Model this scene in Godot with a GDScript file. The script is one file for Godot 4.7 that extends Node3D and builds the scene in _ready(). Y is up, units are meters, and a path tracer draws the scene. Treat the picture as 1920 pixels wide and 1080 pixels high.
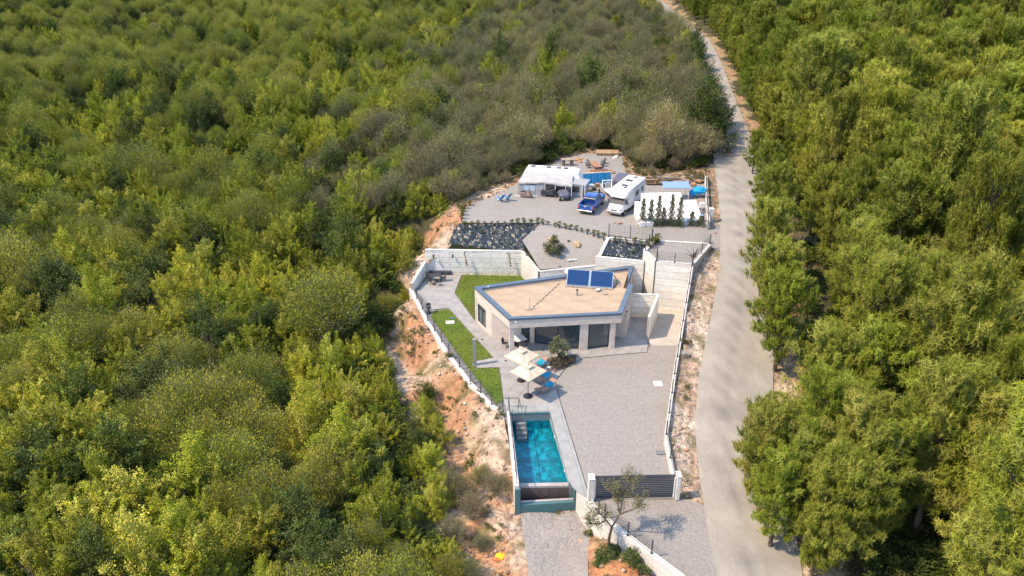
extends Node3D

# ---------------------------------------------------------------- geometry helpers
class MB:
	var v := PackedVector3Array()
	var n := PackedVector3Array()
	var c := PackedColorArray()
	var col := Color.WHITE
	var xf := Transform3D()
	func tri(a: Vector3, b: Vector3, d: Vector3) -> void:
		var nn := (xf.basis * ((b - a).cross(d - a))).normalized()
		v.append(xf * a); v.append(xf * d); v.append(xf * b)
		for i in 3:
			n.append(nn); c.append(col)
	func tris(a: Vector3, b: Vector3, d: Vector3, na: Vector3, nb: Vector3, nd: Vector3) -> void:
		v.append(xf * a); v.append(xf * d); v.append(xf * b)
		n.append((xf.basis * na).normalized()); n.append((xf.basis * nd).normalized()); n.append((xf.basis * nb).normalized())
		for i in 3: c.append(col)
	func quad(a: Vector3, b: Vector3, d: Vector3, e: Vector3) -> void:
		tri(a, b, d); tri(a, d, e)
	# eight corners: bottom ring p0..p3 (counter-clockwise seen from above), top ring p4..p7
	func hexa(p: Array) -> void:
		quad(p[3], p[2], p[1], p[0]); quad(p[4], p[5], p[6], p[7])
		for i in 4:
			var j := (i + 1) % 4
			quad(p[i], p[j], p[j + 4], p[i + 4])
	func box(ct: Vector3, s: Vector3, bas := Basis()) -> void:
		var h := s * 0.5
		var p := []
		for y in [-1, 1]:
			for q in [[-1, 1], [1, 1], [1, -1], [-1, -1]]:
				p.append(ct + bas * Vector3(q[0] * h.x, y * h.y, q[1] * h.z))
		hexa(p)
	# a box whose edges are chamfered by b
	func rbox(ct: Vector3, s: Vector3, b: float, bas := Basis()) -> void:
		var h := s * 0.5
		var P := func(sx, sy, sz, ax): # corner point lying on the face across axis ax
			var q := Vector3(h.x - b, h.y - b, h.z - b)
			q[ax] = h[ax]
			return ct + bas * Vector3(q.x * sx, q.y * sy, q.z * sz)
		for sg in [-1, 1]:
			var fx := [P.call(sg, -1, -1, 0), P.call(sg, 1, -1, 0), P.call(sg, 1, 1, 0), P.call(sg, -1, 1, 0)]
			var fy := [P.call(-1, sg, -1, 1), P.call(-1, sg, 1, 1), P.call(1, sg, 1, 1), P.call(1, sg, -1, 1)]
			var fz := [P.call(-1, -1, sg, 2), P.call(1, -1, sg, 2), P.call(1, 1, sg, 2), P.call(-1, 1, sg, 2)]
			for f in [fx, fy, fz]:
				if sg > 0: quad(f[0], f[1], f[2], f[3])
				else: quad(f[3], f[2], f[1], f[0])
		for a in [-1, 1]:
			for d in [-1, 1]:
				face(P.call(a, d, -1, 0), P.call(a, d, -1, 1), P.call(a, d, 1, 1), P.call(a, d, 1, 0), bas * Vector3(a, d, 0))
				face(P.call(a, -1, d, 0), P.call(a, -1, d, 2), P.call(a, 1, d, 2), P.call(a, 1, d, 0), bas * Vector3(a, 0, d))
				face(P.call(-1, a, d, 1), P.call(-1, a, d, 2), P.call(1, a, d, 2), P.call(1, a, d, 1), bas * Vector3(0, a, d))
				for e in [-1, 1]:
					var o: Vector3 = bas * Vector3(a, d, e)
					var k0: Vector3 = P.call(a, d, e, 0)
					var k1: Vector3 = P.call(a, d, e, 1)
					var k2: Vector3 = P.call(a, d, e, 2)
					if (k1 - k0).cross(k2 - k0).dot(o) > 0: tri(k0, k1, k2)
					else: tri(k0, k2, k1)
	# a quad turned so that it faces along o
	func face(a: Vector3, b: Vector3, d: Vector3, e: Vector3, o: Vector3) -> void:
		if (b - a).cross(d - a).dot(o) >= 0: quad(a, b, d, e)
		else: quad(e, d, b, a)
	func bar(a: Vector3, b: Vector3, w: float, h: float) -> void:
		var z := (b - a).normalized()
		var up := Vector3.UP if absf(z.y) < 0.95 else Vector3.RIGHT
		var x := up.cross(z).normalized()
		box((a + b) * 0.5, Vector3(w, h, (b - a).length()), Basis(x, z.cross(x), z))
	func tube(a: Vector3, b: Vector3, r0: float, r1: float, k := 8, caps := true) -> void:
		var z := (b - a).normalized()
		var up := Vector3.UP if absf(z.y) < 0.95 else Vector3.RIGHT
		var x := up.cross(z).normalized()
		var y := z.cross(x)
		for i in k:
			var t0 := TAU * i / k
			var t1 := TAU * (i + 1) / k
			var d0 := x * cos(t0) + y * sin(t0)
			var d1 := x * cos(t1) + y * sin(t1)
			tris(a + d0 * r0, a + d1 * r0, b + d1 * r1, d0, d1, d1)
			tris(a + d0 * r0, b + d1 * r1, b + d0 * r1, d0, d1, d0)
			if caps:
				tri(b, b + d0 * r1, b + d1 * r1); tri(a, a + d1 * r0, a + d0 * r0)
	func path(pts: Array, r: float, k := 6) -> void:
		for i in pts.size() - 1: tube(pts[i], pts[i + 1], r, r, k)
	func prism(poly: PackedVector2Array, y0: float, y1: float, top := true, bottom := true) -> void:
		var pp := poly.duplicate()
		if Geometry2D.is_polygon_clockwise(pp): pp.reverse()
		# x,z plane: with z towards the viewer a "counter-clockwise" (x,z) ring runs clockwise seen from above
		var t := Geometry2D.triangulate_polygon(pp)
		for i in range(0, t.size(), 3):
			var a := pp[t[i]]; var b := pp[t[i + 1]]; var d := pp[t[i + 2]]
			if (b - a).cross(d - a) < 0:
				var w := b; b = d; d = w
			if top: tri(Vector3(a.x, y1, a.y), Vector3(d.x, y1, d.y), Vector3(b.x, y1, b.y))
			if bottom: tri(Vector3(a.x, y0, a.y), Vector3(b.x, y0, b.y), Vector3(d.x, y0, d.y))
		for i in pp.size():
			var a := pp[i]; var b := pp[(i + 1) % pp.size()]
			face(Vector3(a.x, y0, a.y), Vector3(b.x, y0, b.y), Vector3(b.x, y1, b.y), Vector3(a.x, y1, a.y), Vector3((b - a).y, 0, -(b - a).x))
	# skin over rings of points (each ring a closed loop of the same length), ends closed
	func loft(rings: Array, caps := true, smooth := false) -> void:
		var mid := Vector3.ZERO
		var cnt := 0
		for r in rings:
			for p in r:
				mid += p; cnt += 1
		mid /= cnt
		for i in rings.size() - 1:
			var r0: Array = rings[i]; var r1: Array = rings[i + 1]
			var m := Vector3.ZERO
			for p in r0: m += p
			for p in r1: m += p
			m /= (r0.size() * 2)
			for j in r0.size():
				var k := (j + 1) % r0.size()
				var o: Vector3 = (r0[j] + r0[k] + r1[j] + r1[k]) * 0.25 - m
				face(r0[j], r0[k], r1[k], r1[j], o)
		if caps:
			for e in [0, rings.size() - 1]:
				var r: Array = rings[e]
				var m := Vector3.ZERO
				for p in r: m += p
				m /= r.size()
				for j in r.size():
					var a: Vector3 = r[j]; var b: Vector3 = r[(j + 1) % r.size()]
					if (b - a).cross(m - a).dot(m - mid) >= 0: tri(a, b, m)
					else: tri(b, a, m)
	func blob(ct: Vector3, s: Vector3, rng: RandomNumberGenerator, rough := 0.18, rows := 5, cols := 8) -> void:
		var g := []
		for i in rows + 1:
			var r := []
			var th := PI * i / rows
			for j in cols:
				var ph := TAU * (j + 0.5 * (i % 2)) / cols
				var k := 1.0 + rng.randf_range(-rough, rough)
				r.append(ct + Vector3(sin(th) * cos(ph) * s.x, cos(th) * s.y, sin(th) * sin(ph) * s.z) * k)
			if i == 0 or i == rows:
				for j in cols: r[j] = ct + Vector3(0, cos(th) * s.y, 0)
			g.append(r)
		for i in rows:
			for j in cols:
				var k := (j + 1) % cols
				var o: Vector3 = (g[i][j] + g[i + 1][k]) * 0.5 - ct
				if i > 0: ftri(g[i][j], g[i][k], g[i + 1][k], o)
				if i < rows - 1: ftri(g[i][j], g[i + 1][k], g[i + 1][j], o)
				if i == rows - 1: ftri(g[i][j], g[i][k], g[i + 1][k], o)
	func ftri(a: Vector3, b: Vector3, d: Vector3, o: Vector3) -> void:
		if (b - a).cross(d - a).dot(o) >= 0: tri(a, b, d)
		else: tri(a, d, b)
	func mesh(off := Vector3.ZERO) -> ArrayMesh:
		var m := ArrayMesh.new()
		if v.is_empty(): return m
		if off != Vector3.ZERO:
			for i in v.size(): v[i] -= off
		var a := []
		a.resize(Mesh.ARRAY_MAX)
		a[Mesh.ARRAY_VERTEX] = v; a[Mesh.ARRAY_NORMAL] = n; a[Mesh.ARRAY_COLOR] = c
		m.add_surface_from_arrays(Mesh.PRIMITIVE_TRIANGLES, a)
		return m

var rng := RandomNumberGenerator.new()
var used := {}
var M := {}

func numbered(called: String) -> String:
	var k: int = used.get(called, 0)
	used[called] = k + 1
	return called if k == 0 else "%s_%03d" % [called, k]

func tag(o: Node3D, label: String, category: String, group := "", kind := "") -> Node3D:
	if label: o.set_meta("label", label)
	if category: o.set_meta("category", category)
	if group: o.set_meta("group", group)
	if kind: o.set_meta("kind", kind)
	return o

func thing(called: String, label: String, category: String, at := Vector3.ZERO, turn := 0.0, group := "") -> Node3D:
	var o := Node3D.new()
	o.name = numbered(called)
	add_child(o)
	o.position = at
	o.rotation.y = turn
	return tag(o, label, category, group)

# a part from shapes given in the parent's own axes
func part(called: String, mb: MB, m: Material, parent: Node3D, kind := "", label := "") -> MeshInstance3D:
	var o := MeshInstance3D.new()
	o.name = called if parent != self else numbered(called)
	o.mesh = mb.mesh()
	o.material_override = m
	parent.add_child(o, true)
	if kind: o.set_meta("kind", kind)
	if label: o.set_meta("label", label)
	return o

# a part from shapes given in world axes, under an unturned parent
func wpart(called: String, mb: MB, m: Material, parent: Node3D, kind := "", label := "") -> MeshInstance3D:
	var off := Vector3.ZERO
	var q: Node = parent
	while q != self and q is Node3D:
		off += q.position
		q = q.get_parent()
	for i in mb.v.size(): mb.v[i] -= off
	return part(called, mb, m, parent, kind, label)

func shared(called: String, mesh: Mesh, m: Material, parent: Node3D, at := Transform3D()) -> MeshInstance3D:
	var o := MeshInstance3D.new()
	o.name = called
	o.mesh = mesh
	o.material_override = m
	o.transform = at
	parent.add_child(o, true)
	return o

func copy_of(o: Node3D, at: Vector3, turn: float, label := "", size := 1.0) -> Node3D:
	var r: Node3D = o.duplicate()
	r.name = numbered(str(o.name).rstrip("0123456789").rstrip("_"))
	add_child(r)
	r.position = at
	r.rotation.y = turn
	r.scale = Vector3.ONE * size
	if label: r.set_meta("label", label)
	return r

func v2(p: Array) -> PackedVector2Array:
	var r := PackedVector2Array()
	for q in p: r.append(Vector2(q.x, q.z) if q is Vector3 else q)
	return r

# ---------------------------------------------------------------- materials
func lin(r: float, g: float, b: float) -> Color:
	return Color(r, g, b).linear_to_srgb()

# tileable value noise in octaves, as a grey texture or as a normal map
func grain(cells: int, octaves: int, lo: float, hi: float, sd: int, normal := 0.0, size := 256) -> ImageTexture:
	var r := RandomNumberGenerator.new()
	r.seed = sd
	var acc := PackedFloat32Array()
	acc.resize(size * size)
	var amp := 1.0
	var total := 0.0
	for o in octaves:
		var n := cells << o
		if n > size: break
		var lat := PackedFloat32Array()
		lat.resize(n * n)
		for i in n * n: lat[i] = r.randf()
		var st := float(n) / size
		for y in size:
			var fy := y * st
			var y0 := int(fy)
			var ty := fy - y0
			ty = ty * ty * (3.0 - 2.0 * ty)
			var ra := y0 * n
			var rb := ((y0 + 1) % n) * n
			for x in size:
				var fx := x * st
				var x0 := int(fx)
				var tx := fx - x0
				tx = tx * tx * (3.0 - 2.0 * tx)
				var x1 := (x0 + 1) % n
				var a := lat[ra + x0] + (lat[ra + x1] - lat[ra + x0]) * tx
				var b := lat[rb + x0] + (lat[rb + x1] - lat[rb + x0]) * tx
				acc[y * size + x] += (a + (b - a) * ty) * amp
		total += amp
		amp *= 0.62
	var im := Image.create(size, size, false, Image.FORMAT_RGB8)
	for i in size * size:
		var v := clampf((acc[i] / total - 0.5) * 2.0 + 0.5, 0.0, 1.0)
		v = lerpf(lo, hi, v)
		im.set_pixel(i % size, i / size, Color(v, v, v))
	if normal > 0.0: im.bump_map_to_normal_map(normal)
	return ImageTexture.create_from_image(im)

func noise_tex(freq: float, lo: float, hi: float, octaves := 4, normal := false, strength := 4.0, kind := FastNoiseLite.TYPE_SIMPLEX_SMOOTH, sd := 1, size := 512) -> NoiseTexture2D:
	var t := NoiseTexture2D.new()
	t.width = size; t.height = size; t.seamless = true
	var f := FastNoiseLite.new()
	f.noise_type = kind
	f.frequency = freq; f.fractal_octaves = octaves; f.seed = sd
	t.noise = f
	if normal:
		t.as_normal_map = true; t.bump_strength = strength
	else:
		var g := Gradient.new()
		g.set_color(0, Color(lo, lo, lo)); g.set_color(1, Color(hi, hi, hi))
		t.color_ramp = g
	return t

var TX := {}

func mat(called: String, c: Color, rough := 0.9, tex := "", scale := 1.0, normal := "", depth := 0.5, metal := 0.0, spec := 0.4) -> StandardMaterial3D:
	var m := StandardMaterial3D.new()
	m.resource_name = called
	m.albedo_color = c
	m.roughness = rough
	m.metallic = metal
	m.metallic_specular = spec
	m.vertex_color_use_as_albedo = true
	if tex or normal:
		m.uv1_triplanar = true
		m.uv1_world_triplanar = true
		m.uv1_scale = Vector3.ONE * scale
	if tex: m.albedo_texture = TX[tex]
	if normal:
		m.normal_enabled = true
		m.normal_texture = TX[normal]
		m.normal_scale = depth
	M[called] = m
	return m

func glass(called: String, c: Color, alpha: float) -> StandardMaterial3D:
	var m := StandardMaterial3D.new()
	m.resource_name = called
	m.transparency = BaseMaterial3D.TRANSPARENCY_ALPHA
	m.albedo_color = Color(c.r, c.g, c.b, alpha)
	m.roughness = 0.03
	m.metallic_specular = 0.6
	M[called] = m
	return m

func foliage_mat(called: String, c: Color) -> StandardMaterial3D:
	var m := StandardMaterial3D.new()
	m.resource_name = called
	m.albedo_color = c.linear_to_srgb()
	m.vertex_color_use_as_albedo = true
	m.roughness = 0.75
	m.metallic_specular = 0.25
	m.backlight_enabled = true
	m.backlight = Color(c.r * 0.6, c.g * 0.65, c.b * 0.4).linear_to_srgb()
	M[called] = m
	return m

func make_materials() -> void:
	TX.fine = grain(16, 4, 0.6, 1.0, 1)
	TX.speck = grain(48, 3, 0.86, 1.0, 5)
	TX.coarse = grain(5, 6, 0.89, 1.0, 9)
	TX.cells = noise_tex(0.09, 0.6, 1.0, 2, false, 4, FastNoiseLite.TYPE_CELLULAR, 3)
	TX.bump = grain(32, 3, 0.0, 1.0, 4, 5.0)
	TX.caustic_web = grain(6, 4, 0.62, 1.0, 12)  # mottled web imitating caustics, for the pool tile colour
	TX.ripple = noise_tex(0.014, 0, 1, 2, true, 3.0, FastNoiseLite.TYPE_SIMPLEX_SMOOTH, 6)
	mat("ground", Color.WHITE, 1.0, "fine", 0.22, "bump", 0.8)
	mat("gravel", lin(0.270, 0.246, 0.226), 1.0, "speck", 0.25, "bump", 0.16)
	mat("rough_gravel", lin(0.275, 0.249, 0.230), 1.0, "speck", 0.17, "bump", 0.55)
	mat("road", lin(0.305, 0.280, 0.238), 0.95, "coarse", 0.11, "bump", 0.1)
	mat("floor_concrete", lin(0.40, 0.36, 0.31), 0.9, "coarse", 0.22)
	mat("concrete", lin(0.77, 0.73, 0.67), 0.9, "coarse", 0.22, "bump", 0.25)
	mat("white_concrete", lin(0.60, 0.57, 0.53), 0.9, "coarse", 0.25, "bump", 0.25)
	mat("paving", lin(0.305, 0.286, 0.27), 0.75, "coarse", 0.3, "bump", 0.1)
	mat("joint", lin(0.25, 0.235, 0.225), 0.95, "fine", 0.4)
	mat("deck", lin(0.30, 0.30, 0.288), 0.75, "coarse", 0.3, "bump", 0.1)
	mat("lawn_soil", lin(0.12, 0.165, 0.025), 1.0, "fine", 0.5)
	mat("plaster", lin(0.57, 0.49, 0.435), 0.9, "coarse", 0.35, "bump", 0.15)
	mat("coping", lin(0.085, 0.125, 0.175), 0.45, "coarse", 0.3)
	mat("membrane", lin(0.395, 0.288, 0.195), 0.9, "coarse", 0.28)
	mat("dark_frame", lin(0.035, 0.04, 0.048), 0.4)
	mat("anthracite", lin(0.045, 0.055, 0.068), 0.5, "coarse", 0.5)
	mat("white_paint", lin(0.8, 0.79, 0.77), 0.45, "coarse", 0.4)
	mat("white_canvas", lin(0.72, 0.71, 0.69), 0.85, "coarse", 0.5)
	mat("grey_canvas", lin(0.36, 0.355, 0.35), 0.9, "coarse", 0.5)
	mat("grey_panel", lin(0.28, 0.295, 0.315), 0.9, "coarse", 0.5)
	mat("cream_canvas", lin(0.54, 0.45, 0.335), 0.9, "coarse", 0.6)
	mat("blue_paint", lin(0.012, 0.075, 0.30), 0.25, "", 1, "", 0, 0.2, 0.6)
	mat("chrome", lin(0.6, 0.6, 0.6), 0.25, "", 1, "", 0, 0.9)
	mat("black_rubber", lin(0.02, 0.02, 0.021), 0.85)
	mat("dark_plastic", lin(0.04, 0.04, 0.045), 0.6)
	mat("grey_plastic", lin(0.22, 0.22, 0.23), 0.6)
	mat("dark_cover", lin(0.035, 0.038, 0.045), 0.7, "coarse", 0.8)
	mat("slate_cover", lin(0.10, 0.105, 0.15), 0.75, "coarse", 0.8)
	mat("turquoise", lin(0.01, 0.33, 0.52), 0.85, "fine", 0.8)
	mat("blue_tarp", lin(0.012, 0.16, 0.36), 0.55, "coarse", 0.6)
	mat("bright_blue", lin(0.01, 0.30, 0.62), 0.6, "coarse", 0.6)
	mat("window_blue", lin(0.34, 0.42, 0.52), 0.3)
	mat("pale_blue", lin(0.17, 0.28, 0.52), 0.7)
	mat("wood", lin(0.46, 0.24, 0.12), 0.8, "fine", 0.5)
	mat("pale_wood", lin(0.60, 0.40, 0.235), 0.85, "fine", 0.5)
	mat("grey_wood", lin(0.30, 0.215, 0.155), 0.95, "fine", 0.6, "bump", 0.6)
	mat("bark", lin(0.17, 0.13, 0.10), 1.0, "fine", 0.8, "bump", 0.8)
	mat("pale_bark", lin(0.38, 0.34, 0.28), 1.0, "fine", 0.8, "bump", 0.6)
	mat("stone", lin(0.50, 0.41, 0.33), 1.0, "fine", 0.5, "bump", 0.8)
	mat("yellow_stone", lin(0.58, 0.43, 0.24), 1.0, "fine", 0.5, "bump", 0.8)
	mat("earth_stone", lin(0.52, 0.29, 0.16), 1.0, "fine", 0.5, "bump", 0.8)
	mat("weed_cloth", lin(0.022, 0.034, 0.044), 0.3, "cells", 0.35, "bump", 0.5, 0.0, 0.5)
	mat("pool_tile", lin(0.002, 0.26, 0.36), 0.4, "caustic_web", 0.42)  # tile mottling doubles as caustic light painted into the colour
	mat("pool_wall", lin(0.10, 0.23, 0.25), 0.45, "cells", 0.3)
	mat("pool_stone", lin(0.36, 0.33, 0.32), 0.6, "coarse", 0.4)
	mat("pool_step", lin(0.20, 0.21, 0.21), 0.6, "coarse", 0.4)
	mat("pool_panel", lin(0.13, 0.095, 0.085), 0.35, "coarse", 0.4)
	mat("solar", lin(0.004, 0.028, 0.10), 0.15, "", 1, "", 0, 0.0, 0.5)
	mat("seat_cloth", lin(0.42, 0.25, 0.20), 0.9, "fine", 0.8)
	mat("yellow", lin(0.75, 0.38, 0.02), 0.7)
	mat("orange_cloth", lin(0.65, 0.16, 0.05), 0.8)
	mat("interior", lin(0.75, 0.72, 0.68), 0.9)
	mat("wire", lin(0.05, 0.055, 0.05), 0.6)
	mat("petal", lin(0.8, 0.78, 0.7), 0.8)
	glass("pane", Color(0.26, 0.36, 0.40), 0.28)
	glass("car_glass", Color(0.06, 0.08, 0.1), 0.6)
	var w := glass("water", Color(0.02, 0.30, 0.36), 0.04)
	w.metallic_specular = 0.2
	w.roughness = 0.04
	w.normal_enabled = true; w.normal_texture = TX.ripple; w.normal_scale = 0.35
	w.uv1_triplanar = true; w.uv1_world_triplanar = true; w.uv1_scale = Vector3.ONE * 0.2

# ---------------------------------------------------------------- the lie of the land
var spots: Array = []      # (x, height, z) that the land passes through
var road_l: Array = []
var road_r: Array = []
var site := PackedVector2Array()
var bumps := FastNoiseLite.new()
var patch := FastNoiseLite.new()

func land(x: float, z: float) -> float:
	var s := 0.0
	var w := 0.0
	for p in spots:
		var d: float = (p.x - x) * (p.x - x) + (p.z - z) * (p.z - z) + 0.5
		var k := 1.0 / (d * d)
		s += p.y * k; w += k
	return s / w

func road_at(z: float) -> Array:   # [left x, right x, height] of the road abreast of z
	for i in road_l.size() - 1:
		var a: Vector3 = road_l[i]
		var b: Vector3 = road_l[i + 1]
		if z <= a.z and z >= b.z:
			var t := (z - a.z) / (b.z - a.z)
			var c: Vector3 = road_r[i]
			var d: Vector3 = road_r[i + 1]
			return [lerpf(a.x, b.x, t), lerpf(c.x, d.x, t), lerpf(a.y, b.y, t)]
	if z > road_l[0].z: return [road_l[0].x, road_r[0].x, road_l[0].y]
	return [road_l[-1].x, road_r[-1].x, road_l[-1].y]

func ground_height(x: float, z: float) -> float:
	var h := land(x, z)
	var r := road_at(z)
	var off: float = maxf(maxf(r[0] - x, x - r[1]), 0.0)
	h = lerpf(r[2] - 0.06, h, smoothstep(0.4, 4.5, off))
	var far := smoothstep(0.3, 3.0, off)
	return h + bumps.get_noise_2d(x * 3.0, z * 3.0) * 0.28 * far + bumps.get_noise_2d(x * 0.35, z * 0.35) * 1.0 * smoothstep(6.0, 30.0, off) * smoothstep(8.0, 30.0, absf(x - 3.0))

# a sheet over poly (less hole), cut in cells, following hf and coloured by cf
func sheet(called: String, poly: PackedVector2Array, hf: Callable, cf: Callable, cell: float, m: Material, parent: Node3D = self, hole := PackedVector2Array(), flat := false, facets := false) -> MeshInstance3D:
	var lo := poly[0]
	var hi := poly[0]
	for p in poly:
		lo = lo.min(p); hi = hi.max(p)
	var V := PackedVector3Array(); var N := PackedVector3Array(); var C := PackedColorArray()
	var nx := ceili((hi.x - lo.x) / cell)
	var nz := ceili((hi.y - lo.y) / cell)
	var H := PackedFloat32Array(); H.resize((nx + 1) * (nz + 1))
	var NN := PackedVector3Array(); NN.resize(H.size())
	var CC := PackedColorArray(); CC.resize(H.size())
	var inp := PackedByteArray(); inp.resize(H.size())
	var grown: PackedVector2Array = Geometry2D.offset_polygon(poly, cell * 1.6)[0]
	for j in nz + 1:
		for i in nx + 1:
			var x := lo.x + i * cell
			var z := lo.y + j * cell
			var q := Vector2(x, z)
			var k := j * (nx + 1) + i
			NN[k] = Vector3.UP
			if not Geometry2D.is_point_in_polygon(q, grown): continue
			H[k] = hf.call(x, z)
			CC[k] = cf.call(x, z)
			inp[k] = (1 if Geometry2D.is_point_in_polygon(q, poly) else 0) + (2 if hole.size() and Geometry2D.is_point_in_polygon(q, hole) else 0)
	for j in nz + 1:
		for i in nx + 1:
			var k := j * (nx + 1) + i
			if flat: NN[k] = Vector3.UP; continue
			var a := H[k - 1] if i > 0 else H[k]
			var b := H[k + 1] if i < nx else H[k]
			var e := H[k - nx - 1] if j > 0 else H[k]
			var f := H[k + nx + 1] if j < nz else H[k]
			NN[k] = Vector3((a - b) / (2 * cell), 1, (e - f) / (2 * cell)).normalized()
	for j in nz:
		for i in nx:
			var k := j * (nx + 1) + i
			var ks := [k, k + 1, k + nx + 2, k + nx + 1]
			var ins := 0
			var holed := 0
			for q in ks:
				ins += inp[q] & 1; holed += (inp[q] >> 1) & 1
			var x := lo.x + i * cell
			var z := lo.y + j * cell
			if ins == 4 and holed == 0:
				var P := [Vector3(x, H[k], z), Vector3(x + cell, H[k + 1], z), Vector3(x + cell, H[k + nx + 2], z + cell), Vector3(x, H[k + nx + 1], z + cell)]
				for q in [0, 1, 2, 0, 2, 3]:
					V.append(P[q]); N.append(NN[ks[q]]); C.append(CC[ks[q]])
				continue
			var sq := PackedVector2Array([Vector2(x, z), Vector2(x + cell, z), Vector2(x + cell, z + cell), Vector2(x, z + cell)])
			for piece in Geometry2D.intersect_polygons(sq, poly):
				var left := [piece]
				if hole.size(): left = Geometry2D.clip_polygons(piece, hole)
				for pc in left:
					if Geometry2D.is_polygon_clockwise(pc) and hole.size() and left.size() > 1: continue
					var t := Geometry2D.triangulate_polygon(pc)
					for g in range(0, t.size(), 3):
						var A: Vector2 = pc[t[g]]
						var B: Vector2 = pc[t[g + 1]]
						var D: Vector2 = pc[t[g + 2]]
						if (B - A).cross(D - A) < 0:
							var sw := B; B = D; D = sw
						for q in [A, B, D]:
							V.append(Vector3(q.x, hf.call(q.x, q.y), q.y)); N.append(NN[k]); C.append(CC[k])
	if facets:
		for i in range(0, V.size(), 3):
			var fn := (V[i + 2] - V[i]).cross(V[i + 1] - V[i]).normalized()
			if fn.y < 0: fn = -fn
			N[i] = fn; N[i + 1] = fn; N[i + 2] = fn
	var a := []
	a.resize(Mesh.ARRAY_MAX)
	a[Mesh.ARRAY_VERTEX] = V; a[Mesh.ARRAY_NORMAL] = N; a[Mesh.ARRAY_COLOR] = C
	var o := MeshInstance3D.new()
	o.name = numbered(called) if parent == self else called
	o.mesh = ArrayMesh.new()
	o.mesh.add_surface_from_arrays(Mesh.PRIMITIVE_TRIANGLES, a)
	o.material_override = m
	parent.add_child(o, true)
	if parent == self: o.set_meta("kind", "structure")
	return o

# paving slabs of w by l metres laid over poly, each a part of the paving
func slabs(parent: Node3D, poly: PackedVector2Array, turn: float, w: float, l: float, y: float, m: Array, hole := PackedVector2Array()) -> void:
	var c := Vector2.ZERO
	for p in poly: c += p
	c /= poly.size()
	var R := 0.0
	for p in poly: R = maxf(R, p.distance_to(c))
	var nu := ceili(R / w)
	var nv := ceili(R / l)
	for i in range(-nu, nu):
		for j in range(-nv - 1, nv):
			var o := Vector2(i * w, (j + (0.5 if i % 2 else 0.0)) * l)
			var g := 0.008
			var sq := PackedVector2Array()
			for q in [Vector2(g, g), Vector2(w - g, g), Vector2(w - g, l - g), Vector2(g, l - g)]: sq.append(c + (o + q).rotated(turn))
			for piece in Geometry2D.intersect_polygons(sq, poly):
				var left := [piece]
				if hole.size(): left = Geometry2D.clip_polygons(piece, hole)
				for pc in left:
					var ar := 0.0
					for k in pc.size(): ar += pc[k].cross(pc[(k + 1) % pc.size()])
					if absf(ar) < 0.04: continue
					var mb := MB.new()
					var t := rng.randf_range(0.965, 1.0)
					mb.col = Color(t, t, t)
					mb.prism(pc, y - 0.03, y + rng.randf_range(-0.002, 0.002), true, false)
					wpart("paving_slab", mb, m[0], parent)

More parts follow.
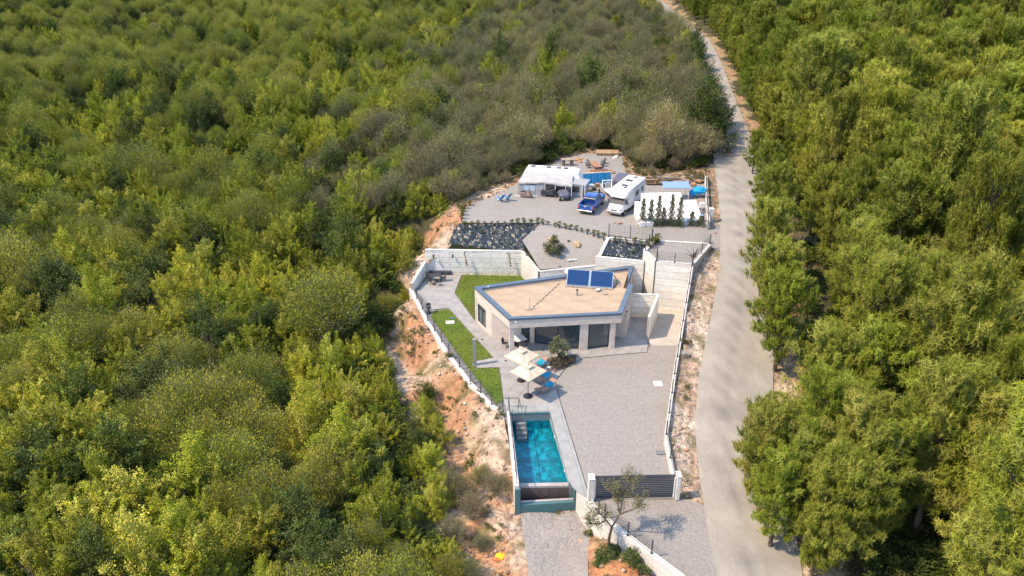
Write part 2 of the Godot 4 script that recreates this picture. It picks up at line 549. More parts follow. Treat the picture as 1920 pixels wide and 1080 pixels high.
# a concrete wall cast in lifts and bays; the top follows tops, the foot follows feet
func cast_wall(called: String, label: String, tops: Array, feet: Array, thick: float, m: Material, lift := 0.6, bay := 2.5, cap := true) -> Node3D:
	var o := thing(called, label, "wall", Vector3(tops[0].x, feet[0], tops[0].z))
	var pan := MB.new()
	for i in tops.size() - 1:
		var a: Vector3 = tops[i]
		var b: Vector3 = tops[i + 1]
		var d := Vector2(b.x - a.x, b.z - a.z)
		var L := d.length()
		var nb := maxi(1, roundi(L / bay))
		var side := Vector3(-d.y, 0, d.x).normalized() * thick * 0.5
		for k in nb:
			var t0 := float(k) / nb
			var t1 := float(k + 1) / nb
			var gap := 0.006 / L
			var p0 := a.lerp(b, t0 + (gap if k > 0 else 0.0)); var p1 := a.lerp(b, t1 - (gap if k < nb - 1 else 0.0))
			var f0 := lerpf(feet[i], feet[i + 1], t0); var f1 := lerpf(feet[i], feet[i + 1], t1)
			var y := minf(f0, f1)
			var foot := y
			while y < maxf(p0.y, p1.y) - 0.02:
				var y1 := y + lift
				var u0 := minf(y1 - 0.05, p0.y); var u1 := minf(y1 - 0.05, p1.y)
				if y1 + 0.15 > maxf(p0.y, p1.y):
					u0 = p0.y; u1 = p1.y; y1 = 1e6
				var l0 := minf(maxf(y, f0), u0 - 0.002); var l1 := minf(maxf(y, f1), u1 - 0.002)
				var tone := rng.randf_range(0.94, 1.0)
				pan.col = Color(tone, tone, tone * rng.randf_range(0.975, 1.0))
				if y < foot + 0.5 and lift < 0.7: pan.col = pan.col * Color(0.98, 0.88, 0.76)
				pan.hexa([Vector3(p0.x, l0, p0.z) + side, Vector3(p1.x, l1, p1.z) + side, Vector3(p1.x, l1, p1.z) - side, Vector3(p0.x, l0, p0.z) - side,
					Vector3(p0.x, u0, p0.z) + side, Vector3(p1.x, u1, p1.z) + side, Vector3(p1.x, u1, p1.z) - side, Vector3(p0.x, u0, p0.z) - side])
				y = y1
		var core := side * ((thick - 0.03) / thick)
		pan.col = Color(0.62, 0.6, 0.57)
		pan.hexa([Vector3(a.x, feet[i], a.z) + core, Vector3(b.x, feet[i + 1], b.z) + core, Vector3(b.x, feet[i + 1], b.z) - core, Vector3(a.x, feet[i], a.z) - core,
			Vector3(a.x, maxf(a.y - 0.05, feet[i] + 0.01), a.z) + core, Vector3(b.x, maxf(b.y - 0.05, feet[i + 1] + 0.01), b.z) + core, Vector3(b.x, maxf(b.y - 0.05, feet[i + 1] + 0.01), b.z) - core, Vector3(a.x, maxf(a.y - 0.05, feet[i] + 0.01), a.z) - core])
	wpart("concrete_panels", pan, m, o)
	if cap:
		var cp := MB.new()
		for i in tops.size() - 1:
			var a: Vector3 = tops[i]
			var b: Vector3 = tops[i + 1]
			var side := Vector3(-(b.z - a.z), 0, b.x - a.x).normalized() * (thick * 0.5 + 0.015)
			var up := Vector3(0, 0.05, 0)
			var e := (b - a).normalized() * (0.004 * (i + 1))
			cp.hexa([a + side + e, b + side - e, b - side - e, a - side + e, a + side + up + e, b + side + up - e, b - side + up - e, a - side + up + e])
		wpart("wall_cap", cp, M.white_concrete, o)
	return o

# a welded mesh fence: posts as parts, wires of all panels joined
func mesh_fence(called: String, label: String, pts: Array, high: float, every := 2.5, wires := 7, verticals := 0.0) -> Node3D:
	var o := thing(called, label, "fence", pts[0])
	var wm := MB.new()
	for i in pts.size() - 1:
		var a: Vector3 = pts[i]
		var b: Vector3 = pts[i + 1]
		var nb := maxi(1, roundi(a.distance_to(b) / every))
		for k in nb + (1 if i == pts.size() - 2 else 0):
			var p := a.lerp(b, float(k) / nb)
			var pm := MB.new()
			pm.box(p + Vector3(0, high * 0.5, 0), Vector3(0.07, high, 0.07))
			pm.box(p + Vector3(0, 0.015, 0), Vector3(0.16, 0.03, 0.16))
			wpart("post", pm, M.anthracite, o)
		for w in wires:
			var y := 0.08 + (high - 0.12) * w / (wires - 1)
			wm.bar(a + Vector3(0, y, 0), b + Vector3(0, y, 0), 0.012, 0.012 if w % 3 else 0.02)
		if verticals > 0:
			var nv := int(a.distance_to(b) / verticals)
			for k in nv:
				var p := a.lerp(b, (k + 0.5) / nv)
				wm.bar(p + Vector3(0, 0.05, 0), p + Vector3(0, high - 0.03, 0), 0.009, 0.009)
	wpart("wire_mesh", wm, M.wire, o)
	return o

func scatter(called: String, mesh: Mesh, m: Material, xs: Array, cols := [], parent: Node3D = self) -> MultiMeshInstance3D:
	var mm := MultiMesh.new()
	mm.transform_format = MultiMesh.TRANSFORM_3D
	mm.use_colors = cols.size() > 0
	mm.mesh = mesh
	mm.instance_count = xs.size()
	for i in xs.size():
		mm.set_instance_transform(i, xs[i])
		if cols.size(): mm.set_instance_color(i, cols[i])
	var o := MultiMeshInstance3D.new()
	o.name = numbered(called) if parent == self else called
	o.multimesh = mm
	o.material_override = m
	parent.add_child(o, true)
	o.set_meta("kind", "stuff")
	return o

# ---------------------------------------------------------------- foliage
const LIGHTWARD := Vector3(-0.35, 1.0, 0.1)   # leaves turn their faces towards the light
func leaf(mb: MB, p: Vector3, d: Vector3, up: Vector3, l: float, w: float) -> void:
	var s := d.cross(up).normalized() * w * 0.5
	var m := p + d * l * 0.5 + up * l * 0.08
	mb.tri(p, m + s, p + d * l); mb.tri(p, p + d * l, m - s)

func rdir() -> Vector3:
	var z := rng.randf_range(-1, 1)
	var t := rng.randf() * TAU
	var r := sqrt(1 - z * z)
	return Vector3(r * cos(t), z, r * sin(t))

# crown of a broad-leaved bush-like tree: clumps of leaves heaped to an uneven dome
func bush_crown(R: float, Ht: float, clumps: int, leaves: int, size: float, tint: Array, up_bias := 0.0, airy := 0.45) -> ArrayMesh:
	var mb := MB.new()
	for k in clumps:
		var a := rng.randf() * TAU
		var rr := sqrt(rng.randf()) * R * 0.82
		var y := Ht * (0.35 + 0.5 * (1.0 - pow(rr / R, 2.0))) * rng.randf_range(0.55, 1.12)
		var ct := Vector3(cos(a) * rr, y, sin(a) * rr)
		var cr := R * rng.randf_range(0.22, 0.42)
		var t: Color = tint[rng.randi() % tint.size()]
		var tone := rng.randf_range(0.8, 1.2)
		for i in leaves:
			var d := rdir()
			if d.y < -0.5: d.y = -d.y
			var p := ct + d * cr * pow(rng.randf(), airy) * Vector3(1, 0.85 + up_bias, 1)
			var s := tone * rng.randf_range(0.75, 1.3)
			mb.col = Color(t.r * s, t.g * s, t.b * s)
			var o := (d + rdir() * 0.9 + Vector3(0, 0.3 + up_bias, 0)).normalized()
			leaf(mb, p, (o * Vector3(1, 0.6, 1)).normalized(), (LIGHTWARD + d * 0.7 + rdir() * 0.75).normalized(), size * rng.randf_range(0.7, 1.35), size * rng.randf_range(0.5, 0.85))
	return mb.mesh()

# crown of a young tangled tree: many narrow sprays of leaves, each leaning out and up
func spray_crown(R: float, Ht: float, sprays: int, leaves: int, size: float, tint: Array, loose := 1.0) -> ArrayMesh:
	var mb := MB.new()
	var lop := Vector3(rng.randf_range(-0.3, 0.3), 0, rng.randf_range(-0.3, 0.3))
	for k in sprays:
		var a := rng.randf() * TAU
		var rr := sqrt(rng.randf())
		var out := Vector3(cos(a), 0, sin(a))
		var reach := R * rr * rng.randf_range(0.8, 1.15) * (1.0 + 0.28 * sin(a * 2.0 + lop.x * 9.0))
		var top := Ht * (0.30 + 0.62 * (1.0 - pow(rr, 2.2))) * rng.randf_range(0.55, 1.28)
		var tip := out * reach + Vector3(lop.x * top * 0.3, top, lop.z * top * 0.3)
		var dir := (out * (0.25 + 0.75 * rr) + Vector3(0, 1.0, 0) + rdir() * 0.45).normalized()
		var L := R * rng.randf_range(0.35, 0.85)
		var w := R * rng.randf_range(0.05, 0.125) * loose
		var t: Color = tint[rng.randi() % tint.size()]
		var tone := rng.randf_range(0.62, 1.4)
		for i in leaves:
			var f := rng.randf()
			var p := tip - dir * L * f + rdir() * w * (0.35 + 1.1 * f) * sqrt(rng.randf()) * 1.4
			var s := tone * rng.randf_range(0.75, 1.3)
			mb.col = Color(t.r * s, t.g * s, t.b * s)
			leaf(mb, p, (dir * 0.5 + rdir()).normalized(), (LIGHTWARD + dir * 0.2 + rdir() * 0.8).normalized(), size * rng.randf_range(0.7, 1.35), size * rng.randf_range(0.5, 0.85))
	return mb.mesh()

# a crown of fine upright twigs with few leaves, as of a tree not yet in full leaf
func twig_crown(R: float, Ht: float, stems: int, tint: Array, bark: Color, leafy := 10, size := 0.10) -> ArrayMesh:
	var mb := MB.new()
	for k in stems:
		var a := rng.randf() * TAU
		var rr := sqrt(rng.randf())
		var foot := Vector3(cos(a) * rr, 0, sin(a) * rr) * R * 0.35 + Vector3(0, Ht * rng.randf_range(0.15, 0.4), 0)
		var tip := Vector3(cos(a) * rr * R, Ht * (1.0 - 0.45 * rr * rr) * rng.randf_range(0.8, 1.1), sin(a) * rr * R)
		var b := bark * rng.randf_range(0.75, 1.25)
		var side := (tip - foot).cross(rdir()).normalized() * 0.02
		mb.col = b
		mb.tri(foot - side, foot + side, tip)
		var t: Color = tint[rng.randi() % tint.size()]
		for i in leafy + 5:
			var f := rng.randf_range(0.45, 1.05)
			var p := foot.lerp(tip, f)
			var d := ((tip - foot).normalized() + rdir() * 0.8).normalized()
			if i < 5:
				mb.col = b
				var sd := d.cross(rdir()).normalized() * 0.011
				mb.tri(p - sd, p + sd, p + d * Ht * rng.randf_range(0.10, 0.2))
			else:
				var s := rng.randf_range(0.75, 1.3)
				mb.col = Color(t.r * s, t.g * s, t.b * s)
				leaf(mb, p + rdir() * 0.22 * R * 0.6, d, (LIGHTWARD + rdir() * 0.8).normalized(), size * rng.randf_range(0.7, 1.4), size * 0.55)
	return mb.mesh()

# a pine crown: whorled limbs whose ends carry brushes of needles
func pine_crown(R: float, Ht: float, limbs: int, tint: Array, needles := 26, len := 0.34) -> Array:
	var mb := MB.new()
	var wood := MB.new()
	wood.col = Color.WHITE
	wood.tube(Vector3(0, -0.3, 0), Vector3(0.1, Ht * 0.5, 0.05), 0.17, 0.12, 6, false)
	wood.tube(Vector3(0.1, Ht * 0.5, 0.05), Vector3(0, Ht * 0.95, 0), 0.12, 0.03, 6, false)
	for k in limbs:
		var f := float(k) / limbs
		var y := Ht * lerpf(0.22, 0.94, pow(f, 0.85))
		var a := k * 2.4 + rng.randf_range(-0.5, 0.5)
		var prof := sin(PI * clampf(0.18 + 0.80 * (1.0 - f), 0.0, 1.0)) * 0.65 + 0.45 * (1.0 - f)
		var L := R * clampf(prof, 0.22, 1.0) * rng.randf_range(0.5, 1.25)
		var rise := lerpf(0.2, 1.5, f) + rng.randf_range(-0.15, 0.2)
		var dir := Vector3(cos(a), rise, sin(a)).normalized()
		var p0 := Vector3(0, y - 0.3, 0)
		var tip := p0 + dir * L
		wood.tube(p0, tip, 0.045, 0.012, 4, false)
		var t: Color = tint[rng.randi() % tint.size()]
		var tone := rng.randf_range(0.78, 1.2)
		for j in 24:
			var g := 1.0 - 0.62 * pow(rng.randf(), 1.4)
			var ct := p0.lerp(tip, g) + Vector3(rng.randfn(), rng.randfn() * 0.6 + 0.3, rng.randfn()) * (0.13 * R * (0.3 + (1.0 - g) * 1.1))
			var axis := (dir * 0.5 + Vector3(0, 0.9, 0) + rdir() * 0.5).normalized()
			var st := tone * rng.randf_range(0.85, 1.15)
			for i in needles:
				var s := st * rng.randf_range(0.8, 1.25)
				mb.col = Color(t.r * s, t.g * s, t.b * s)
				var d := (axis * 0.75 + rdir()).normalized()
				var q := ct + axis * rng.randf_range(-0.22, 0.22)
				var w := d.cross(LIGHTWARD + rdir() * 0.6).normalized() * 0.017
				mb.tri(q - w, q + w, q + d * len * rng.randf_range(0.7, 1.3))
	return [mb.mesh(), wood.mesh()]

func bush_wood(Ht: float, R: float, stems := 5) -> ArrayMesh:
	var mb := MB.new()
	for k in stems:
		var a := TAU * k / stems + rng.randf()
		var tip := Vector3(cos(a) * R * 0.6, Ht * rng.randf_range(0.6, 0.85), sin(a) * R * 0.6)
		var mid := tip * Vector3(0.35, 0.5, 0.35)
		mb.tube(Vector3(cos(a) * 0.1, -0.3, sin(a) * 0.1), mid, 0.09, 0.06, 5, false)
		mb.tube(mid, tip, 0.06, 0.02, 4, false)
		for j in 2:
			var q := mid.lerp(tip, rng.randf_range(0.2, 0.7))
			mb.tube(q, q + (rdir() * 0.6 + Vector3(0, 0.8, 0)) * R * 0.4, 0.03, 0.01, 4, false)
	return mb.mesh()

# a small tree or shrub as one thing with its trunk and crown
func plant(called: String, label: String, category: String, at: Vector3, crown: Mesh, cm: Material, wood: Mesh, wm: Material, size := 1.0, group := "", turn := 0.0) -> Node3D:
	var o := thing(called, label, category, at, turn, group)
	o.scale = Vector3.ONE * size
	if wood: shared("trunk", wood, wm, o)
	shared("crown", crown, cm, o)
	return o

# ---------------------------------------------------------------- the scene
func _ready() -> void:
	rng.seed = 7
	var cam := Camera3D.new()
	cam.name = "camera"
	cam.position = Vector3(0, 37.5, 0)
	cam.rotation_degrees = Vector3(-26, 0, 0)
	cam.fov = 39.598
	cam.near = 0.5
	cam.far = 3000
	cam.current = true
	add_child(cam)
	var env := Environment.new()
	env.background_mode = Environment.BG_SKY
	var sk := ProceduralSkyMaterial.new()
	sk.sky_top_color = Color(0.50, 0.59, 0.72)
	sk.sky_horizon_color = Color(0.82, 0.85, 0.88)
	sk.sky_curve = 0.12
	sk.ground_bottom_color = Color(0.2, 0.2, 0.15)
	sk.ground_horizon_color = Color(0.6, 0.65, 0.66)
	sk.sky_energy_multiplier = 1.5
	env.sky = Sky.new()
	env.sky.sky_material = sk
	env.tonemap_mode = Environment.TONE_MAPPER_LINEAR
	env.tonemap_exposure = 1.6
	env.sdfgi_enabled = true
	env.ssao_enabled = true
	env.ssil_enabled = true
	var we := WorldEnvironment.new()
	we.name = "world_environment"
	we.environment = env
	add_child(we)
	var sun := DirectionalLight3D.new()
	sun.name = "sun"
	sun.light_energy = 1.5
	sun.light_color = Color(1.0, 0.90, 0.77)
	sun.light_angular_distance = 0.53
	sun.shadow_enabled = true
	add_child(sun)
	sun.look_at_from_position(Vector3.ZERO, Vector3(1.65, -2.25, -0.5))

	make_materials()
	bumps.seed = 3; bumps.frequency = 0.1; bumps.fractal_octaves = 4
	patch.seed = 8; patch.frequency = 0.12; patch.fractal_octaves = 4
	lay_out()
	build_ground()
	build_walls()
	build_house()
	build_pool()
	build_fences()
	build_yard_things()
	build_camp()
	build_plants()
	build_woods()

func lay_out() -> void:
	road_l = [Vector3(12.58, -0.9, -34.82), Vector3(12.83, -0.6, -37.05), Vector3(12.99, -0.3, -40.47), Vector3(13.45, 0, -45.50), Vector3(14.12, 0.7, -50.96), Vector3(15.72, 1.6, -57.25), Vector3(18.09, 2.9, -64.28), Vector3(20.83, 4.3, -72.94), Vector3(23.69, 5.2, -85.62), Vector3(27.29, 5.6, -104.93), Vector3(31.33, 5.5, -125.33), Vector3(34.68, 5.5, -144.29), Vector3(39.90, 5.5, -176.31), Vector3(43.94, 5.5, -207.27), Vector3(45.03, 5.5, -236.59), Vector3(47.39, 5.5, -276.23), Vector3(48.31, 5.5, -294.51), Vector3(50.02, 5.5, -363.82)]
	road_r = [Vector3(17.81, -0.9, -34.82), Vector3(18.17, -0.6, -37.05), Vector3(18.78, -0.3, -40.47), Vector3(19.26, 0, -45.50), Vector3(20.11, 0.7, -50.96), Vector3(21.95, 1.6, -57.25), Vector3(24.02, 2.9, -64.28), Vector3(26.33, 4.3, -72.94), Vector3(29.16, 5.2, -85.62), Vector3(33.64, 5.6, -104.93), Vector3(36.90, 5.5, -125.33), Vector3(39.86, 5.5, -144.29), Vector3(45.19, 5.5, -176.31), Vector3(49.55, 5.5, -207.27), Vector3(49.87, 5.5, -236.59), Vector3(51.24, 5.5, -276.23), Vector3(52.03, 5.5, -294.51), Vector3(54.11, 5.5, -363.82)]
	site = v2([Vector3(-9.60, 0, -79.98), Vector3(-10.82, 0, -76.76), Vector3(-8.35, 0, -69.34), Vector3(-5.80, 0, -63.00), Vector3(-3.63, 0, -58.35), Vector3(-1.71, 0, -54.88), Vector3(-0.69, 0, -53.67), Vector3(0.42, 0, -45.2), Vector3(0.42, -2.5, -44.55), Vector3(4.72, -2.5, -44.95), Vector3(5.38, 0, -43.19), Vector3(6.18, 0, -41.65), Vector3(7.56, 0, -39.85), Vector3(10.53, 0, -36.30), Vector3(11.77, 0, -34.80), Vector3(12.58, -0.9, -34.82), Vector3(12.87, -0.6, -37.05), Vector3(13.13, -0.3, -40.47), Vector3(13.14, 0, -42.97), Vector3(11.66, 0, -43.68), Vector3(11.64, 0, -45.21), Vector3(12.02, 0, -50.88), Vector3(14.53, 0, -60.69), Vector3(16.35, 0, -67.50), Vector3(17.72, 5.2, -71.47), Vector3(20.60, 5, -77.05), Vector3(22.00, 5, -83.63), Vector3(24.67, 5.3, -96.77), Vector3(22.91, 5, -96.61), Vector3(17.09, 5, -95.99), Vector3(14.90, 5, -99.84), Vector3(15.33, 5, -108.94), Vector3(10.12, 5, -109.19), Vector3(5.96, 5, -105.42), Vector3(3.12, 5, -99.84), Vector3(0.34, 5, -96.19), Vector3(-2.89, 5, -91.22), Vector3(-5.02, 5, -88.81), Vector3(-5.73, 5, -85.81), Vector3(-5.69, 5, -83.14), Vector3(-6.43, 4.2, -82.28), Vector3(-7.13, 2.95, -80.71)])
	for p in [Vector3(-9.8, -0.5, -76), Vector3(-9.6, 1.6, -80), Vector3(-8.2, 2.9, -81.5), Vector3(-6.8, 4.2, -84), Vector3(-5.6, 4.7, -87), Vector3(-4.0, 4.9, -90), Vector3(-1.2, 4.95, -93), Vector3(2.5, 4.95, -99), Vector3(6.5, 5.0, -106.5), Vector3(14.5, 5.1, -111),
		Vector3(-10.2, -0.1, -74), Vector3(-9.3, 0.0, -71), Vector3(-7.6, 0.02, -67.5), Vector3(-5.6, 0.02, -63), Vector3(-3.9, 0.02, -60), Vector3(-2.2, 0.02, -57), Vector3(-0.7, 0.0, -54), Vector3(-0.3, -0.25, -51), Vector3(-0.2, -1.1, -48), Vector3(0.0, -2.3, -44.7),
		Vector3(-12, -2.6, -76), Vector3(-12, -2.8, -70), Vector3(-9.5, -2.7, -64), Vector3(-6.5, -2.7, -58), Vector3(-4.5, -3.0, -52), Vector3(-3, -3.2, -47), Vector3(-4, -3.4, -42), Vector3(-2, -3.3, -38), Vector3(-10, -3.8, -50), Vector3(-11, 0.4, -84), Vector3(-14, -1.5, -84), Vector3(-12, 3.0, -92), Vector3(-6, 4.6, -97),
		Vector3(2.5, -2.5, -43), Vector3(3, -2.6, -40), Vector3(3, -2.7, -37), Vector3(4.4, -2.4, -42.5), Vector3(5.0, -2.3, -40.5), Vector3(6.0, -1.3, -40.3), Vector3(7, -1.2, -38.5), Vector3(9.4, -1.0, -36), Vector3(6.5, -1.5, -36), Vector3(5.2, -2.4, -36), Vector3(7, -2.0, -32), Vector3(12, -1.4, -31), Vector3(3, -3, -28), Vector3(3, -5, 0),
		Vector3(-20, -4.5, -45), Vector3(-20, -4.0, -60), Vector3(-25, -4.0, -80), Vector3(-40, -5, -60), Vector3(-25, -1.0, -100), Vector3(-40, -2, -110), Vector3(-60, -3, -90), Vector3(-80, -4, -130), Vector3(-50, 1.5, -150), Vector3(-10, 4.5, -125), Vector3(0, 5, -150), Vector3(10, 5.2, -125), Vector3(-100, 1, -190), Vector3(-40, 4.5, -220), Vector3(20, 5.5, -200), Vector3(0, 6, -300), Vector3(-150, 6, -300), Vector3(-250, 4, -250), Vector3(-100, 9, -420), Vector3(60, 9, -420),
		Vector3(11.5, 0.5, -44.6), Vector3(12.0, 0.75, -50), Vector3(13.6, 1.5, -56), Vector3(14.9, 2.3, -61), Vector3(16.4, 3.3, -66.3), Vector3(17.9, 4.6, -71.4), Vector3(20.5, 5.0, -77), Vector3(21.6, 5.1, -84), Vector3(24.5, 5.3, -96), Vector3(25, 5.3, -102), Vector3(18, 5.3, -100), Vector3(20, 5.3, -112),
		Vector3(24, 1.2, -50), Vector3(20, 0.3, -42), Vector3(24, -0.2, -34), Vector3(32, 3.6, -62), Vector3(36, 5.5, -75), Vector3(42, 6.2, -95), Vector3(45, 3, -50), Vector3(50, 6, -110), Vector3(60, 6, -150), Vector3(70, 5, -80), Vector3(90, 7, -200), Vector3(140, 9, -280), Vector3(60, 6.5, -260), Vector3(40, 0, -25), Vector3(120, 6, -130), Vector3(220, 12, -320)]:
		spots.append(p)

var clear_ := PackedVector2Array()

func build_ground() -> void:
	clear_ = v2([Vector3(15.68, 5, -111.84), Vector3(9.90, 5, -111.30), Vector3(5.92, 5, -107.66), Vector3(2.82, 5, -101.65), Vector3(-0.34, 5, -98.10), Vector3(-4.31, 4.5, -94.59), Vector3(-7.22, 3.5, -91.04), Vector3(-9.83, 1.5, -88.28), Vector3(-10.90, 0, -85.08), Vector3(-11.55, -1.5, -79.29), Vector3(-11.65, -2.6, -73.91), Vector3(-12.98, -2.8, -68.73), Vector3(-10.94, -3, -61.41), Vector3(-7.83, -3, -54.96), Vector3(-6.40, -3, -49.14), Vector3(-5.80, -3.2, -44.65), Vector3(-4.52, -3.2, -40.53), Vector3(-3.21, -3.2, -36.48), Vector3(-0.65, -3, -34.29), Vector3(10.47, -1, -32.59)])
	for i in range(1, 10): clear_.append(Vector2(road_r[i].x + 1.6, road_r[i].z))
	for p in v2([Vector3(26.38, 5.4, -102.70), Vector3(20.99, 5.2, -101.02), Vector3(16.57, 5.2, -101.94)]): clear_.append(p)
	var floor_col := func(x: float, z: float) -> Color:
		var a := patch.get_noise_2d(x, z)
		var b := patch.get_noise_2d(x * 4.0 + 50, z * 4.0)
		var q := Vector2(x + b * 1.6, z + a * 1.6)
		var wood := Color(0.075, 0.07, 0.03).lerp(Color(0.15, 0.115, 0.06), clampf(0.5 + a * 1.5, 0, 1))
		var r := road_at(z)
		if Geometry2D.is_point_in_polygon(q, clear_):
			var earth := Color(0.51, 0.275, 0.155).lerp(Color(0.60, 0.455, 0.335), clampf(0.5 + a * 2.6 + b * 0.9, 0, 1))
			earth = earth.lerp(Color(0.36, 0.20, 0.11), clampf(b * 1.6, 0, 0.8))
			if x > 8.5 and z > -84 and x < r[1]:
				earth = Color(0.60, 0.48, 0.38).lerp(Color(0.50, 0.35, 0.25), clampf(0.4 + a * 2.2, 0, 1))
			if x > 4.6 and x < 9.0 and z > -44: earth = Color(0.50, 0.23, 0.11).lerp(Color(0.52, 0.33, 0.2), clampf(0.3 + a * 2.0, 0, 1))
			if z < -88 and x > 6:
				earth = earth.lerp(Color(0.26, 0.19, 0.11), 0.55)
			var grass := Color(0.12, 0.13, 0.04)
			return earth.lerp(grass, clampf((b - 0.16) * 3.5, 0, 0.75))
		if x > r[1] and x < r[1] + 1.6 + a * 3.0: return Color(0.50, 0.29, 0.16).lerp(Color(0.42, 0.34, 0.2), clampf(0.5 + b * 2.0, 0, 1))
		return wood.lerp(Color(0.07, 0.085, 0.02), clampf(b * 2.0, 0, 1))
	var near := PackedVector2Array([Vector2(-34, -122), Vector2(12, -122), Vector2(30, -190), Vector2(36, -330), Vector2(78, -330), Vector2(66, -190), Vector2(46, -122), Vector2(46, -26), Vector2(-34, -26)])
	sheet("ground", near, ground_height, floor_col, 0.62, M.ground, self, site)
	var around := PackedVector2Array([Vector2(-700, -900), Vector2(700, -900), Vector2(700, 120), Vector2(-700, 120)])
	sheet("hillside_ground", around, ground_height, floor_col, 8.0, M.ground, self, Geometry2D.offset_polygon(near, -0.3)[0])

	# the lane: asphalt with paler edges and tyre tracks
	var lane := PackedVector2Array()
	for p in road_l: lane.append(Vector2(p.x, p.z))
	for i in road_r.size(): lane.append(Vector2(road_r[-1 - i].x, road_r[-1 - i].z))
	var road_col := func(x: float, z: float) -> Color:
		var r := road_at(z)
		var t: float = (x - r[0]) / (r[1] - r[0])
		var a := patch.get_noise_2d(x * 2.0, z * 0.5)
		var c := Color(1, 1, 1)
		c = c.lerp(Color(1.12, 1.15, 1.24), smoothstep(0.24, 0.13, t + a * 0.05))
		c = c.lerp(Color(0.66, 0.65, 0.67), 0.75 * exp(-pow((t - 0.40 + a * 0.05) / 0.05, 2.0)))
		c = c.lerp(Color(0.84, 0.82, 0.80), 0.7 * exp(-pow((t - 0.24 + a * 0.04) / 0.035, 2.0)))
		if sin(z * 0.45) > 0.93 and t > 0.24: c = c * Color(0.90, 0.90, 0.92)
		c = c.lerp(Color(0.80, 0.77, 0.74), 0.6 * exp(-pow((t - 0.62 + a * 0.02) / 0.09, 2.0)))
		return c * (1.0 + 0.12 * patch.get_noise_2d(x * 0.7, z * 0.25))
	sheet("road", lane, func(x, z): return road_at(z)[2] + 0.04, road_col, 0.6, M.road)

	var grav := func(x: float, z: float) -> Color:
		var a := patch.get_noise_2d(x * 1.2, z * 1.2)
		var b := patch.get_noise_2d(x * 6.0, z * 6.0 + 30)
		var k := 1.0 + 0.10 * a + 0.07 * b
		return Color(k, k, k * (1.0 + a * 0.05))
	var plain := func(x: float, z: float) -> Color:
		var k := 1.0 + 0.12 * patch.get_noise_2d(x * 1.5, z * 1.5)
		return Color(k, k, k)
	# house platform
	var platform := v2([Vector3(-9.60, 0, -79.98), Vector3(-10.82, 0, -76.76), Vector3(-8.35, 0, -69.34), Vector3(-5.80, 0, -63.00), Vector3(-3.63, 0, -58.35), Vector3(-1.71, 0, -54.88), Vector3(-0.69, 0, -53.67), Vector3(0.45, 0, -48), Vector3(4.8, 0, -45.0), Vector3(5.38, 0, -43.19), Vector3(11.66, 0, -43.68), Vector3(11.64, 0, -45.21), Vector3(12.02, 0, -50.88), Vector3(14.53, 0, -60.69), Vector3(16.35, 0, -67.50), Vector3(17.51, 0, -72.19), Vector3(14.9, 0, -76), Vector3(3.6, 0, -78), Vector3(1.1, 0, -80.2)])
	var pool_hole := PackedVector2Array([Vector2(-0.13, -53.85), Vector2(3.1, -53.95), Vector2(4.25, -44.8), Vector2(0.45, -44.7)])
	var base := Geometry2D.clip_polygons(platform, pool_hole)
	sheet("platform", base[0], func(_x, _z): return -0.05, plain, 1.0, M.joint, self, PackedVector2Array(), true)
	var yard := v2([Vector3(5.66, 0, -43.41), Vector3(5.43, 0, -43.79), Vector3(3.97, 0, -56.13), Vector3(3.77, 0, -58.43), Vector3(4.83, 0, -60.69), Vector3(6.38, 0, -62.34), Vector3(12.38, 0, -63.38), Vector3(12.97, 0, -64.64), Vector3(15.65, 0, -65.44), Vector3(14.43, 0, -60.69), Vector3(11.94, 0, -50.88), Vector3(11.53, 0, -45.21), Vector3(11.26, 0, -43.52)])
	sheet("gravel_yard", yard, func(x, z): return 0.012 + 0.01 * bumps.get_noise_2d(x * 9, z * 9), grav, 0.5, M.gravel)
	var drive := v2([Vector3(5.47, 0, -43.35), Vector3(6.25, 0, -41.65), Vector3(7.64, 0, -39.90), Vector3(10.61, 0, -36.34), Vector3(11.78, 0, -34.84), Vector3(12.58, -0.9, -34.82), Vector3(12.90, -0.6, -37.05), Vector3(13.20, -0.3, -40.47), Vector3(13.29, 0, -42.97), Vector3(11.67, 0, -43.74)])
	sheet("gravel_driveway", drive, func(x, z): return lerpf(0.0, road_at(z)[2] + 0.03, smoothstep(6.5, 13.0, x)), grav, 0.5, M.gravel)
	var lower := v2([Vector3(0.62, -2.5, -44.65), Vector3(4.71, -2.5, -44.87), Vector3(5.75, -2.5, -43.62), Vector3(5.90, -2.5, -42.82), Vector3(5.30, -2.5, -41.89), Vector3(4.95, -2.6, -39.00), Vector3(4.75, -2.6, -34.73), Vector3(1.43, -2.7, -34.81), Vector3(1.06, -2.7, -39.09), Vector3(0.82, -2.6, -42.41)])
	sheet("lower_gravel_path", lower, func(x, z): return maxf(ground_height(x, z) + 0.06, -2.7), grav, 0.5, M.rough_gravel)

	# paving of the terrace, the back path and the pool deck
	var terrace := v2([Vector3(-9.23, 0, -79.84), Vector3(-5.56, 0, -80.39), Vector3(-6.08, 0, -75.60), Vector3(-3.62, 0, -69.34), Vector3(-3.53, 0, -69.67), Vector3(12.20, 0, -71.37), Vector3(15.26, 0, -75.35), Vector3(12.79, 0, -65.44), Vector3(12.40, 0, -63.47), Vector3(6.38, 0, -62.43), Vector3(4.73, 0, -60.69), Vector3(3.68, 0, -58.43), Vector3(3.88, 0, -56.13), Vector3(4.00, 0, -55.04), Vector3(-0.62, 0, -55.04), Vector3(-1.09, 0, -60.78), Vector3(-3.17, 0, -60.69), Vector3(-3.22, 0, -61.87), Vector3(-1.64, 0, -62.43), Vector3(-6.40, 0, -72.19), Vector3(-8.06, 0, -71.95), Vector3(-10.04, 0, -75.86)])
	var pt := Node3D.new()
	pt.name = "paved_terrace"
	add_child(pt)
	pt.set_meta("kind", "structure")
	slabs(pt, terrace, 0.42, 1.05, 1.05, 0.03, [M.paving])
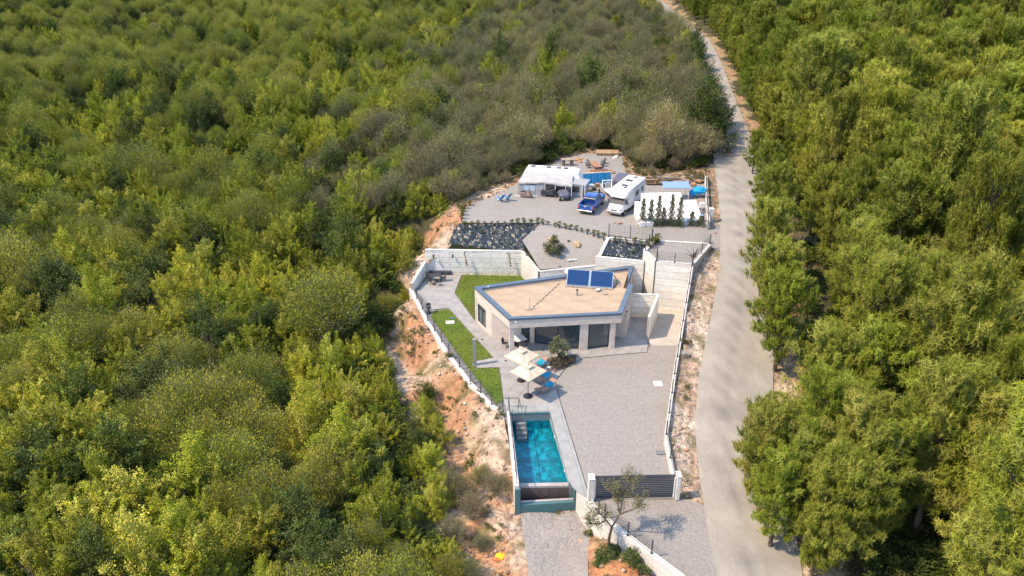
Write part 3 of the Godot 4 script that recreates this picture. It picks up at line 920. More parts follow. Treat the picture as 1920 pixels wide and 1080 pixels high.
	var deck_poly := v2([Vector3(-0.57, 0, -55.04), Vector3(4.00, 0, -55.04), Vector3(5.36, 0, -43.79), Vector3(5.29, 0, -43.41), Vector3(4.30, 0, -44.63), Vector3(4.05, 0, -45.50), Vector3(3.07, 0, -53.97), Vector3(-0.13, 0, -53.90), Vector3(0.32, 0, -47.92), Vector3(0.08, 0, -47.92)])
	var pd := Node3D.new()
	pd.name = "pool_deck"
	add_child(pd)
	pd.set_meta("kind", "structure")
	slabs(pd, deck_poly, -0.12, 0.95, 1.6, 0.032, [M.deck])
	var side_floor := v2([Vector3(15.00, 0, -72.42), Vector3(17.41, 0, -71.95), Vector3(16.30, 0, -67.50), Vector3(15.40, 0, -64.64), Vector3(13.02, 0, -64.64), Vector3(12.84, 0, -65.44), Vector3(14.80, 0, -72.19)])
	sheet("side_concrete_floor", side_floor, func(_x, _z): return 0.02, plain, 0.8, M.floor_concrete, self, PackedVector2Array(), true)

	# lawns: turf sheet and blades
	var blade := MB.new()
	for i in 5:
		var a := i * 1.3
		var p := Vector3(cos(a), 0, sin(a)) * 0.05
		var s := Vector3(-sin(a), 0, cos(a)) * 0.016
		var t := rng.randf_range(0.75, 1.25)
		blade.col = Color(0.18 * t, 0.245 * t, 0.03)
		blade.tri(p - s, p + s, p * 1.7 + Vector3(0, rng.randf_range(0.05, 0.085), 0))
	var bmesh := blade.mesh()
	var bm := foliage_mat("grass_blade", Color.WHITE)
	bm.backlight_enabled = false
	var turf := func(x: float, z: float) -> Color:
		var k := 1.0 + 0.35 * patch.get_noise_2d(x * 2.0, z * 2.0)
		return Color(k * (1.0 + 0.3 * patch.get_noise_2d(x, z + 90)), k, k)
	var xs := []
	var cs := []
	for poly in [v2([Vector3(-7.97, 0, -71.60), Vector3(-6.43, 0, -71.95), Vector3(-1.74, 0, -62.53), Vector3(-3.27, 0, -61.97), Vector3(-3.31, 0, -59.46), Vector3(-5.44, 0, -64.25), Vector3(-8.07, 0, -70.34)]), v2([Vector3(-3.17, 0, -60.60), Vector3(-1.18, 0, -60.69), Vector3(-0.75, 0, -55.50), Vector3(-1.32, 0, -55.11), Vector3(-3.26, 0, -59.37)]), v2([Vector3(-5.49, 0, -80.25), Vector3(1.06, 0, -80.25), Vector3(1.34, 0, -79.01), Vector3(2.28, 0, -76.89), Vector3(-3.47, 0, -69.56), Vector3(-3.63, 0, -69.56), Vector3(-5.96, 0, -75.60)])]:
		sheet("lawn", poly, func(_x, _z): return 0.0, turf, 0.5, M.lawn_soil, self, PackedVector2Array(), true)
		var lo: Vector2 = poly[0]
		var hi: Vector2 = poly[0]
		for p in poly: lo = lo.min(p); hi = hi.max(p)
		for i in int((hi.x - lo.x) * (hi.y - lo.y) * 55):
			var q := Vector2(rng.randf_range(lo.x, hi.x), rng.randf_range(lo.y, hi.y))
			if not Geometry2D.is_point_in_polygon(q, poly): continue
			xs.append(Transform3D(Basis(Vector3.UP, rng.randf() * TAU).scaled(Vector3.ONE * rng.randf_range(0.8, 1.3)), Vector3(q.x, 0.0, q.y)))
			var k := 1.0 + 0.45 * patch.get_noise_2d(q.x * 2.0, q.y * 2.0)
			cs.append(Color(k * (1.0 + 0.4 * patch.get_noise_2d(q.x, q.y + 90)), k, k))
	tag(scatter("lawn_grass", bmesh, bm, xs, cs), "short mown green grass on the lawns beside the villa", "grass")

	# the camp ground and the terraces behind the house
	var plat := v2([Vector3(-5.58, 5, -83.14), Vector3(-5.73, 5, -85.81), Vector3(-5.02, 5, -88.81), Vector3(-2.89, 5, -91.22), Vector3(0.34, 5, -96.19), Vector3(3.12, 5, -99.84), Vector3(5.96, 5, -105.42), Vector3(10.12, 5, -109.19), Vector3(15.33, 5, -108.94), Vector3(14.90, 5, -99.84), Vector3(17.09, 5, -95.99), Vector3(22.91, 5, -96.61), Vector3(24.67, 5.3, -96.77), Vector3(21.89, 5, -83.14), Vector3(22.95, 5.1, -81.93), Vector3(21.73, 4.7, -76.06), Vector3(20.66, 5, -77.33), Vector3(15.51, 5, -77.91), Vector3(10.29, 5, -79.54), Vector3(3.14, 5, -83.14)])
	sheet("camp_gravel", plat, func(x, z): return lerpf(5.02 + 0.05 * bumps.get_noise_2d(x * 2, z * 2) + 0.25 * smoothstep(-96, -108, z), ground_height(x, z) + 0.05, smoothstep(20.0, 21.2, x) if z > -86 else 0.0), grav, 0.6, M.gravel)
	var slope_h := func(x: float, z: float) -> float:
		# front of the terrace wall at 2.7, hedge at 5
		var t := clampf((-z - 74.6) / (82.6 - 74.6 - (x - 1.0) * 0.36), 0.0, 1.0)
		return lerpf(2.75, 5.0, t)
	var mid := v2([Vector3(1.10, 2.9, -79.94), Vector3(2.87, 2.7, -75.26), Vector3(8.69, 3.2, -75.63), Vector3(9.14, 4.2, -75.69), Vector3(10.30, 5, -79.09), Vector3(10.31, 5, -79.69), Vector3(3.14, 5, -83.14), Vector3(2.52, 3.9, -81.46), Vector3(1.75, 3.1, -80.80)])
	sheet("gravel_terrace", mid, slope_h, grav, 0.5, M.gravel)
	var right_t := v2([Vector3(14.45, 5.1, -72.85), Vector3(17.75, 5.1, -71.82), Vector3(20.63, 5, -77.19), Vector3(15.73, 5, -77.91), Vector3(13.77, 5, -75.36)])
	sheet("small_gravel_terrace", right_t, func(_x, _z): return 5.06, grav, 0.6, M.gravel)
	# planting beds under dark weed cloth
	var cloth := func(x: float, z: float) -> Color:
		var b := patch.get_noise_2d(x * 9.0, z * 9.0)
		var k := 1.0 + 1.2 * maxf(b, 0.0)
		return Color(k, k, k)
	var bed_a := v2([Vector3(-5.69, 5, -82.98), Vector3(3.08, 5, -82.98), Vector3(2.46, 3.9, -81.46), Vector3(1.70, 3.1, -80.80), Vector3(1.10, 2.95, -80.12), Vector3(-7.02, 2.9, -80.82), Vector3(-6.34, 4.1, -82.53)])
	var wrinkle := func(x: float, z: float) -> float: return 0.24 * bumps.get_noise_2d(x * 9, z * 26) + 0.12 * absf(bumps.get_noise_2d(x * 7 + 40, z * 9))
	sheet("weed_cloth_bed", bed_a, func(x, z): return lerpf(2.85, 4.95, clampf((-z - 80.2) / 2.7, 0, 1)) + wrinkle.call(x, z), cloth, 0.17, M.weed_cloth, self, PackedVector2Array(), false, true)
	var bed_b := v2([Vector3(9.21, 4.2, -75.83), Vector3(10.25, 5, -78.65), Vector3(14.67, 5, -77.62), Vector3(13.49, 5, -74.95), Vector3(13.45, 4.2, -74.61)])
	sheet("weed_cloth_bed", bed_b, func(x, z): return lerpf(4.1, 4.85, clampf((-z - 74.5) / 4.0, 0, 1)) + wrinkle.call(x, z), cloth, 0.17, M.weed_cloth, self, PackedVector2Array(), false, true)

func build_walls() -> void:
	var W: Material = M.concrete
	var WW: Material = M.white_concrete
	var a := cast_wall("retaining_wall", "long pale concrete retaining wall below the black planting bed, with climbing plants", [Vector3(-9.51, 2.9, -80.53), Vector3(1.05, 2.9, -80.09)], [-0.3, -0.3], 0.3, W)
	a.get_child(0)
	cast_wall("retaining_wall", "bright short concrete wall turning from the back lawn towards the roof corner", [Vector3(1.10, 2.9, -80.09), Vector3(2.81, 2.75, -75.15)], [-0.3, -0.3], 0.3, WW)
	cast_wall("retaining_wall", "low wall along the front of the olive tree terrace behind the roof", [Vector3(2.87, 2.75, -75.15), Vector3(8.68, 3.25, -75.52)], [-0.3, -0.3], 0.3, W)
	cast_wall("retaining_wall", "pale concrete front wall of the small square black planting bed", [Vector3(8.63, 4.28, -75.51), Vector3(13.45, 4.28, -74.30)], [-0.3, -0.3], 0.3, W)
	cast_wall("retaining_wall", "white sloping side wall left of the small square black planting bed", [Vector3(8.94, 4.3, -75.33), Vector3(10.25, 5.1, -78.70)], [2.5, 3.0], 0.3, WW)
	cast_wall("retaining_wall", "white low kerb wall between the small planting bed and camp gravel", [Vector3(10.25, 5.1, -78.70), Vector3(14.71, 5.1, -77.53)], [4.0, 4.0], 0.3, WW)
	cast_wall("retaining_wall", "tall bright white wall pier standing right of the villa, facing left", [Vector3(14.72, 5.2, -77.29), Vector3(13.53, 5.2, -74.90), Vector3(14.31, 5.2, -72.37)], [-0.3, -0.3, -0.3], 0.35, WW)
	cast_wall("retaining_wall", "tallest concrete retaining wall at the right of the yard, with rust stain", [Vector3(14.31, 5.2, -72.37), Vector3(17.74, 5.2, -71.60)], [-0.3, -0.3], 0.35, W, 0.75)
	cast_wall("kerb_wall", "low white kerb between the small gravel terrace and the camp driveway", [Vector3(15.56, 5.12, -77.63), Vector3(20.44, 5.12, -76.91)], [4.6, 4.6], 0.25, WW, 0.6)
	# garden wall on the left, with the tall shaded back part
	cast_wall("garden_wall", "tall shaded garden wall closing the back patio on the left", [Vector3(-9.55, 1.6, -80.29), Vector3(-10.58, 0.95, -76.09)], [-1.8, -1.8], 0.28, W)
	cast_wall("garden_wall", "long low white garden wall along the left lawns above the earth bank", [Vector3(-10.79, 0.12, -76.51), Vector3(-8.32, 0.12, -69.12), Vector3(-5.78, 0.12, -62.80), Vector3(-3.62, 0.12, -58.16), Vector3(-1.70, 0.12, -54.71), Vector3(-0.69, 0.12, -53.58)], [-2.2, -1.6, -1.6, -1.6, -1.6, -1.6], 0.36, WW, 0.6, 3.0)
	# wall at the right boundary, its head rising with the lane
	cast_wall("boundary_wall", "white boundary wall between the yard and the lane, rising with the slope", [Vector3(11.49, 0.4, -44.6), Vector3(11.69, 0.9, -49.66), Vector3(13.55, 1.8, -56.8), Vector3(14.73, 2.6, -61.0), Vector3(16.2, 3.6, -66.3), Vector3(17.6, 5.1, -71.25)], [-0.4, -0.4, -0.4, -0.4, -0.4, -0.4], 0.22, WW, 0.7, 2.4)
	cast_wall("boundary_wall", "upper white boundary wall beside the tents and the lane", [Vector3(21.39, 5.9, -81.32), Vector3(23.02, 5.75, -89.49), Vector3(24.46, 6, -96.77)], [4.6, 4.6, 4.6], 0.25, WW, 0.7)
	var pil := thing("gate_pillar", "white concrete pillar ending the boundary wall at the camp entrance", "pillar", Vector3(22.08, 5, -83.47))
	var pm := MB.new()
	pm.rbox(Vector3(0, 0.75, 0), Vector3(0.55, 1.6, 0.55), 0.02)
	part("shaft", pm, WW, pil)
	pm = MB.new()
	pm.rbox(Vector3(0, 1.58, 0), Vector3(0.6, 0.06, 0.6), 0.015)
	part("cap", pm, WW, pil)
	cast_wall("boundary_wall", "short white wall end beside the lane at the small terrace corner", [Vector3(17.69, 5.3, -71.38), Vector3(20.56, 5.15, -76.69)], [4.2, 4.6], 0.3, WW)
	# wall carrying the drive, bottom right
	cast_wall("drive_wall", "white wall holding the driveway above the orange earth mound, bottom right", [Vector3(4.75, -0.35, -44.9), Vector3(5.37, 0.05, -43.13), Vector3(6.16, 0.1, -41.54), Vector3(7.54, 0.12, -39.77), Vector3(10.51, 0.1, -36.24), Vector3(11.78, 0, -34.84)], [-3, -3, -2.6, -2.4, -2.4, -2.4], 0.34, WW, 0.6, 3.0)
	# free-standing screen wall right of the house
	cast_wall("screen_wall", "free standing pale screen wall right of the villa casting a long shadow", [Vector3(11.69, 2.5, -70.44), Vector3(14.33, 2.5, -70.21)], [-0.1, -0.1], 0.2, W)
	cast_wall("screen_wall", "angled pale screen wall with sloping outer end, right of the villa", [Vector3(14.33, 2.5, -70.21), Vector3(12.76, 2.45, -65.75)], [-0.1, -0.1], 0.22, W)
	# stain of rust under the tall wall, climbing plants on the long wall: flat marks and trailing stems
	var vine := MB.new()
	var vm := foliage_mat("trailing_leaf", Color(0.07, 0.08, 0.035))
	for q in [[Vector3(-5.17, 2.9, -80.09), Vector3(-4.92, 1.8, -80.42)], [Vector3(-0.46, 2.9, -79.94), Vector3(-0.17, 1.9, -79.90)]]:
		var o := thing("climbing_plant", "trailing plant hanging from the top of the long retaining wall, %s" % ("nearer its left end" if q[0].x < -2 else "nearer its right end"), "plant", q[0], 0, "plants hanging over the retaining wall")
		var st := MB.new()
		var lf := MB.new()
		var p := Vector3(0, 0.02, 0.16)
		var s := rng.randf_range(-0.1, 0.1)
		for i in 12:
			var nx := p + Vector3(rng.randf_range(-0.02, 0.09) + s * 0.2, -0.13, rng.randf_range(-0.01, 0.03))
			st.tube(p, nx, 0.02, 0.015, 5)
			for k in 7: leaf(lf, nx, (rdir() + Vector3(0, 0, 0.6)).normalized(), rdir(), 0.16, 0.08)
			p = nx
		part("stem", st, M.bark, o)
		part("leaves", lf, vm, o)
	for q in [Vector3(-8.58, 2.3, -80.30), Vector3(-6.48, 2.3, -80.30)]:
		var o := thing("wall_lamp", "small dark lamp fixed to the long retaining wall, %s" % ("left one" if q.x < -7 else "right one"), "lamp", q + Vector3(0, 0, 0.16), 0, "lamps on the retaining wall")
		var b := MB.new()
		b.rbox(Vector3(0, 0, 0.03), Vector3(0.16, 0.42, 0.06), 0.01)
		part("back_plate", b, M.dark_frame, o)
		b = MB.new()
		b.tube(Vector3(0, -0.16, 0.12), Vector3(0, 0.16, 0.12), 0.06, 0.06, 10)
		part("lamp_body", b, M.dark_frame, o)

# ---------------------------------------------------------------- the villa
func build_house() -> void:
	var R := [Vector3(-3.60, 3.75, -69.43), Vector3(-0.24, 3.75, -62.96), Vector3(9.93, 3.75, -64.03), Vector3(11.72, 3.75, -69.91), Vector3(11.26, 3.75, -70.14), Vector3(12.40, 3.75, -74.48)]
	var ring := v2(R)
	var base = R[0] * Vector3(1, 0, 1)
	var h := thing("villa", "flat roofed beige villa with slate blue parapet and glazed corner porch", "house", base)
	# walls
	var A := ring[0]
	var B := ring[1]
	var Q := A.lerp(B, 0.5)                                          # where the porch begins on the left front
	var big := Vector2(Vector3(6.59, 0, -63.76).x, Vector3(6.59, 0, -63.76).z)
	var col_r := Vector2(Vector3(9.23, 0, -64.06).x, Vector3(9.23, 0, -64.06).z)
	var W1 := Vector2(Vector3(9.94, 0, -66.36).x, Vector3(9.94, 0, -66.36).z)
	var W2 := Vector2(Vector3(10.76, 0, -66.05).x, Vector3(10.76, 0, -66.05).z)
	var W3 := ring[3]
	var thick := 0.32
	var wl := MB.new()
	var hole := [0.20, 0.62, 0.35, 2.45]
	var solid := func(mb: MB, p: Vector2, q: Vector2, y0: float, y1: float, th: float, inward := 1.0):
		var d := (q - p).normalized()
		var nrm := Vector2(d.y, -d.x) * th * inward
		mb.prism(PackedVector2Array([p, q, q + nrm, p + nrm]), y0, y1)
	# left front wall with its tall window
	var wa := A.lerp(Q, 0.16)
	var wb := A.lerp(Q, 0.66)
	solid.call(wl, A, wa, -0.1, 2.75, thick)
	solid.call(wl, wb, Q, -0.1, 2.75, thick)
	solid.call(wl, wa, wb, -0.1, 0.3, thick)
	solid.call(wl, wa, wb, 2.3, 2.75, thick)
	# porch back wall: solid part, then the glazing runs to the big column
	var g0 := Q.lerp(big, 0.33)
	var g1 := Q.lerp(big, 0.42)
	var g2 := Q.lerp(big, 0.47)
	solid.call(wl, Q, g0, -0.1, 2.75, 0.25)
	solid.call(wl, g1, g2, -0.1, 2.75, 0.3)
	# right: recessed wall, then the long side walls
	solid.call(wl, W1 + Vector2(-1.2, -0.3), W2, -0.1, 2.75, thick)
	solid.call(wl, W2, W3, -0.1, 2.75, thick)
	solid.call(wl, ring[4], ring[5], -0.1, 2.75, thick)
	solid.call(wl, ring[5], ring[0], -0.1, 2.75, thick)
	wpart("wall", wl, M.plaster, h)
	# band of wall over the openings up to the parapet
	var band := MB.new()
	var inner: PackedVector2Array = Geometry2D.offset_polygon(ring, -0.4, Geometry2D.JOIN_MITER)[0]
	var cp := MB.new()
	for i in ring.size():
		var p := ring[i]
		var q := ring[(i + 1) % ring.size()]
		var d := (q - p).normalized()
		var nrm := Vector2(d.y, -d.x)
		if Geometry2D.is_point_in_polygon((p + q) * 0.5 - nrm * 0.1, ring): nrm = -nrm
		var near_p := inner[0]
		var near_q := inner[0]
		for k in inner:
			if k.distance_to(p) < near_p.distance_to(p): near_p = k
			if k.distance_to(q) < near_q.distance_to(q): near_q = k
		band.hexa([Vector3(p.x, 2.752, p.y), Vector3(q.x, 2.752, q.y), Vector3(near_q.x, 2.752, near_q.y), Vector3(near_p.x, 2.752, near_p.y), Vector3(p.x, 3.6, p.y), Vector3(q.x, 3.6, q.y), Vector3(near_q.x, 3.6, near_q.y), Vector3(near_p.x, 3.6, near_p.y)])
		var op := p + (p - near_p) * 0.12
		var oq := q + (q - near_q) * 0.12
		var ip := near_p + (near_p - p) * 0.08
		var iq := near_q + (near_q - q) * 0.08
		cp.hexa([Vector3(op.x, 3.55, op.y), Vector3(oq.x, 3.55, oq.y), Vector3(iq.x, 3.55, iq.y), Vector3(ip.x, 3.55, ip.y), Vector3(op.x, 3.76, op.y), Vector3(oq.x, 3.76, oq.y), Vector3(iq.x, 3.73, iq.y), Vector3(ip.x, 3.73, ip.y)])
	wpart("parapet_band", band, M.plaster, h)
	wpart("parapet_coping", cp, M.coping, h)
	var rf := MB.new()
	rf.prism(Geometry2D.offset_polygon(ring, -0.38, Geometry2D.JOIN_MITER)[0], 2.78, 3.38)
	wpart("roof", rf, M.membrane, h)
	# lap seams of the roof membrane
	var cl := MB.new()
	cl.prism(Geometry2D.offset_polygon(ring, -0.2, Geometry2D.JOIN_MITER)[0], 2.70, 2.76)
	wpart("ceiling", cl, M.plaster, h)
	# columns
	for c in [[B, 0.42, 0.55], [big, 0.75, 0.4], [col_r, 0.48, 0.42]]:
		var mb := MB.new()
		var p: Vector2 = c[0]
		var ex := (ring[2] - ring[1]).normalized()
		var ctr := p
		if c[0] == B: ctr = B + ex * 0.24 + Vector2(ex.y, -ex.x) * 0.32
		else: ctr = p + Vector2(ex.y, -ex.x) * 0.2
		mb.rbox(Vector3(ctr.x, 1.325, ctr.y), Vector3(c[1], 2.85, c[2]), 0.012, Basis(Vector3(ex.x, 0, ex.y), Vector3.UP, Vector3(-ex.y, 0, ex.x)))
		wpart("column", mb, M.plaster, h)
	# windows
	var window := func(called: String, p: Vector2, q: Vector2, y0: float, y1: float, back: float, bays: int):
		var d := (q - p).normalized()
		var nrm := Vector2(d.y, -d.x) * back
		var a := p + nrm
		var b := q + nrm
		var f := MB.new()
		var t := Vector3(d.x, 0, d.y)
		var bs := Basis(t, Vector3.UP, t.cross(Vector3.UP))
		var L := p.distance_to(q)
		var mid := Vector3((a.x + b.x) / 2, 0, (a.y + b.y) / 2)
		f.box(mid + Vector3(0, y0 + 0.05, 0), Vector3(L, 0.1, 0.1), bs)
		f.box(mid + Vector3(0, y1 - 0.05, 0), Vector3(L, 0.1, 0.1), bs)
		for k in bays + 1:
			var at := a.lerp(b, float(k) / bays)
			if k == 0: at += d * 0.05
			if k == bays: at -= d * 0.05
			f.box(Vector3(at.x, (y0 + y1) / 2, at.y), Vector3(0.1, y1 - y0 - 0.21, 0.098), bs)
		var fr := wpart(called, f, M.dark_frame, h)
		for k in bays:
			var pa := a.lerp(b, (k + 0.02) / bays)
			var pb := a.lerp(b, (k + 0.98) / bays)
			var g := MB.new()
			g.box(Vector3((pa.x + pb.x) / 2, (y0 + y1) / 2, (pa.y + pb.y) / 2), Vector3(pa.distance_to(pb), y1 - y0 - 0.16, 0.02), bs)
			wpart("pane", g, M.pane, fr)
	window.call("window", wa, wb, 0.3, 2.3, 0.1, 2)
	window.call("glass_door", g0, g1, 0.0, 2.72, 0.1, 1)
	window.call("glass_door", g2, big - (big - Q).normalized() * 0.3, 0.0, 2.72, 0.12, 2)
	window.call("window", big + Vector2(0.42, -0.3), col_r + Vector2(-0.2, -0.45), 0.02, 2.72, 0.05, 1)
	# inside: a partition and floor so that the rooms read as rooms
	var ins := MB.new()
	var pc := Q.lerp(big, 0.6) + Vector2(0.5, -3.6)
	ins.prism(PackedVector2Array([pc + Vector2(-3.5, 0), pc + Vector2(4.6, -0.6), pc + Vector2(4.6, -0.75), pc + Vector2(-3.5, -0.15)]), 0.0, 2.7)
	wpart("inner_wall", ins, M.interior, h)
	# recess between column and the right wall stays open; downpipe and cable at the left corner
	var dp := MB.new()
	var e0 := ring[1]
	dp.tube(Vector3(e0.x + 0.55, 3.5, e0.y + 0.06), Vector3(e0.x + 0.62, 3.42, e0.y + 0.10), 0.07, 0.07, 8)
	wpart("rain_spout", dp, M.white_paint, h)
	var seam := MB.new()
	var rl := [Vector3(0.00, 3.4, -64.90), Vector3(6.54, 3.4, -74.26)]
	# things on the roof
	roof_things()
	# corner lamp on a mast end, furniture under the porch
	porch()

func roof_things() -> void:
	var y := 3.38
	# solar water heater: two collectors on a frame with a tank behind
	var p0 := Vector3(5.27, 3.5, -70.54)
	var p1 := Vector3(9.79, 3.5, -69.83)
	var mid := (p0 + p1) * 0.5
	mid.y = y
	var t := (p1 - p0).normalized()
	var turn := atan2(-t.z, t.x)
	var L := p0.distance_to(p1)
	var o := thing("solar_water_heater", "two blue solar collectors with a white tank on the villa roof", "solar heater", mid, turn)
	for k in 2:
		var cx := -L * 0.25 + L * 0.5 * k
		var b := Basis(Vector3.RIGHT, 0.66)
		var f := MB.new()
		f.rbox(Vector3(cx, 0.62, -0.62), Vector3(L * 0.49, 0.09, 1.75), 0.01, b)
		var pn := part("collector", f, M.chrome, o)
		var g := MB.new()
		g.box(Vector3(cx, 0.62, -0.62) + b * Vector3(0, 0.05, 0), Vector3(L * 0.46, 0.014, 1.66), b)
		part("glass_face", g, M.solar, pn)
	var tk := MB.new()
	tk.tube(Vector3(-L * 0.52, 0.70, -1.6), Vector3(L * 0.48, 0.70, -1.6), 0.3, 0.3, 16)
	tk.tube(Vector3(-L * 0.52, 0.70, -1.6), Vector3(-L * 0.56, 0.70, -1.6), 0.3, 0.2, 16)
	part("tank", tk, M.white_paint, o)
	var fr := MB.new()
	for x in [-0.48, 0.0, 0.48]:
		fr.bar(Vector3(x * L, 0.03, 0.15), Vector3(x * L, 0.03, -1.6), 0.05, 0.05)
		fr.bar(Vector3(x * L, 0.0, -1.55), Vector3(x * L, 0.85, -1.55), 0.05, 0.05)
		fr.bar(Vector3(x * L, 0.05, 0.1), Vector3(x * L, 1.0, -1.25), 0.04, 0.04)
	fr.bar(Vector3(-L * 0.5, 0.08, 0.12), Vector3(L * 0.5, 0.08, 0.12), 0.06, 0.05)
	part("frame", fr, M.chrome, o)
	var sill := MB.new()
	sill.rbox(Vector3(0, 0.06, 0.3), Vector3(L * 1.0, 0.12, 0.16), 0.01)
	part("ballast_beam", sill, M.stone, o)
	var pp := MB.new()
	pp.path([Vector3(L * 0.5, 0.85, -1.3), Vector3(L * 0.56, 0.6, -0.9), Vector3(L * 0.585, 0.45, -0.55), Vector3(L * 0.56, 0.1, -0.25), Vector3(L * 0.5, 0.15, 0.0)], 0.045, 8)
	part("hose", pp, M.black_rubber, o)
	# vent pipe
	o = thing("vent_pipe", "short grey vent pipe with a cap standing on the beige roof", "vent", Vector3(6.21, 3.38, -68.33))
	var m := MB.new()
	m.tube(Vector3.ZERO, Vector3(0, 0.55, 0), 0.09, 0.09, 10)
	part("pipe", m, M.grey_plastic, o)
	m = MB.new()
	m.tube(Vector3(0, 0.58, 0), Vector3(0, 0.64, 0), 0.14, 0.11, 10)
	part("cap", m, M.dark_plastic, o)
	# antenna foot with a mast
	o = thing("antenna_mast", "thin antenna mast on a cross foot near the roof's front left", "antenna", Vector3(1.62, 3.38, -65.47))
	m = MB.new()
	m.tube(Vector3.ZERO, Vector3(0, 1.05, 0), 0.03, 0.02, 6)
	m.tube(Vector3(0, 1.0, 0), Vector3(0, 1.12, 0), 0.045, 0.045, 6)
	part("mast", m, M.grey_plastic, o)
	m = MB.new()
	m.bar(Vector3(-0.1, 0.04, 0.1), Vector3(0.5, 0.04, -0.1), 0.06, 0.06)
	m.bar(Vector3(-0.12, 0.05, -0.2), Vector3(0.12, 0.05, 0.22), 0.06, 0.05)
	part("foot", m, M.grey_plastic, o)
	m = MB.new()
	m.rbox(Vector3(-0.12, 0.05, 0.0), Vector3(0.4, 0.07, 0.36), 0.01)
	part("ballast_slab", m, M.stone, o)
	# cable on small blocks
	var c0 := Vector3(1.93, 3.38, -65.79)
	var c1 := Vector3(4.73, 3.38, -71.03)
	o = thing("roof_cable", "dark cable on small blocks running diagonally across the beige roof", "cable", c0)
	m = MB.new()
	m.path([c0 + Vector3(0, 0.06, 0), c0.lerp(c1, 0.3) + Vector3(0.02, 0.06, 0.03), c0.lerp(c1, 0.6) + Vector3(-0.03, 0.06, 0), c1 + Vector3(0, 0.06, 0)], 0.022, 5)
	wpart("cable", m, M.grey_plastic, o)
	for k in 9:
		m = MB.new()
		m.rbox(c0.lerp(c1, (k + 0.4) / 9.0) + Vector3(0, 0.025, 0), Vector3(0.12, 0.05, 0.12), 0.008, Basis(Vector3.UP, 0.7))
		wpart("block", m, M.dark_plastic, o)
	# little dome vent and its cover
	o = thing("roof_hatch", "low white round vent with a dark collar on the beige roof", "vent", Vector3(8.35, 3.38, -69.37))
	m = MB.new()
	m.tube(Vector3.ZERO, Vector3(0, 0.12, 0), 0.26, 0.26, 14)
	part("collar", m, M.dark_plastic, o)
	m = MB.new()
	m.tube(Vector3(0, 0.12, 0), Vector3(0, 0.2, 0), 0.3, 0.16, 14)
	part("dome", m, M.white_paint, o)
	o = thing("roof_patch", "pale round stone cover lying on the beige roof near the white vent", "cover", Vector3(8.89, 3.38, -68.67))
	m = MB.new()
	m.tube(Vector3.ZERO, Vector3(0, 0.06, 0), 0.34, 0.28, 14)
	part("cover", m, M.stone, o)
	# roof outlet in the back left corner
	o = thing("roof_drain", "white drain elbow in the back left corner of the roof", "drain", Vector3(-2.37, 3.38, -69.49))
	m = MB.new()
	m.tube(Vector3.ZERO, Vector3(0, 0.3, 0), 0.06, 0.06, 8)
	m.tube(Vector3(0, 0.3, 0), Vector3(0.12, 0.36, -0.1), 0.06, 0.06, 8)
	part("elbow", m, M.white_paint, o)

func chair(label: String, at: Vector3, turn: float, group := "") -> Node3D:
	var o := thing("garden_chair", label, "chair", at, turn, group)
	var m := MB.new()
	m.rbox(Vector3(0, 0.45, 0), Vector3(0.5, 0.05, 0.48), 0.015)
	part("seat", m, M.dark_plastic, o)
	m = MB.new()
	m.rbox(Vector3(0, 0.72, -0.25), Vector3(0.5, 0.45, 0.04), 0.015, Basis(Vector3.RIGHT, -0.2))
	part("backrest", m, M.dark_plastic, o)
	for s in [-1, 1]:
		for e in [-1, 1]:
			m = MB.new()
			m.tube(Vector3(s * 0.22, 0.44, e * 0.2), Vector3(s * 0.25, 0, e * 0.24), 0.018, 0.015, 6)
			part("leg", m, M.dark_plastic, o)
		m = MB.new()
		m.path([Vector3(s * 0.25, 0.45, 0.2), Vector3(s * 0.27, 0.64, 0.18), Vector3(s * 0.26, 0.66, -0.24)], 0.018)
		part("armrest", m, M.dark_plastic, o)
	return o

func table(label: String, at: Vector3, turn: float, w: float, l: float, top: Material, leg: Material) -> Node3D:
	var o := thing("garden_table", label, "table", at, turn)
	var m := MB.new()
	m.rbox(Vector3(0, 0.73, 0), Vector3(w, 0.05, l), 0.015)
	part("tabletop", m, top, o)
	for s in [-1, 1]:
		for e in [-1, 1]:
			m = MB.new()
			m.bar(Vector3(s * (w * 0.44), 0, e * (l * 0.44)), Vector3(s * (w * 0.44), 0.705, e * (l * 0.44)), 0.06, 0.06)
			part("leg", m, leg, o)
	return o

func porch() -> void:
	table("white topped garden table under the villa porch behind the left column", Vector3(0.60, 0.02, -64.91), 0.5, 1.1, 1.5, M.white_paint, M.dark_plastic)
	chair("dark garden chair on the open left side of the villa porch", Vector3(-0.64, 0.02, -64.31), 1.2)
	chair("dark garden chair in front of the porch table, right of the corner column", Vector3(0.39, 0.02, -63.92), 3.0)
	chair("dark garden chair behind the white porch table by the glass door", Vector3(1.20, 0.02, -65.41), -0.3)

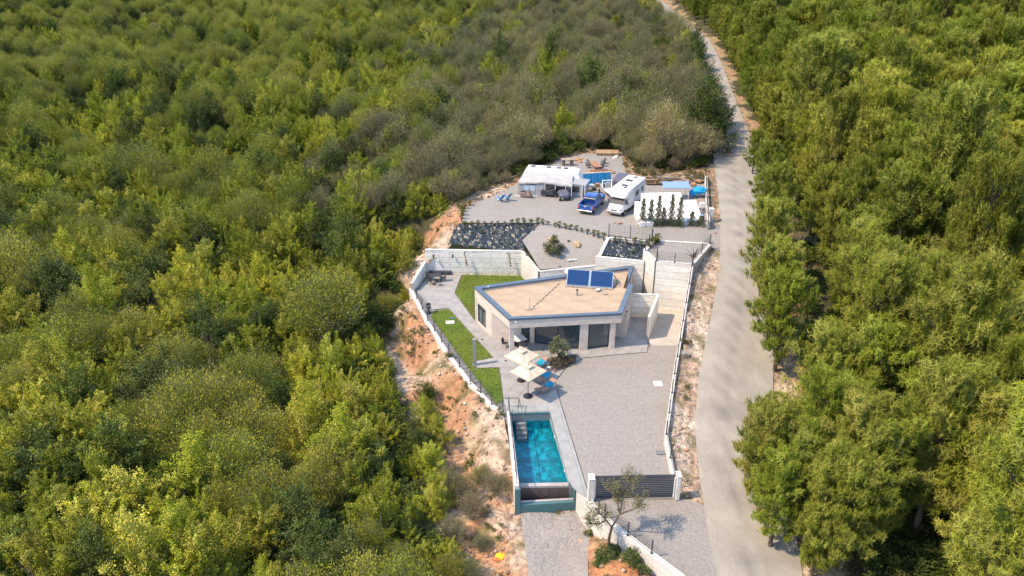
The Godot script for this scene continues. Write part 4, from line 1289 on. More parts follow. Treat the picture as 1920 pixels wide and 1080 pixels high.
# ---------------------------------------------------------------- the pool
func build_pool() -> void:
	var wl := -0.85
	var TL := Vector2(-0.13, -53.82); var TR := Vector2(3.07, -53.97); var BR := Vector2(4.12, -45.9); var BL := Vector2(0.50, -45.8)
	var o := thing("swimming_pool", "long turquoise infinity pool with teal tiled walls at the front of the yard", "pool", Vector3(2, 0, -49))
	var wm := MB.new()
	var wallseg := func(mb: MB, p: Vector2, q: Vector2, y0: float, y1: float, th: float):
		var d := (q - p).normalized()
		var nrm := Vector2(d.y, -d.x) * th
		mb.prism(PackedVector2Array([p, q, q + nrm, p + nrm]), y0, y1)
	wallseg.call(wm, TR, TL, -2.6, -0.003, -0.25)
	wallseg.call(wm, BR, TR, -2.6, -0.003, -0.25)
	wpart("tiled_wall", wm, M.pool_stone, o)
	wm = MB.new()
	wallseg.call(wm, TL, BL + Vector2(0.0, 1.1), -3.2, 0.16, -0.30)
	wpart("side_wall", wm, M.white_concrete, o)
	var rim := MB.new()
	rim.prism(PackedVector2Array([TL + Vector2(0, 0.14), TR + Vector2(0, 0.14), TR, TL]), -0.16, 0.012)
	wallseg.call(rim, BR, TR, -0.14, 0.014, 0.06)
	wpart("tiled_rim", rim, M.pool_wall, o)
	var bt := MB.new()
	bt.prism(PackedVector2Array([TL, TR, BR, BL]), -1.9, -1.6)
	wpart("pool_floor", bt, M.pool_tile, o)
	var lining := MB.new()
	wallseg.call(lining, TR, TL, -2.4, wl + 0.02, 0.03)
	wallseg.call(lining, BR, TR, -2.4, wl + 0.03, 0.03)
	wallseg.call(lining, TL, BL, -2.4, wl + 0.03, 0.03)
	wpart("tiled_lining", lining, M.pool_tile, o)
	# overflow edge and its dark clear front
	var ed := MB.new()
	wallseg.call(ed, BL, BR, wl - 0.14, wl + 0.012, 0.35)
	wpart("overflow_edge", ed, M.pool_stone, o)
	var fp := MB.new()
	wallseg.call(fp, BL + Vector2(0, 0.02), BR + Vector2(0, 0.02), -3.1, wl - 0.14, 0.3)
	wpart("front_panel", fp, M.pool_panel, o)
	for k in 4:
		var sm := MB.new()
		var p := BL.lerp(BR, (k + 1) / 5.0) + Vector2(0, 0.025)
		sm.box(Vector3(p.x, -1.9, p.y), Vector3(0.015, 1.8, 0.014))
		wpart("panel_joint", sm, M.dark_frame, o)
	# catch basin with its tiled front
	var cb := MB.new()
	cb.prism(PackedVector2Array([Vector2(0.42, -44.86), Vector2(4.72, -45.2), Vector2(4.74, -44.95), Vector2(0.42, -44.58)]), -3.2, -1.55)
	wpart("basin_front", cb, M.pool_wall, o)
	cb = MB.new()
	cb.prism(PackedVector2Array([Vector2(0.62, -45.05), Vector2(4.4, -45.36), Vector2(4.42, -45.17), Vector2(0.62, -44.865)]), -2.2, -1.5)
	wpart("basin_ledge", cb, M.pool_stone, o)
	cb = MB.new()
	cb.prism(PackedVector2Array([Vector2(4.4, -46.1), Vector2(4.78, -46.1), Vector2(4.80, -44.93), Vector2(4.43, -44.9)]), -3.2, -0.45)
	wpart("basin_pier", cb, M.pool_wall, o)
	cb = MB.new()
	cb.prism(PackedVector2Array([Vector2(0.20, -45.4), Vector2(0.60, -45.4), Vector2(0.60, -44.56), Vector2(0.20, -44.53)]), -3.2, -0.1)
	wpart("basin_pier", cb, M.pool_wall, o)
	cb = MB.new()
	cb.prism(PackedVector2Array([Vector2(0.4, -46), Vector2(4.6, -46), Vector2(4.6, -44.8), Vector2(0.4, -44.7)]), -3.3, -2.95)
	wpart("basin_floor", cb, M.pool_wall, o)
	# steps in the back left corner
	for k in 4:
		var st := MB.new()
		var y := -0.62 - 0.24 * k
		st.rbox(Vector3(0.72 + 0.03 * k, (y - 1.7) / 2, -53.3 + 0.32 * k), Vector3(0.85, 1.7 + y, 0.315), 0.012)
		wpart("step", st, M.pool_step, o)
	var hr := MB.new()
	hr.path([Vector3(0.55, 0.02, -54.6), Vector3(0.55, 0.95, -54.55), Vector3(0.95, 0.0, -53.0), Vector3(1.2, -0.6, -52.0), Vector3(1.2, -1.3, -52.0)], 0.03, 8)
	hr.path([Vector3(0.55, 0.95, -54.55), Vector3(-0.6, 0.95, -54.5)], 0.03, 8)
	wpart("handrail", hr, M.dark_frame, o)
	var li := MB.new()
	for z in [-51.6, -47.4]:
		var f: float = (z + 53.97) / 8.07
		var lm := MB.new()
		lm.rbox(Vector3(lerpf(3.07, 4.12, f) - 0.03, wl + 0.1, z), Vector3(0.05, 0.14, 0.2), 0.01)
		wpart("skimmer", lm, M.white_paint, o)
	var wt := MB.new()
	wt.prism(PackedVector2Array([TL + Vector2(0.03, 0.03), TR + Vector2(-0.03, 0.03), BR + Vector2(-0.03, -0.36), BL + Vector2(0.03, -0.36)]), wl - 0.01, wl, true, false)
	var wo := wpart("pool_water", wt, M.water, self, "structure")
	wo.set_meta("kind", "structure")

# ---------------------------------------------------------------- fences and the gate
func build_fences() -> void:
	mesh_fence("mesh_fence", "dark mesh fence on the low white wall along the left lawns", [Vector3(-10.66, 0.17, -76.41), Vector3(-8.28, 0.17, -69.25), Vector3(-5.73, 0.17, -62.90), Vector3(-3.57, 0.17, -58.25), Vector3(-1.66, 0.17, -54.79), Vector3(-0.73, 0.17, -53.73)], 1.05, 2.3, 5)
	mesh_fence("mesh_fence", "dark mesh fence on the boundary wall between yard and lane", [Vector3(11.49, 0.45, -44.6), Vector3(11.69, 0.95, -49.66), Vector3(13.55, 1.85, -56.8), Vector3(14.73, 2.65, -61.0), Vector3(16.2, 3.65, -66.3), Vector3(17.6, 5.15, -71.25)], 1.25, 2.4, 7, 0.42)
	mesh_fence("mesh_fence", "dark mesh fence behind the small planting bed, facing the camp", [Vector3(10.25, 5.15, -78.73), Vector3(14.65, 5.15, -77.55)], 1.5, 2.3, 8, 0.3)
	mesh_fence("mesh_fence", "short dark mesh fence down the white pier beside the planting bed", [Vector3(14.66, 5.25, -77.31), Vector3(13.56, 5.25, -74.78), Vector3(14.31, 5.25, -72.39)], 1.3, 1.8, 6)
	mesh_fence("mesh_fence", "dark mesh fence on the tallest retaining wall in front of the bare shrub", [Vector3(14.34, 5.25, -72.26), Vector3(17.66, 5.25, -71.49)], 1.0, 1.9, 6, 0.3)
	mesh_fence("mesh_fence", "dark mesh fence at the lane corner of the small gravel terrace", [Vector3(17.69, 5.35, -71.39), Vector3(20.56, 5.2, -76.72)], 1.1, 2.6, 7, 0.3)
	mesh_fence("mesh_fence", "dark mesh fence on the upper boundary wall beside the tents", [Vector3(21.33, 5.95, -81.35), Vector3(22.92, 5.8, -89.35), Vector3(24.45, 6.05, -97.05)], 1.0, 3.2, 6, 0.35)
	mesh_fence("mesh_fence", "dark mesh fence on the driveway wall beside the sparse olive tree", [Vector3(5.84, 0.15, -41.90), Vector3(6.22, 0.15, -41.49), Vector3(7.54, 0.17, -39.77), Vector3(8.85, 0.15, -38.19)], 1.15, 1.9, 6, 0.16)
	# railing on the left pool wall
	var r := thing("pool_railing", "thin dark metal railing along the left wall of the pool", "railing", Vector3(-0.3, 0.06, -54))
	var a := Vector3(-0.28, 0.06, -54.6)
	var b := Vector3(0.34, 0.06, -44.9)
	for k in 8:
		var p := a.lerp(b, k / 7.0)
		var m := MB.new()
		m.box(p + Vector3(0, 0.5, 0), Vector3(0.05, 1.0, 0.05))
		wpart("post", m, M.anthracite, r)
	for y in [0.98, 0.66, 0.34]:
		var m := MB.new()
		m.bar(a + Vector3(0, y, 0), b + Vector3(0, y, 0), 0.045 if y > 0.9 else 0.02, 0.045 if y > 0.9 else 0.02)
		wpart("rail", m, M.anthracite, r)
	# sliding gate
	var g0 := Vector3(5.70, 0, -43.52)
	var g1 := Vector3(11.21, 0, -43.68)
	var t := (g1 - g0).normalized()
	var bs := Basis(t, Vector3.UP, t.cross(Vector3.UP))
	var L := g0.distance_to(g1)
	var mid := (g0 + g1) * 0.5
	var g := thing("sliding_gate", "anthracite sliding gate of wide horizontal slats between two white pillars", "gate", mid)
	for k in 11:
		var m := MB.new()
		m.rbox(mid + Vector3(0, 0.2 + k * 0.158, 0), Vector3(L - 0.12, 0.135, 0.03), 0.008, bs)
		wpart("slat", m, M.anthracite, g)
	for e in [-1, 1]:
		var m := MB.new()
		m.box(mid + t * e * (L * 0.5 - 0.05) + Vector3(0, 1.0, 0), Vector3(0.09, 1.85, 0.07), bs)
		wpart("stile", m, M.anthracite, g)
	for y in [0.09, 1.93]:
		var m := MB.new()
		m.box(mid + Vector3(0, y, 0), Vector3(L, 0.07, 0.08), bs)
		wpart("frame_rail", m, M.anthracite, g)
	for e in [-1, 1]:
		var m := MB.new()
		m.box(mid + t * e * (L * 0.5 - 0.02) + bs.z * 0.10 + Vector3(0, 0.95, 0), Vector3(0.07, 1.7, 0.07), bs)
		wpart("guide_post", m, M.white_paint, g)
	for q in [[Vector3(5.43, 0, -43.41), "left white gate pillar with a dark inner face beside the pool deck", 0.5], [Vector3(11.44, 0, -43.68), "right white gate pillar at the foot of the boundary wall", 0.36]]:
		var o := thing("gate_pillar", q[1], "pillar", q[0], atan2(-t.z, t.x))
		var m := MB.new()
		m.rbox(Vector3(0, 0.97, 0), Vector3(q[2] * 0.8, 2.0, 0.6), 0.02)
		part("shaft", m, M.white_concrete, o)
		m = MB.new()
		m.rbox(Vector3(0, 2.0, 0), Vector3(q[2] * 0.8 + 0.06, 0.07, 0.66), 0.015)
		part("cap", m, M.white_concrete, o)

# ---------------------------------------------------------------- things in the yard
func umbrella(label: String, at: Vector3, turn: float) -> Node3D:
	var o := thing("parasol", label, "parasol", at, turn)
	var m := MB.new()
	m.tube(Vector3(0, 0.0, 0), Vector3(0, 0.07, 0), 0.42, 0.40, 18)
	m.tube(Vector3(0, 0.07, 0), Vector3(0, 0.13, 0), 0.36, 0.12, 18)
	m.tube(Vector3(0, 0.12, 0), Vector3(0, 0.4, 0), 0.05, 0.05, 10)
	part("base", m, M.dark_plastic, o)
	m = MB.new()
	m.tube(Vector3(0, 0.1, 0), Vector3(0, 3.0, 0), 0.032, 0.032, 10)
	part("pole", m, M.dark_frame, o)
	# square canopy, sagging a little between its ribs, with a cloth thickness
	m = MB.new()
	var S := 1.09
	var n := 10
	var H := func(x: float, z: float) -> float:
		var f := maxf(absf(x), absf(z))
		var along := minf(absf(x), absf(z)) / maxf(f, 0.001)
		return 3.03 - 0.55 * f - 0.05 * sin(PI * along) * f
	for side in [1, -1]:
		for i in n:
			for j in n:
				var P := []
				for q in [[0, 0], [0, 1], [1, 1], [1, 0]]:
					var x: float = (float(i + q[0]) / n * 2 - 1)
					var z: float = (float(j + q[1]) / n * 2 - 1)
					P.append(Vector3(x * S, H.call(x, z) * 1.0 - (0.0 if side > 0 else 0.02), z * S))
				if side > 0: m.quad(P[0], P[1], P[2], P[3])
				else: m.quad(P[3], P[2], P[1], P[0])
	var cv := part("canopy", m, M.cream_canvas, o)
	var e := MB.new()
	for k in 4:
		var a := Vector3(S, H.call(1, 1), S).rotated(Vector3.UP, k * PI / 2)
		var b := Vector3(S, H.call(1, 1), -S).rotated(Vector3.UP, k * PI / 2)
		e.bar(a + Vector3(0, -0.05, 0), b + Vector3(0, -0.05, 0), 0.012, 0.1)
	part("valance", e, M.cream_canvas, cv)
	m = MB.new()
	var vt := []
	for k in 4: vt.append(Vector3(0.36, 3.0, 0.36).rotated(Vector3.UP, k * PI / 2))
	for k in 4: m.tri(vt[(k + 1) % 4] , Vector3(0, 3.13, 0), vt[k])
	for k in 4: m.tri(vt[k], Vector3(0, 3.12, 0), vt[(k + 1) % 4])
	part("vent_flap", m, M.cream_canvas, o)
	m = MB.new()
	m.tube(Vector3(0, 3.1, 0), Vector3(0, 3.2, 0), 0.05, 0.03, 10)
	part("finial", m, M.dark_frame, o)
	for k in 8:
		var d := Vector3(1, 0, 1 if k % 2 == 0 else 0).rotated(Vector3.UP, (k / 2) * PI / 2)
		m = MB.new()
		m.bar(Vector3(0, 2.95, 0), Vector3(d.x * S * 0.98, H.call(d.x, d.z) - 0.05, d.z * S * 0.98), 0.025, 0.025)
		part("rib", m, M.dark_frame, o)
	return o

func lounger(label: String, at: Vector3, turn: float, towel: bool, group := "") -> Node3D:
	# head end towards +z, foot end towards -z
	var o := thing("sun_lounger", label, "sun lounger", at, turn, group)
	var f := MB.new()
	for s in [-1, 1]:
		f.tube(Vector3(s * 0.33, 0.34, -0.95), Vector3(s * 0.33, 0.34, 0.75), 0.022, 0.022, 6)
	f.tube(Vector3(-0.33, 0.34, -0.95), Vector3(0.33, 0.34, -0.95), 0.022, 0.022, 6)
	f.tube(Vector3(-0.33, 0.34, 0.75), Vector3(0.33, 0.34, 0.75), 0.022, 0.022, 6)
	part("frame", f, M.grey_plastic, o)
	for z in [-0.7, 0.5]:
		for s in [-1, 1]:
			f = MB.new()
			f.tube(Vector3(s * 0.33, 0.34, z), Vector3(s * 0.36, 0.0, z + 0.15), 0.02, 0.02, 6)
			part("leg", f, M.grey_plastic, o)
	f = MB.new()
	f.rbox(Vector3(0, 0.37, -0.45), Vector3(0.62, 0.035, 1.0), 0.012)
	part("seat", f, M.seat_cloth, o)
	f = MB.new()
	f.rbox(Vector3(0, 0.60, 0.37), Vector3(0.62, 0.035, 0.8), 0.012, Basis(Vector3.RIGHT, -0.62))
	part("backrest", f, M.seat_cloth, o)
	if towel:
		f = MB.new()
		f.rbox(Vector3(0.02, 0.43, 0.0), Vector3(0.7, 0.07, 0.36), 0.025, Basis(Vector3.UP, 0.12))
		f.rbox(Vector3(-0.02, 0.55, 0.25), Vector3(0.68, 0.06, 0.34), 0.025, Basis(Vector3.RIGHT, -0.62))
		var tw := part("towel", f, M.turquoise, self)
		tw.transform = o.transform
		tag(tw, "turquoise towel on " + label, "towel", "turquoise towels on the loungers" if group else "")
	return o

func build_yard_things() -> void:
	umbrella("cream square parasol nearer the pool, in front of the other", Vector3(1.34, 0.03, -56.17), 0.82)
	umbrella("cream square parasol farther from the pool, by the porch", Vector3(0.83, 0.03, -58.64), 0.82)
	lounger("the sun lounger farthest from the pool, by the planting bed", Vector3(2.46, 0.03, -60.73), 2.3, true)
	lounger("the half sunlit sun lounger between the two parasol shadows", Vector3(2.81, 0.03, -58.72), 2.4, true)
	lounger("the sun lounger nearest the pool in the front parasol shadow", Vector3(3.07, 0.03, -57.14), 2.3, true)
	for q in [[Vector3(2.11, 0.03, -56.57), 0.6, "small folding stool with crossed legs beside the front parasol"], [Vector3(1.85, 0.03, -58.81), 1.4, "small folding stool with crossed legs between the two parasols"]]:
		var o := thing("folding_stool", q[2], "stool", q[0], q[1])
		var m := MB.new()
		m.rbox(Vector3(0, 0.46, 0), Vector3(0.42, 0.03, 0.38), 0.01)
		part("seat", m, M.seat_cloth, o)
		for s in [-1, 1]:
			for e in [-1, 1]:
				m = MB.new()
				m.tube(Vector3(s * 0.2, 0.45, e * 0.17), Vector3(-s * 0.22, 0, e * 0.19), 0.016, 0.016, 6)
				part("leg", m, M.dark_frame, o)
	# grey post at the end of the paved strip
	var o := thing("grey_post", "plain grey square post standing at the lawn gap left of the villa", "post", Vector3(-3.31, 0.03, -61.18))
	var m := MB.new()
	m.rbox(Vector3(0, 1.33, 0), Vector3(0.30, 2.66, 0.30), 0.012)
	part("shaft", m, M.grey_plastic, o)
	m = MB.new()
	m.rbox(Vector3(0, 0.02, 0), Vector3(0.42, 0.04, 0.42), 0.01)
	part("foot_plate", m, M.grey_plastic, o)
	for q in [[Vector3(-0.58, 0.03, -61.83), "small dark spike lamp on the paving beyond the grey post"], [Vector3(-2.82, 0.03, -65.69), "small dark spike lamp on the path left of the villa wall"], [Vector3(-0.15, 0.03, -62.57), "small dark spike lamp on the paving in front of the far parasol"]]:
		o = thing("ground_lamp", q[1], "lamp", q[0])
		m = MB.new()
		m.tube(Vector3.ZERO, Vector3(0, 0.1, 0), 0.09, 0.08, 10)
		part("housing", m, M.dark_frame, o)
		m = MB.new()
		m.tube(Vector3(0, 0.1, 0), Vector3(0, 0.12, 0), 0.06, 0.06, 10)
		part("lens", m, M.grey_plastic, o)
	o = thing("lawn_slab", "pale rectangular cover slab lying in the left lawn", "cover", Vector3(-6.07, 0.02, -69.08), 0.1)
	m = MB.new()
	m.rbox(Vector3(0, 0.04, 0), Vector3(0.85, 0.08, 0.6), 0.015)
	part("slab", m, M.white_concrete, o)
	o = thing("valve_cover", "small green valve cover in the left lawn above the pale slab", "cover", Vector3(-5.92, 0.02, -69.97), 0.1)
	m = MB.new()
	m.rbox(Vector3(0, 0.03, 0), Vector3(0.42, 0.06, 0.3), 0.012)
	part("lid", m, M.pool_wall, o)
	o = thing("drain_cover", "pale blue square drain cover in the gravel yard near the boundary wall", "cover", Vector3(12.53, 0.02, -58.06))
	m = MB.new()
	m.rbox(Vector3(0, 0.03, 0), Vector3(0.75, 0.06, 0.75), 0.015)
	part("frame", m, M.white_paint, o)
	m = MB.new()
	m.rbox(Vector3(0, 0.055, 0), Vector3(0.6, 0.03, 0.6), 0.01)
	var pbm := mat("pale_lid", lin(0.55, 0.68, 0.76), 0.6)
	part("lid", m, pbm, o)
	o = thing("drain_grate", "dark metal drain grate in the gravel yard near the gate", "grate", Vector3(11.18, 0.02, -48.60))
	for k in 7:
		m = MB.new()
		m.box(Vector3(-0.27 + k * 0.09, 0.02, 0), Vector3(0.055, 0.03, 0.4))
		part("bar", m, M.grey_plastic, o)
	m = MB.new()
	m.box(Vector3(0, 0.0, 0), Vector3(0.66, 0.02, 0.5))
	part("frame", m, M.anthracite, o)
	o = thing("meter_box", "small pale meter box outside the boundary wall beside the lane", "box", Vector3(14.95, 1.95, -59.45))
	m = MB.new()
	m.rbox(Vector3(0, 0.1, 0), Vector3(0.62, 0.55, 0.5), 0.02)
	part("casing", m, M.stone, o)
	m = MB.new()
	m.rbox(Vector3(0, 0.385, 0), Vector3(0.42, 0.02, 0.32), 0.008)
	part("lid", m, M.grey_plastic, o)
	# lantern at the patio edge
	o = thing("garden_lantern", "dark round garden lantern with a ring top at the left patio edge", "lantern", Vector3(-8.36, 0.03, -71.20))
	m = MB.new()
	m.tube(Vector3.ZERO, Vector3(0, 0.12, 0), 0.26, 0.22, 12)
	m.tube(Vector3(0, 0.12, 0), Vector3(0, 0.5, 0), 0.07, 0.07, 8)
	part("foot", m, M.dark_frame, o)
	m = MB.new()
	for k in 8:
		var a := TAU * k / 8
		m.tube(Vector3(cos(a) * 0.2, 0.5, sin(a) * 0.2), Vector3(cos(a) * 0.22, 0.95, sin(a) * 0.22), 0.02, 0.02, 5)
	m.tube(Vector3(0, 0.5, 0), Vector3(0, 0.54, 0), 0.24, 0.24, 12)
	part("cage", m, M.dark_frame, o)
	m = MB.new()
	m.tube(Vector3(0, 0.95, 0), Vector3(0, 1.1, 0), 0.27, 0.06, 12)
	part("roof", m, M.dark_frame, o)
	# back patio: sofa, grill, table and chairs
	o = thing("garden_sofa", "long dark sofa with grey cushions against the retaining wall", "sofa", Vector3(-7.93, 0.03, -80.47), 0.0)
	m = MB.new()
	m.rbox(Vector3(0, 0.2, 0), Vector3(2.6, 0.35, 0.85), 0.03)
	part("frame", m, M.dark_plastic, o)
	m = MB.new()
	m.rbox(Vector3(0, 0.62, -0.36), Vector3(2.6, 0.62, 0.14), 0.03)
	part("backrest", m, M.dark_plastic, o)
	for k in 3:
		m = MB.new()
		m.rbox(Vector3(-0.82 + 0.82 * k, 0.44, 0.05), Vector3(0.78, 0.14, 0.7), 0.05)
		part("cushion", m, M.slate_cover, o)
	m = MB.new()
	m.rbox(Vector3(0.3, 0.98, -0.36), Vector3(1.5, 0.05, 0.3), 0.02)
	part("top_board", m, M.pale_blue, o)
	table("dark table on the back patio among chairs by the sofa", Vector3(-8.35, 0.03, -78.55), 0.2, 1.3, 0.95, M.dark_cover, M.dark_plastic)
	chair("dark chair left of the back patio table", Vector3(-9.09, 0.03, -78.95), 1.57)
	chair("dark chair in front of the back patio table, nearer the lawn path", Vector3(-7.98, 0.03, -77.48), 2.8)
	chair("dark chair right of the back patio table", Vector3(-7.43, 0.03, -78.55), -1.4)
	chair("dark chair at the front left of the back patio table", Vector3(-8.75, 0.03, -77.74), 2.2)
	o = thing("barbecue", "dark barbecue with a rounded lid right of the patio sofa", "barbecue", Vector3(-6.46, 0.03, -80.61))
	m = MB.new()
	for s in [-1, 1]:
		m.bar(Vector3(s * 0.3, 0, 0), Vector3(s * 0.3, 0.75, 0), 0.05, 0.4)
	part("cart", m, M.dark_plastic, o)
	var rings := []
	for k in 5:
		var a := k * PI / 8
		var r := []
		for j in 10: r.append(Vector3(cos(TAU * j / 10) * 0.42 * cos(a), 0.76 + 0.34 * sin(a), sin(TAU * j / 10) * 0.3 * cos(a)))
		rings.append(r)
	m = MB.new()
	m.loft(rings)
	part("lid", m, M.dark_frame, o)
	m = MB.new()
	m.rbox(Vector3(0.55, 0.78, 0), Vector3(0.3, 0.03, 0.4), 0.008)
	part("side_shelf", m, M.chrome, o)
	# planting bed with stones by the parasols
	var bed := v2([Vector3(3.31, 0, -60.69), Vector3(3.62, 0, -62.34), Vector3(4.63, 0, -63.09), Vector3(5.92, 0, -62.71), Vector3(5.64, 0, -61.42), Vector3(4.63, 0, -60.51), Vector3(3.74, 0, -59.81)])
	sheet("planting_bed", bed, func(x, z): return 0.06 + 0.06 * bumps.get_noise_2d(x * 12, z * 12), func(x, z):
		var k := 1.0 + 0.5 * patch.get_noise_2d(x * 9, z * 9)
		return Color(0.16 * k, 0.125 * k, 0.115 * k), 0.2, M.ground)
	var k := 0
	for q in [[Vector3(3.09, 0.05, -61.15), 0.26], [Vector3(3.25, 0.05, -60.34), 0.24], [Vector3(4.20, 0.05, -62.35), 0.2], [Vector3(4.99, 0.05, -62.63), 0.26], [Vector3(4.88, 0.05, -63.20), 0.22], [Vector3(5.21, 0.05, -63.01), 0.18]]:
		o = thing("white_stone", ["pale pointed stone at the left edge of the yard planting bed", "pale stone at the lower left of the yard planting bed, by the parasol shadow", "pale stone left of the olive shrub in the yard bed", "largest white stone right of the olive shrub in the yard bed", "white stone behind the olive shrub in the yard bed", "smaller white stone at the far right of the olive shrub"][k], "stone", q[0])
		m = MB.new()
		m.blob(Vector3(0, q[1] * 0.5, 0), Vector3(q[1], q[1] * 0.9, q[1] * 0.8), rng, 0.22)
		part("stone", m, M.white_concrete, o)
		k += 1
	# scattered things on the olive terrace
	k = 0
	for q in [[Vector3(4.35, 4.3, -79.29), 0.55, "yellowish boulder behind the terrace olive tree"], [Vector3(6.99, 4.1, -78.60), 0.5, "yellow boulder lying alone right of the terrace olive tree"]]:
		o = thing("boulder", q[2], "boulder", q[0], k * 1.7)
		m = MB.new()
		m.blob(Vector3(0, q[1] * 0.4, 0), Vector3(q[1] * 1.1, q[1] * 0.75, q[1] * 0.8), rng, 0.16, 6, 9)
		part("stone", m, M.yellow_stone, o)
		k += 1
	o = thing("white_plank", "white plank lying on stones in the shade of the terrace olive", "plank", Vector3(6.30, 3.35, -76.38), 0.12)
	m = MB.new()
	m.rbox(Vector3(0, 0.18, 0), Vector3(0.95, 0.05, 0.22), 0.01)
	part("board", m, M.white_paint, o)
	for s in [-1, 1]:
		m = MB.new()
		m.rbox(Vector3(s * 0.35, 0.075, 0), Vector3(0.15, 0.16, 0.2), 0.01)
		part("block", m, M.stone, o)
	o = thing("drain_pipe", "short brown pipe lying at the left corner of the olive terrace", "pipe", Vector3(1.72, 2.9, -78.93))
	m = MB.new()
	m.tube(Vector3(-0.25, 0.12, 0.15), Vector3(0.3, 0.12, -0.25), 0.06, 0.06, 8)
	part("pipe", m, M.grey_wood, o)
	m = MB.new()
	m.box(Vector3(0, 0.04, 0), Vector3(0.5, 0.06, 0.1))
	part("cradle", m, M.grey_wood, o)
	# yellow thing and brushwood on the bank below the pool
	o = thing("yellow_sack", "crumpled yellow and orange sack on the earth bank below the pool", "sack", Vector3(-0.73, -3, -41.01))
	m = MB.new()
	m.blob(Vector3(0, 0.12, 0), Vector3(0.42, 0.2, 0.3), rng, 0.3, 6, 10)
	part("sack", m, M.yellow, o)
	m = MB.new()
	m.blob(Vector3(-0.3, 0.08, 0.2), Vector3(0.25, 0.14, 0.2), rng, 0.3)
	part("flap", m, M.orange_cloth, o)

# ---------------------------------------------------------------- the camp
func wheel(o: Node3D, at: Vector3, r: float, w: float, rim: Material) -> void:
	var m := MB.new()
	var prof := [[-0.5, 0.75], [-0.46, 0.95], [-0.3, 1.0], [0.3, 1.0], [0.46, 0.95], [0.5, 0.75]]
	var n := 18
	for i in prof.size() - 1:
		for j in n:
			var a0 := TAU * j / n; var a1 := TAU * (j + 1) / n
			var p := func(q: Array, a: float): return at + Vector3(q[0] * w, sin(a) * q[1] * r, cos(a) * q[1] * r)
			var c0: Vector3 = p.call(prof[i], a0)
			m.face(c0, p.call(prof[i], a1), p.call(prof[i + 1], a1), p.call(prof[i + 1], a0), c0 - at)
	var t := part("wheel", m, M.black_rubber, o)
	m = MB.new()
	m.tube(at + Vector3(-w * 0.46, 0, 0), at + Vector3(w * 0.46, 0, 0), r * 0.62, r * 0.62, 14)
	m.tube(at + Vector3(-w * 0.5, 0, 0), at + Vector3(w * 0.5, 0, 0), r * 0.2, r * 0.2, 8)
	part("rim", m, rim, t)

# a cross-section of a body: half width w, bottom y0, top y1, corner c
func hoop(z: float, w: float, y0: float, y1: float, c: float, w_top := -1.0) -> Array:
	if w_top < 0: w_top = w
	return [Vector3(-w + c, y0, z), Vector3(w - c, y0, z), Vector3(w, y0 + c, z), Vector3(lerpf(w, w_top, 0.92), y1 - c, z), Vector3(w_top - c, y1, z), Vector3(-w_top + c, y1, z), Vector3(-lerpf(w, w_top, 0.92), y1 - c, z), Vector3(-w, y0 + c, z)]

